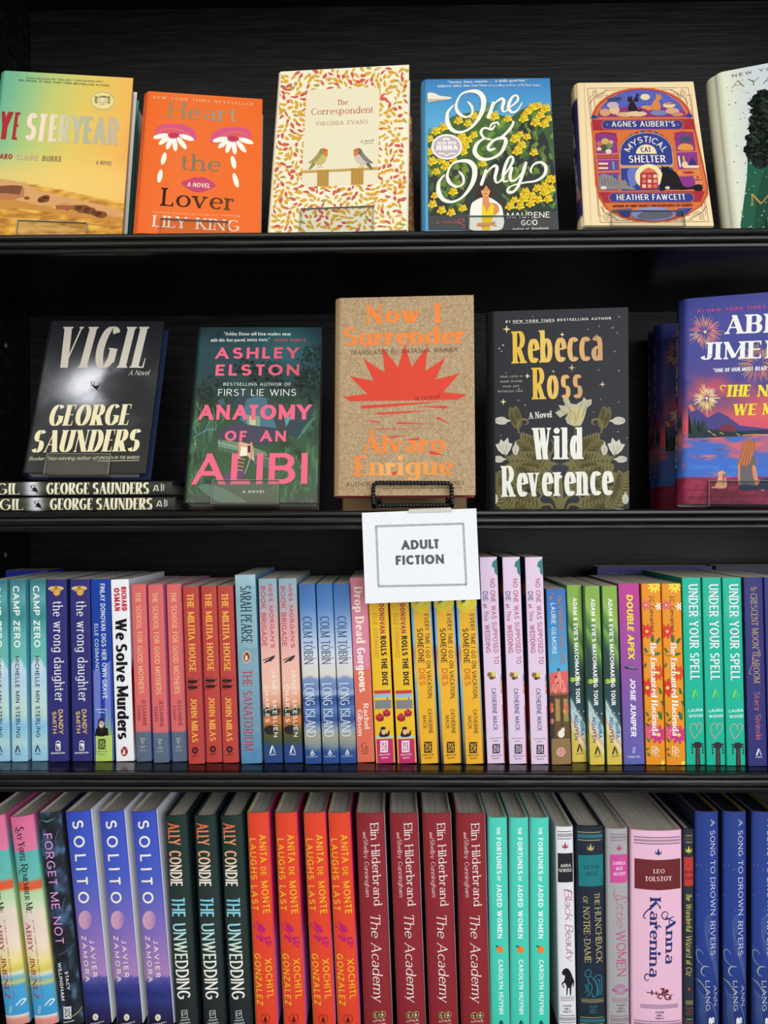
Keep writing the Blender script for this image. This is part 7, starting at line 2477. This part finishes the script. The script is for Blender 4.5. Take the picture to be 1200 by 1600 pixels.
def s_kraft():
    quad = [(526.0, 466.0), (740.0, 461.0), (742.9, 773.7), (523.8, 774.9)]
    b, c = face_book(.1554, .2270, .026, quad, (500, 440, 4.0), res=(150, 220, 8), bulge=.003, r=.006)
    rs_ = np.random.RandomState(3)

    def base(u, v):
        n = rs_.rand(*u.shape)
        m = fbm(u * 60, v * 80, 3, 3)
        return ramp(.5 + .35 * (m - .5) + .62 * (n - .5), [(0, '#8c724e'), (.3, '#a48862'), (.5, '#b29670'), (.75, '#c0a682'), (1, '#cfb896')])
    b.base.update(front=base, spine='#b4966a', back='#a84438')
    b.inner = '#9c3a30'
    og = '#f2863a'
    st = style(.26, .09, .08, trk=.14)
    c.T('Now', 286, 266, 626, 256, 116, st, og)
    c.T('I', 720, 256, 762, 254, 118, st, og)
    c.T('Surrender', 146, 402, 908, 388, 116, style(.25, .09, .07, trk=.12), og)
    rd = '#dc4028'
    c.P([(148, 720), (296, 702), (186, 592), (336, 622), (268, 480), (404, 568), (388, 410), (488, 536), (530, 386), (572, 534), (672, 402), (658, 560), (782, 476), (722, 612), (872, 574), (768, 692), (922, 706), (862, 738), (700, 742), (400, 746), (190, 748)], rd)
    for pl in ([(255, 775), (500, 762), (800, 746), (560, 772), (258, 796)], [(610, 782), (796, 776), (792, 794)], [(346, 820), (520, 812), (700, 806), (540, 822), (366, 832)], [(256, 864), (375, 876), (373, 886)], [(476, 878), (740, 890), (478, 890)], [(720, 852), (742, 846), (820, 896)],
               [(344, 920), (700, 920), (344, 926)], [(430, 968), (565, 962), (436, 980)], [(520, 990), (622, 976), (618, 992)], [(320, 1036), (420, 1020), (326, 1030)], [(684, 1052), (775, 1086), (684, 1080)], [(366, 1214), (485, 1186), (470, 1208)], [(585, 1112), (612, 1134), (634, 1200)]):
        c.P(pl, rd, step=False)
    c.T('Álvaro', 266, 1074, 786, 1062, 112, style(.25, .09, .07, trk=.12), og)
    c.T('Enrigue', 216, 1214, 838, 1208, 120, style(.25, .09, .07, trk=.12), [og, '#f4b064', '#f0a04c', og])
    c.T('TRANSLATED BY NATASHA WIMMER', 188, 460, 858, 440, 28, HAND, '#3a2c1e')
    c.T('a novel', 592, 742, 740, 732, 32, style(.09, .04, .03, .35, trk=.1), '#3a1c14')
    c.T('AUTHOR OF', 162, 1282, 380, 1276, 26, HAND, '#3a2c1e')
    c.T('YOU DREAMED OF EMPIRES', 400, 1278, 900, 1270, 26, HAND, '#3a2c1e')
    c.S([(390, 1294), (884, 1288)], 2.5, '#3a2c1e', smooth=0)
    m = stand_matrix(.0117, .8294, .0267, 4.49, -2.95, .02)
    b.build(NOVEL, 'brown kraft paper hardback with a jagged red sun', 'book', G2, m)
    # twisted wire easel holding it
    root = empty('wire_book_easel', 'black twisted wire easel holding the brown kraft paper hardback', 'book stand', None, m)
    def twisted(nm, path, R=.0011, r=.00155, pitch=.0075):
        P = [Vector(p) for p in path]
        out = []
        for i in range(len(P) - 1):
            n = max(2, int((P[i + 1] - P[i]).length / .0009))
            out += [P[i].lerp(P[i + 1], k / n) for k in range(n)]
        out.append(P[-1])
        V, F = [], []
        for ph in (0, math.pi):
            pts, s = [], 0
            for i, p in enumerate(out):
                a, b_ = out[max(0, i - 1)], out[min(len(out) - 1, i + 1)]
                t = (b_ - a).normalized()
                ref = Vector((0, 1, 0)) if abs(t.y) < .8 else Vector((0, 0, 1))
                u = (ref - t * ref.dot(t)).normalized()
                w = t.cross(u)
                if i:
                    s += (p - out[i - 1]).length
                an = 2 * math.pi * s / pitch + ph
                pts.append(p + (u * math.cos(an) + w * math.sin(an)) * R)
            v, f = sweep(pts, r, 6)
            F += [tuple(k + len(V) for k in q) for q in f]
            V += v
        return mesh_obj(nm, V, F, M_WIRE, root, smooth=True)
    def rounded(pts, r=.006, n=5):
        o = [Vector(pts[0])]
        for i in range(1, len(pts) - 1):
            p, a, b_ = Vector(pts[i]), Vector(pts[i - 1]), Vector(pts[i + 1])
            s, e = p + (a - p).normalized() * r, p + (b_ - p).normalized() * r
            for k in range(n + 1):
                t = k / n
                o.append(s * (1 - t) ** 2 + p * 2 * t * (1 - t) + e * t * t)
        o.append(Vector(pts[-1]))
        return o
    xl, xr, yf = -.0345, .0515, -.008
    twisted('front_loop', rounded([(xl, .004, -.0118), (xl, yf, -.0112), (xl, yf, .0135), (xr, yf, .0125), (xr, yf, -.0112), (xr, .004, -.0118)]))
    twisted('ledge_bar', [(xl + .003, yf + .006, -.0112), (xr - .003, yf + .006, -.0112)])
    twisted('support_arm', [(xl + .004, .0, -.0052), (xl + .004, b.T + .006, -.0052)])
    twisted('support_arm', [(xr - .004, .0, -.0052), (xr - .004, b.T + .006, -.0052)])
    twisted('back_frame', rounded([(xl + .004, b.T + .006, -.0052), (xl + .004, b.T + .006, .12), (xr - .004, b.T + .006, .12), (xr - .004, b.T + .006, -.0052)]))
    b2 = Book(.150, .222, .022, True, mode='front')
    b2.base.update(front='#a4855a', spine='#8a6c48', back='#7a3a30')
    b2.build(NOVEL, 'spare brown copy standing in shadow behind the kraft paper hardback', 'book', 'spare copies behind the face-out books', stand_matrix(.012, .905, Z2 + .0012, 4, -2, 0))


def s_stars():
    quad = [(765.2, 481.9), (981.5, 475.0), (983.2, 790.0), (765.7, 790.5)]
    b, c = face_book(.1525, .2244, .034, quad, (750, 450, 4.324), res=(6, 6, 10), bulge=.004, r=.006)
    b.base.update(front=lambda u, v: ramp(v, [(0, '#1f2026'), (1, '#1e1f27')]), spine='#191a20', back='#191a20')
    ol, cr, dk = '#6f6738', '#c9c4b4', '#9c947c'
    def frond(pts, w, col=ol):
        c.S(pts, w, col, smooth=5)
    def leafrow(pts, l, col=ol, k0=0, vein='#4f4a2c'):
        sp = catmull(pts, 5)
        c.k += 1
        for i in range(2, len(sp) - 1):
            p, q = sp[i], sp[i - 1]
            a = math.atan2(p[1] - q[1], p[0] - q[0])
            t = i / len(sp)
            ll = l * (.55 + .9 * math.sin(math.pi * min(1, t * .9 + .1)))
            for s in (-1, 1):
                aa = a + s * .95
                c.E(p[0] + ll * .55 * math.cos(aa), p[1] + ll * .55 * math.sin(aa), ll * .6, ll * .26, col, math.degrees(aa), n=10, step=False)
        c.S(pts, 4, vein)
    M = lambda x: 1080 - x
    for f in (lambda x: x, M):
        P = lambda *a: [(f(x), y) for x, y in a]
        leafrow(P((262, 940), (250, 890), (235, 840), (225, 792)), 30)
        frond(P((262, 960), (258, 900), (280, 868), (318, 870), (322, 895), (300, 900)), [8, 18, 16, 14, 10, 4])
        leafrow(P((480, 1170), (420, 1120), (350, 1060), (270, 1000)), 56)
        leafrow(P((520, 1260), (420, 1180), (330, 1150), (200, 1150)), 50)
        leafrow(P((500, 1380), (400, 1290), (300, 1260), (180, 1215)), 60)
        leafrow(P((440, 1480), (330, 1440), (220, 1400), (110, 1380)), 60)
        leafrow(P((240, 1500), (170, 1420), (120, 1320), (110, 1230)), 50)
        frond(P((530, 1480), (500, 1400), (430, 1370), (400, 1410), (430, 1440)), [26, 22, 16, 12, 5])
        frond(P((390, 1500), (410, 1450), (470, 1440), (490, 1470), (470, 1490)), [18, 18, 14, 12, 5])
        frond(P((470, 1120), (500, 1050), (480, 1000)), [6, 16, 4])
        frond(P((540, 1180), (470, 1160), (420, 1200)), [16, 20, 6])
        # tulips
        for x, y, rx, ry, r in ((148, 875, 44, 28, 10), (128, 1135, 38, 24, 15), (240, 1068, 24, 40, 0), (98, 1400, 24, 38, 10)):
            r = r if f(0) == 0 else -r
            up = ry > rx
            ax = (lambda a, b_: (f(x + a * rx), y + b_ * ry)) if up else (lambda a, b_: (f(x - b_ * rx * 1.1), y + a * ry))
            c.P([ax(-.7, -.5), ax(-.35, -.7), ax(0, -1.25), ax(.4, -.7), ax(.8, -.55), ax(.95, .1), ax(.6, .8), ax(0, 1), ax(-.6, .8), ax(-.95, .1)], cr, smooth=3)
            for q in ((-.45, .3), (0, .0), (.45, -.3)):
                c.S([ax(q[0] * 1.3, -.55), ax(q[0] * .9, .2), ax(0, .9)], 3, dk)
            c.S([ax(-.2, -.9), ax(-.75, .1), ax(-.4, .75)], 2.5, '#a89f86')
        c.P(P((100, 1035), (128, 1030), (140, 1000), (160, 1018), (188, 988), (196, 1025), (220, 1030), (205, 1070), (180, 1108), (150, 1100), (122, 1075)), cr)
        for dx in (0, 24, 48):
            c.S(P((128 + dx, 1040), (150 + dx * .6, 1075), (166, 1105)), 3, '#9a9076')
        frond(P((166, 1105), (200, 1150), (260, 1190)), [8, 8, 5])
    frond([(540, 1500), (540, 1350), (535, 1250)], [50, 44, 30])
    c.E(540, 1200, 60, 30, '#2b2c33')
    # central flower
    fl = '#b7b296'
    c.P([(575, 860), (600, 820), (540, 855), (508, 820), (545, 800), (528, 770), (575, 775), (560, 725), (580, 700), (600, 730), (612, 760), (650, 765), (690, 740), (700, 716), (720, 735), (755, 730), (752, 765), (720, 790), (712, 830), (700, 870), (680, 910), (630, 912), (590, 895)], fl)
    c.P([(600, 800), (640, 780), (690, 790), (700, 850), (660, 905), (610, 890)], '#c4b880', smooth=3)
    c.P([(640, 915), (600, 880), (570, 860), (620, 900)], '#7880a0')
    for p in ([(560, 740), (600, 790), (620, 860)], [(690, 750), (670, 800), (650, 880)], [(520, 800), (570, 820), (610, 870)], [(740, 750), (710, 790), (690, 850)], [(600, 800), (640, 830), (640, 900)]):
        c.S(p, 4, '#84805e')
    c.S([(640, 912), (640, 960), (660, 1000)], 7, ol)
    gold = ['#e0b63c', '#e6c060', '#dcae6e', '#c89a6a']
    cs = style(.14, .055, .04, trk=.17, xh=.74)
    c.T('Rebecca', 222, 490, 828, 468, 218, cs, gold, part='title_lettering')
    c.T('Ross', 358, 732, 692, 722, 214, cs, gold, part='title_lettering')
    w = '#eceade'
    c.T('Wild', 358, 1138, 690, 1134, 214, style(.16, .05, .04, trk=.2, xh=.74), w)
    c.T('Reverence', 150, 1390, 905, 1376, 210, style(.145, .05, .04, trk=.17, xh=.76), w)
    c.T('A Novel', 330, 864, 484, 852, 44, style(.16, .08, .08, trk=.1), '#d8d4c4')
    c.T('#1 NEW YORK TIMES BESTSELLING AUTHOR', 172, 216, 884, 192, 17, style(.2, .17, trk=.34), '#d8d6cc')
    c.S([(220, 220), (498, 208)], 2, '#d8d6cc', smooth=0)
    for k, (t, a, e) in enumerate((('TRUE LOVE IS', 134, 286), ('MORE DIVINE', 138, 284), ('THAN ANY', 152, 264), ('RUTHLESS GOD.', 122, 294))):
        c.T(t, a, 586 + k * 33, e, 582 + k * 33, 13, style(.15, trk=.4), '#b8b6ae')
    for x, y, r, col in ((180, 258, 28, '#e8d48c'), (555, 294, 18, '#f0dc8c'), (620, 518, 24, '#d8b87c'), (320, 574, 20, '#f0e4b4'), (826, 630, 22, '#dcc08c'), (157, 748, 22, '#f0dca0'), (495, 543, 12, '#d8c8a0'), (156, 366, 10, '#d8d0b8'), (130, 388, 9, '#d8d0b8'), (145, 408, 7, '#d8d0b8'), (894, 248, 13, '#8a8a88'), (926, 284, 11, '#8a8a88'), (909, 408, 9, '#a8a8a0'),
                         (804, 238, 8, '#a8a8a0'), (728, 260, 8, '#a8a8a0'), (940, 174, 8, '#b8b8b0'), (357, 172, 6, '#b8b8b0'), (802, 533, 7, '#b8b8b0'), (936, 538, 8, '#b8b8b0'), (258, 738, 7, '#c8c8b8'), (305, 770, 7, '#c8c8b8'), (815, 730, 6, '#b8b8b0'), (936, 750, 6, '#b8b8b0'), (768, 818, 6, '#b8b8b0'), (98, 928, 6, '#c8c8b8'), (138, 975, 6, '#c8c8b8'), (930, 950, 7, '#c8c8b8'), (992, 992, 6, '#c8c8b8'), (176, 553, 6, '#c8c8b8'), (262, 660, 7, '#c8c8b8')):
        c.star(x, y, r, col, 4, .28)
    m = stand_matrix(.1839, .8398, Z2 + .0012, .62, -5.77, .23)
    b.build(NOVEL, 'black hardback with gold stars, olive foliage and pale tulips', 'book', G2, m)


def s_lake():
    quad = [(1064.1, 463.7), (1300.0, 444.6), (1304.1, 785.1), (1060.9, 783.5)]
    src = (980, 440, 4.21)
    b, c = face_book(.1549, .2424, .032, quad, src, res=(90, 130, 10), bulge=.004, r=.009)

    def base(u, v):
        t = 1 - v
        n = fbm(u * 5, t * 9, 3, 4)
        m = fbm(u * 8, t * 40, 5, 3)
        sky = ramp(t + .1 * (n - .5) - .04 * u, [(0, '#474c96'), (.12, '#4a4c9a'), (.28, '#454a94'), (.4, '#5a4a92'), (.47, '#c85a6c'), (.53, '#e06460'), (.6, '#d8586c')])
        blu = ramp(n, [(.3, '#33407f'), (.5, '#4a4890'), (.7, '#b8546c')])
        sky = mixc(sky, blu, sstep(.36, .42, t) * sstep(.6, .2, u) * sstep(.62, .5, t) * .8)
        wat = ramp(m * .75 + (t - .66) * 1.9, [(0, '#e07a78'), (.3, '#d86a70'), (.45, '#a8688c'), (.55, '#4a6cc0'), (.75, '#3f72cc'), (1, '#4a86d8')])
        a = mixc(sky, wat, sstep(.658, .664, t))
        dk = ramp(m, [(.2, '#6e2036'), (.8, '#a03452')])
        return mixc(a, dk, sstep(.868, .874, t))
    b.base.update(front=base, spine=vramp((0, '#363c80'), (.4, '#3a3c84'), (.55, '#7a3a60'), (.62, '#24303a'), (.68, '#a85a66'), (.8, '#33509a'), (.87, '#3a60b0'), (.88, '#6e2036'), (1, '#802840')), back='#2c3270')
    for cx, cy, r, col in ((512, 315, 118, ('#f0a070', '#e07078', '#f4c890')), (522, 750, 92, ('#f6e6b0', '#f0c060', '#fdf4d0')), (870, 520, 150, ('#e8a040', '#d8705c', '#e0b050'))):
        rs = random.Random(int(cx))
        for k in range(64):
            a = k * .0982 + rs.random() * .05
            r0, r1 = r * (.12 + .35 * rs.random()), r * (.55 + .5 * rs.random())
            x0, y0, x1, y1 = cx + r0 * math.cos(a), cy + r0 * math.sin(a), cx + r1 * math.cos(a), cy + r1 * math.sin(a)
            if u_in(c, x0, y0) and u_in(c, x1, y1):
                c.S([(x0, y0), ((x0 + x1) / 2, (y0 + y1) / 2), (x1, y1 + 3)], [1.5, 4, 2], rs.choice(col), smooth=2, step=(k == 0))
    c.E(512, 315, 10, 10, '#f8d8a0')
    c.E(522, 750, 8, 8, '#fdf4d0')
    c.S([(522, 760), (524, 860)], 4, '#f0d080')
    # mountains, trees, house
    c.P([(375, 820), (420, 795), (470, 830), (530, 880), (600, 840), (660, 870), (740, 930), (1000, 960), (1000, 985), (375, 985)], '#4a4486')
    c.P([(380, 800), (420, 790), (450, 830), (420, 840)], '#e07858')
    rs = random.Random(4)
    tg = ('#26383c', '#1f3034', '#2c4440')
    for k in range(60):
        x = 375 + rs.random() * 560
        h = 190 - (x - 375) * .62 if x < 520 else 60 - (x - 520) * .07
        h = max(18, h * (.7 + .4 * rs.random()))
        yb = 1000 - max(0, (x - 720) * .08)
        if u_in(c, x - 6, yb - h):
            c.P([(x, yb - h), (x + h * .16 + 5, yb), (x - h * .16 - 5, yb)], tg[k % 3], step=(k % 20 == 0))
    c.P([(372, 985), (520, 960), (700, 968), (930, 960), (1000, 970), (800, 1000), (372, 1015)], '#24343a')
    c.P([(606, 962), (612, 930), (690, 922), (716, 950), (712, 975)], '#7a2c44')
    c.S([(760, 996), (840, 990), (930, 994)], 5, '#f0b070')
    for p in ((560, 985), (610, 975), (530, 965), (720, 985)):
        c.S([p, (p[0] + 22, p[1] + 12)], 4, '#e8c888', smooth=0)
    for k in range(14):
        x, y = 400 + rs.random() * 400, 1020 + rs.random() * 250
        c.S([(x, y), (x + 30, y + 3), (x + 70, y)], [2, 6, 2], rs.choice(('#d8707c', '#b8688c', '#e08a80')) if y > 1100 else '#6a4468', smooth=2, step=(k == 0))
    for k in range(8):
        x = 400 + k * 70
        c.S([(x + 60, 1320), (x, 1436)], 3, '#5a1a2c', smooth=0, step=(k == 0))
    for y in (1345, 1390):
        c.S([(366, y + 10), (1100, y)], 3, '#5a1a2c', smooth=0)
    # woman from behind and little dog
    c.P([(735, 1160), (760, 1130), (800, 1120), (838, 1135), (850, 1190), (842, 1300), (850, 1340), (740, 1345), (736, 1260)], '#6a6468', smooth=3)
    c.P([(728, 1180), (742, 1170), (742, 1320), (728, 1300)], '#d8906c')
    c.P([(820, 1200), (846, 1200), (860, 1280), (905, 1345), (885, 1360), (840, 1310)], '#d8906c', smooth=2)
    c.P([(735, 1330), (780, 1318), (850, 1325), (880, 1290), (930, 1270), (1010, 1300), (1010, 1350), (880, 1352), (760, 1360)], '#2c3450', smooth=3)
    c.P([(752, 1110), (770, 1045), (800, 1026), (832, 1034), (842, 1070), (830, 1120), (812, 1160), (790, 1195), (745, 1190), (722, 1180), (740, 1150)], '#b8683c', smooth=3)
    for k in range(7):
        c.S([(775 + k * 8, 1050), (768 + k * 8, 1110), (745 + k * 10, 1180)], 3, ('#d8905c', '#8a4a2c')[k % 2], step=(k == 0))
    c.P([(580, 1340), (590, 1300), (600, 1262), (596, 1240), (622, 1228), (644, 1240), (642, 1262), (652, 1290), (650, 1340)], '#e0a878', smooth=3)
    c.P([(625, 1250), (644, 1244), (645, 1265), (630, 1330)], '#c04c5c')
    c.S([(560, 1336), (580, 1340)], 8, '#e0a878')
    w = '#f4f4f2'
    st = style(.24, .07, .09, trk=.16)
    c.T('ABBY', 640, 330, 1150, 312, 124, st, w)
    c.T('JIMENEZ', 478, 500, 1270, 478, 116, st, w)
    c.T('#1 NEW YORK TIMES BESTSELLING', 458, 190, 1230, 138, 20, style(.19, .17, 0, .14, trk=.28), '#d8508c')
    c.T('"ONE OF OUR MUST-READ WRITERS"', 566, 582, 1060, 560, 26, style(.18, .15, trk=.13), '#f0eef0')
    ye = '#f4e03c'
    st = style(.24, .09, .06, .1, trk=.12)
    c.T('THE', 640, 742, 812, 740, 78, st, ye)
    c.T('NIGHT', 852, 742, 1190, 730, 78, st, ye)
    c.T('WE MET', 694, 866, 1090, 856, 76, st, ye)
    c.S([(650, 672), (625, 668), (612, 684), (626, 700)], 7, ye)
    s = b.canvas([(1056, 472), (1073, 464), (1066, 788), (1064, 788)], src, 'spine')
    s.sfx = '#spine'
    T = b.T
    # spine lettering laid out in metres down the spine
    s.h = np.array([[1., 0, 0], [0, -1., .2424], [0, 0, 1.]])
    s.T('THE NIGHT WE MET', T * .42, .025, T * .42, .115, .011, style(.17, .09, .06, trk=.16), '#f0dc4a')
    s.T('ABBY JIMENEZ', T * .42, .128, T * .42, .2, .011, style(.18, .08, .06, trk=.16), '#e4dcd8')
    m = stand_matrix(.3976, .8329, Z2 + .0052, 6.18, -19.29, 1.11)
    root = b.build(NOVEL, 'indigo hardback with fireworks over a sunset lake, foremost of three copies', 'book', G2, m)
    acrylic_stand(m, b.T, 'clear acrylic stand under the fireworks and lake hardback', w=.1, lip=.026, dx=.004, back=.08)
    bpy.context.view_layer.update()
    copy_thing(root, stand_matrix(.4176, .9560, Z2 + .0012, 0, -19.0, 0), 'fireworks and lake hardback, second copy half hidden behind the foremost')
    copy_thing(root, stand_matrix(.4215, .9905, Z2 + .0012, 0, -19.0, 0), 'fireworks and lake hardback, deepest copy in the shadow')


def back_row():
    def bk(label, W, H, T, mode, front, mat, spine=None, text=None):
        b = Book(W, H, T, False, mode=mode)
        b.base.update(front=front, spine=spine or front, back=front)
        if text:
            c = b.canvas([(0, 0), (W, 0), (W, H), (0, H)], (0, 0, 1), 'front')
            c.T(text, W * .06, .0098, W * .8, .0098, .0022, SANS, '#8a8cb8')
        b.build('paperback_book', label, 'book', 'books tucked behind the third shelf row', mat)
    bk('bright blue book tucked behind the left end of the third row', .05, .2045, .056, 'spine', '#2c34a0', stand_matrix(-.486, .982, Z3 + .0004))
    bk('dark violet book standing behind the green and magenta paperbacks', .150, .2068, .022, 'front', '#3f3c7c', stand_matrix(.341, .988, Z3 + .0004), text='"Warm, delightful and utterly charming."')
    bk('dark book standing behind the right end of the third row', .145, .2072, .022, 'front', '#2c2c3c', stand_matrix(.495, .992, Z3 + .0004))


# ---- the paper sign ------------------------------------------------------------------------------------------
def paper_sign():
    src = (540, 780, 3.478)
    # corners in the picture crop: top left, top right, bottom right, bottom left
    q = [(91, 84), (704, 61), (716, 540), (106, 570)]
    W, H = .121, .0955
    root = empty('paper_sign', 'white paper sign reading ADULT FICTION taped to the second shelf edge', 'sign', None,
                 Matrix.Translation((.0260, .7925, ZC + .0095)) @ Matrix.Rotation(math.radians(-2.0), 4, 'Y'))
    cv = Canvas([q[0], q[1], q[2], q[3]], W, H, (0, 0, 1))
    g = '#55565a'
    cv.part = 'lettering'
    st = style(.28, .23, trk=.12)
    cv.T('ADULT', 303, 283, 510, 274, 50, st, g)
    cv.T('FICTION', 272, 364, 530, 355, 50, st, g)
    cv.part = 'dashed_border'
    for (x0, y0), (x1, y1), n, hor in (((163, 157), (640, 142), 66, 1), ((176, 478), (648, 464), 66, 1), ((168, 158), (178, 476), 44, 0), ((634, 146), (644, 466), 44, 0)):
        for k in range(n):
            t = (k + .3) / n
            x, y = x0 + (x1 - x0) * t, y0 + (y1 - y0) * t
            cv.S([(x, y - 6), (x, y + 6)] if hor else [(x - 6, y), (x + 6, y)], 3.2, '#2a2a2e', smooth=0, rnd=False, step=False)

    def bend(x, z):
        """hangs a little forward at the lower left, slight curl"""
        t = 1 - z / H
        return -.004 * t ** 2 * (1 + .35 * (x / W - .5)) - .0016 * math.sin(math.pi * x / W) * t - .0012 * (1 - x / W) ** 3
    pt = lambda x, z, o=0: (x - W / 2, bend(x, z) - o, z - H)
    V, F, n, m = [], [], 24, 20
    for i in range(n + 1):
        for k in range(m + 1):
            V.append(pt(W * i / n, H * k / m))
    for i in range(n):
        for k in range(m):
            a = i * (m + 1) + k
            F.append((a, a + m + 1, a + m + 2, a + 1))
    nn = len(V)
    V += [(x, y + .00018, z) for x, y, z in V]
    F += [tuple(q_ + nn for q_ in f)[::-1] for f in F]
    rim = [i * (m + 1) for i in range(n + 1)] + [n * (m + 1) + k for k in range(1, m + 1)] + [i * (m + 1) + m for i in range(n - 1, -1, -1)] + [k for k in range(m - 1, 0, -1)]
    F += [(rim[i], rim[(i + 1) % len(rim)], rim[(i + 1) % len(rim)] + nn, rim[i] + nn) for i in range(len(rim))]
    mesh_obj('sheet', V, F, plain('white_office_paper', '#eceef2', .8, .2), root)
    for part, lst in cv.items.items():
        v, f, c = [], [], []
        for pl, col, z in lst:
            s0 = len(v)
            v += [pt(p[0], p[1], .00016 + z) for p in pl]
            c += [col] * len(pl)
            f.append(tuple(range(s0, s0 + len(pl))))
        mesh_obj(part, v, f, M_INK, root, c)
    tp = [(-.012, -.0009, -.0022), (.035, -.0009, -.0026), (.034, -.0009, .0016), (-.0105, -.0009, .0018), (-.0105, .016, .0022), (.034, .016, .0022)]
    tp = [(x, y, z) for x, y, z in tp]
    tape = plain('frosted_tape', '#c9c8ba', .5, .4)
    v = tp + [(x, y - .0002, z + .0001) for x, y, z in tp]
    f = [(6, 7, 8, 9), (9, 8, 11, 10), (3, 2, 1, 0), (4, 5, 2, 3), (0, 1, 7, 6), (4, 10, 11, 5)]
    mesh_obj('tape_strip', v, f, tape, root)


for fn in (t_farm, t_heart, t_birds, t_meadow, t_cats, t_emerald, s_clouds, s_porch, s_kraft, s_stars, s_lake, back_row, paper_sign):
    fn()
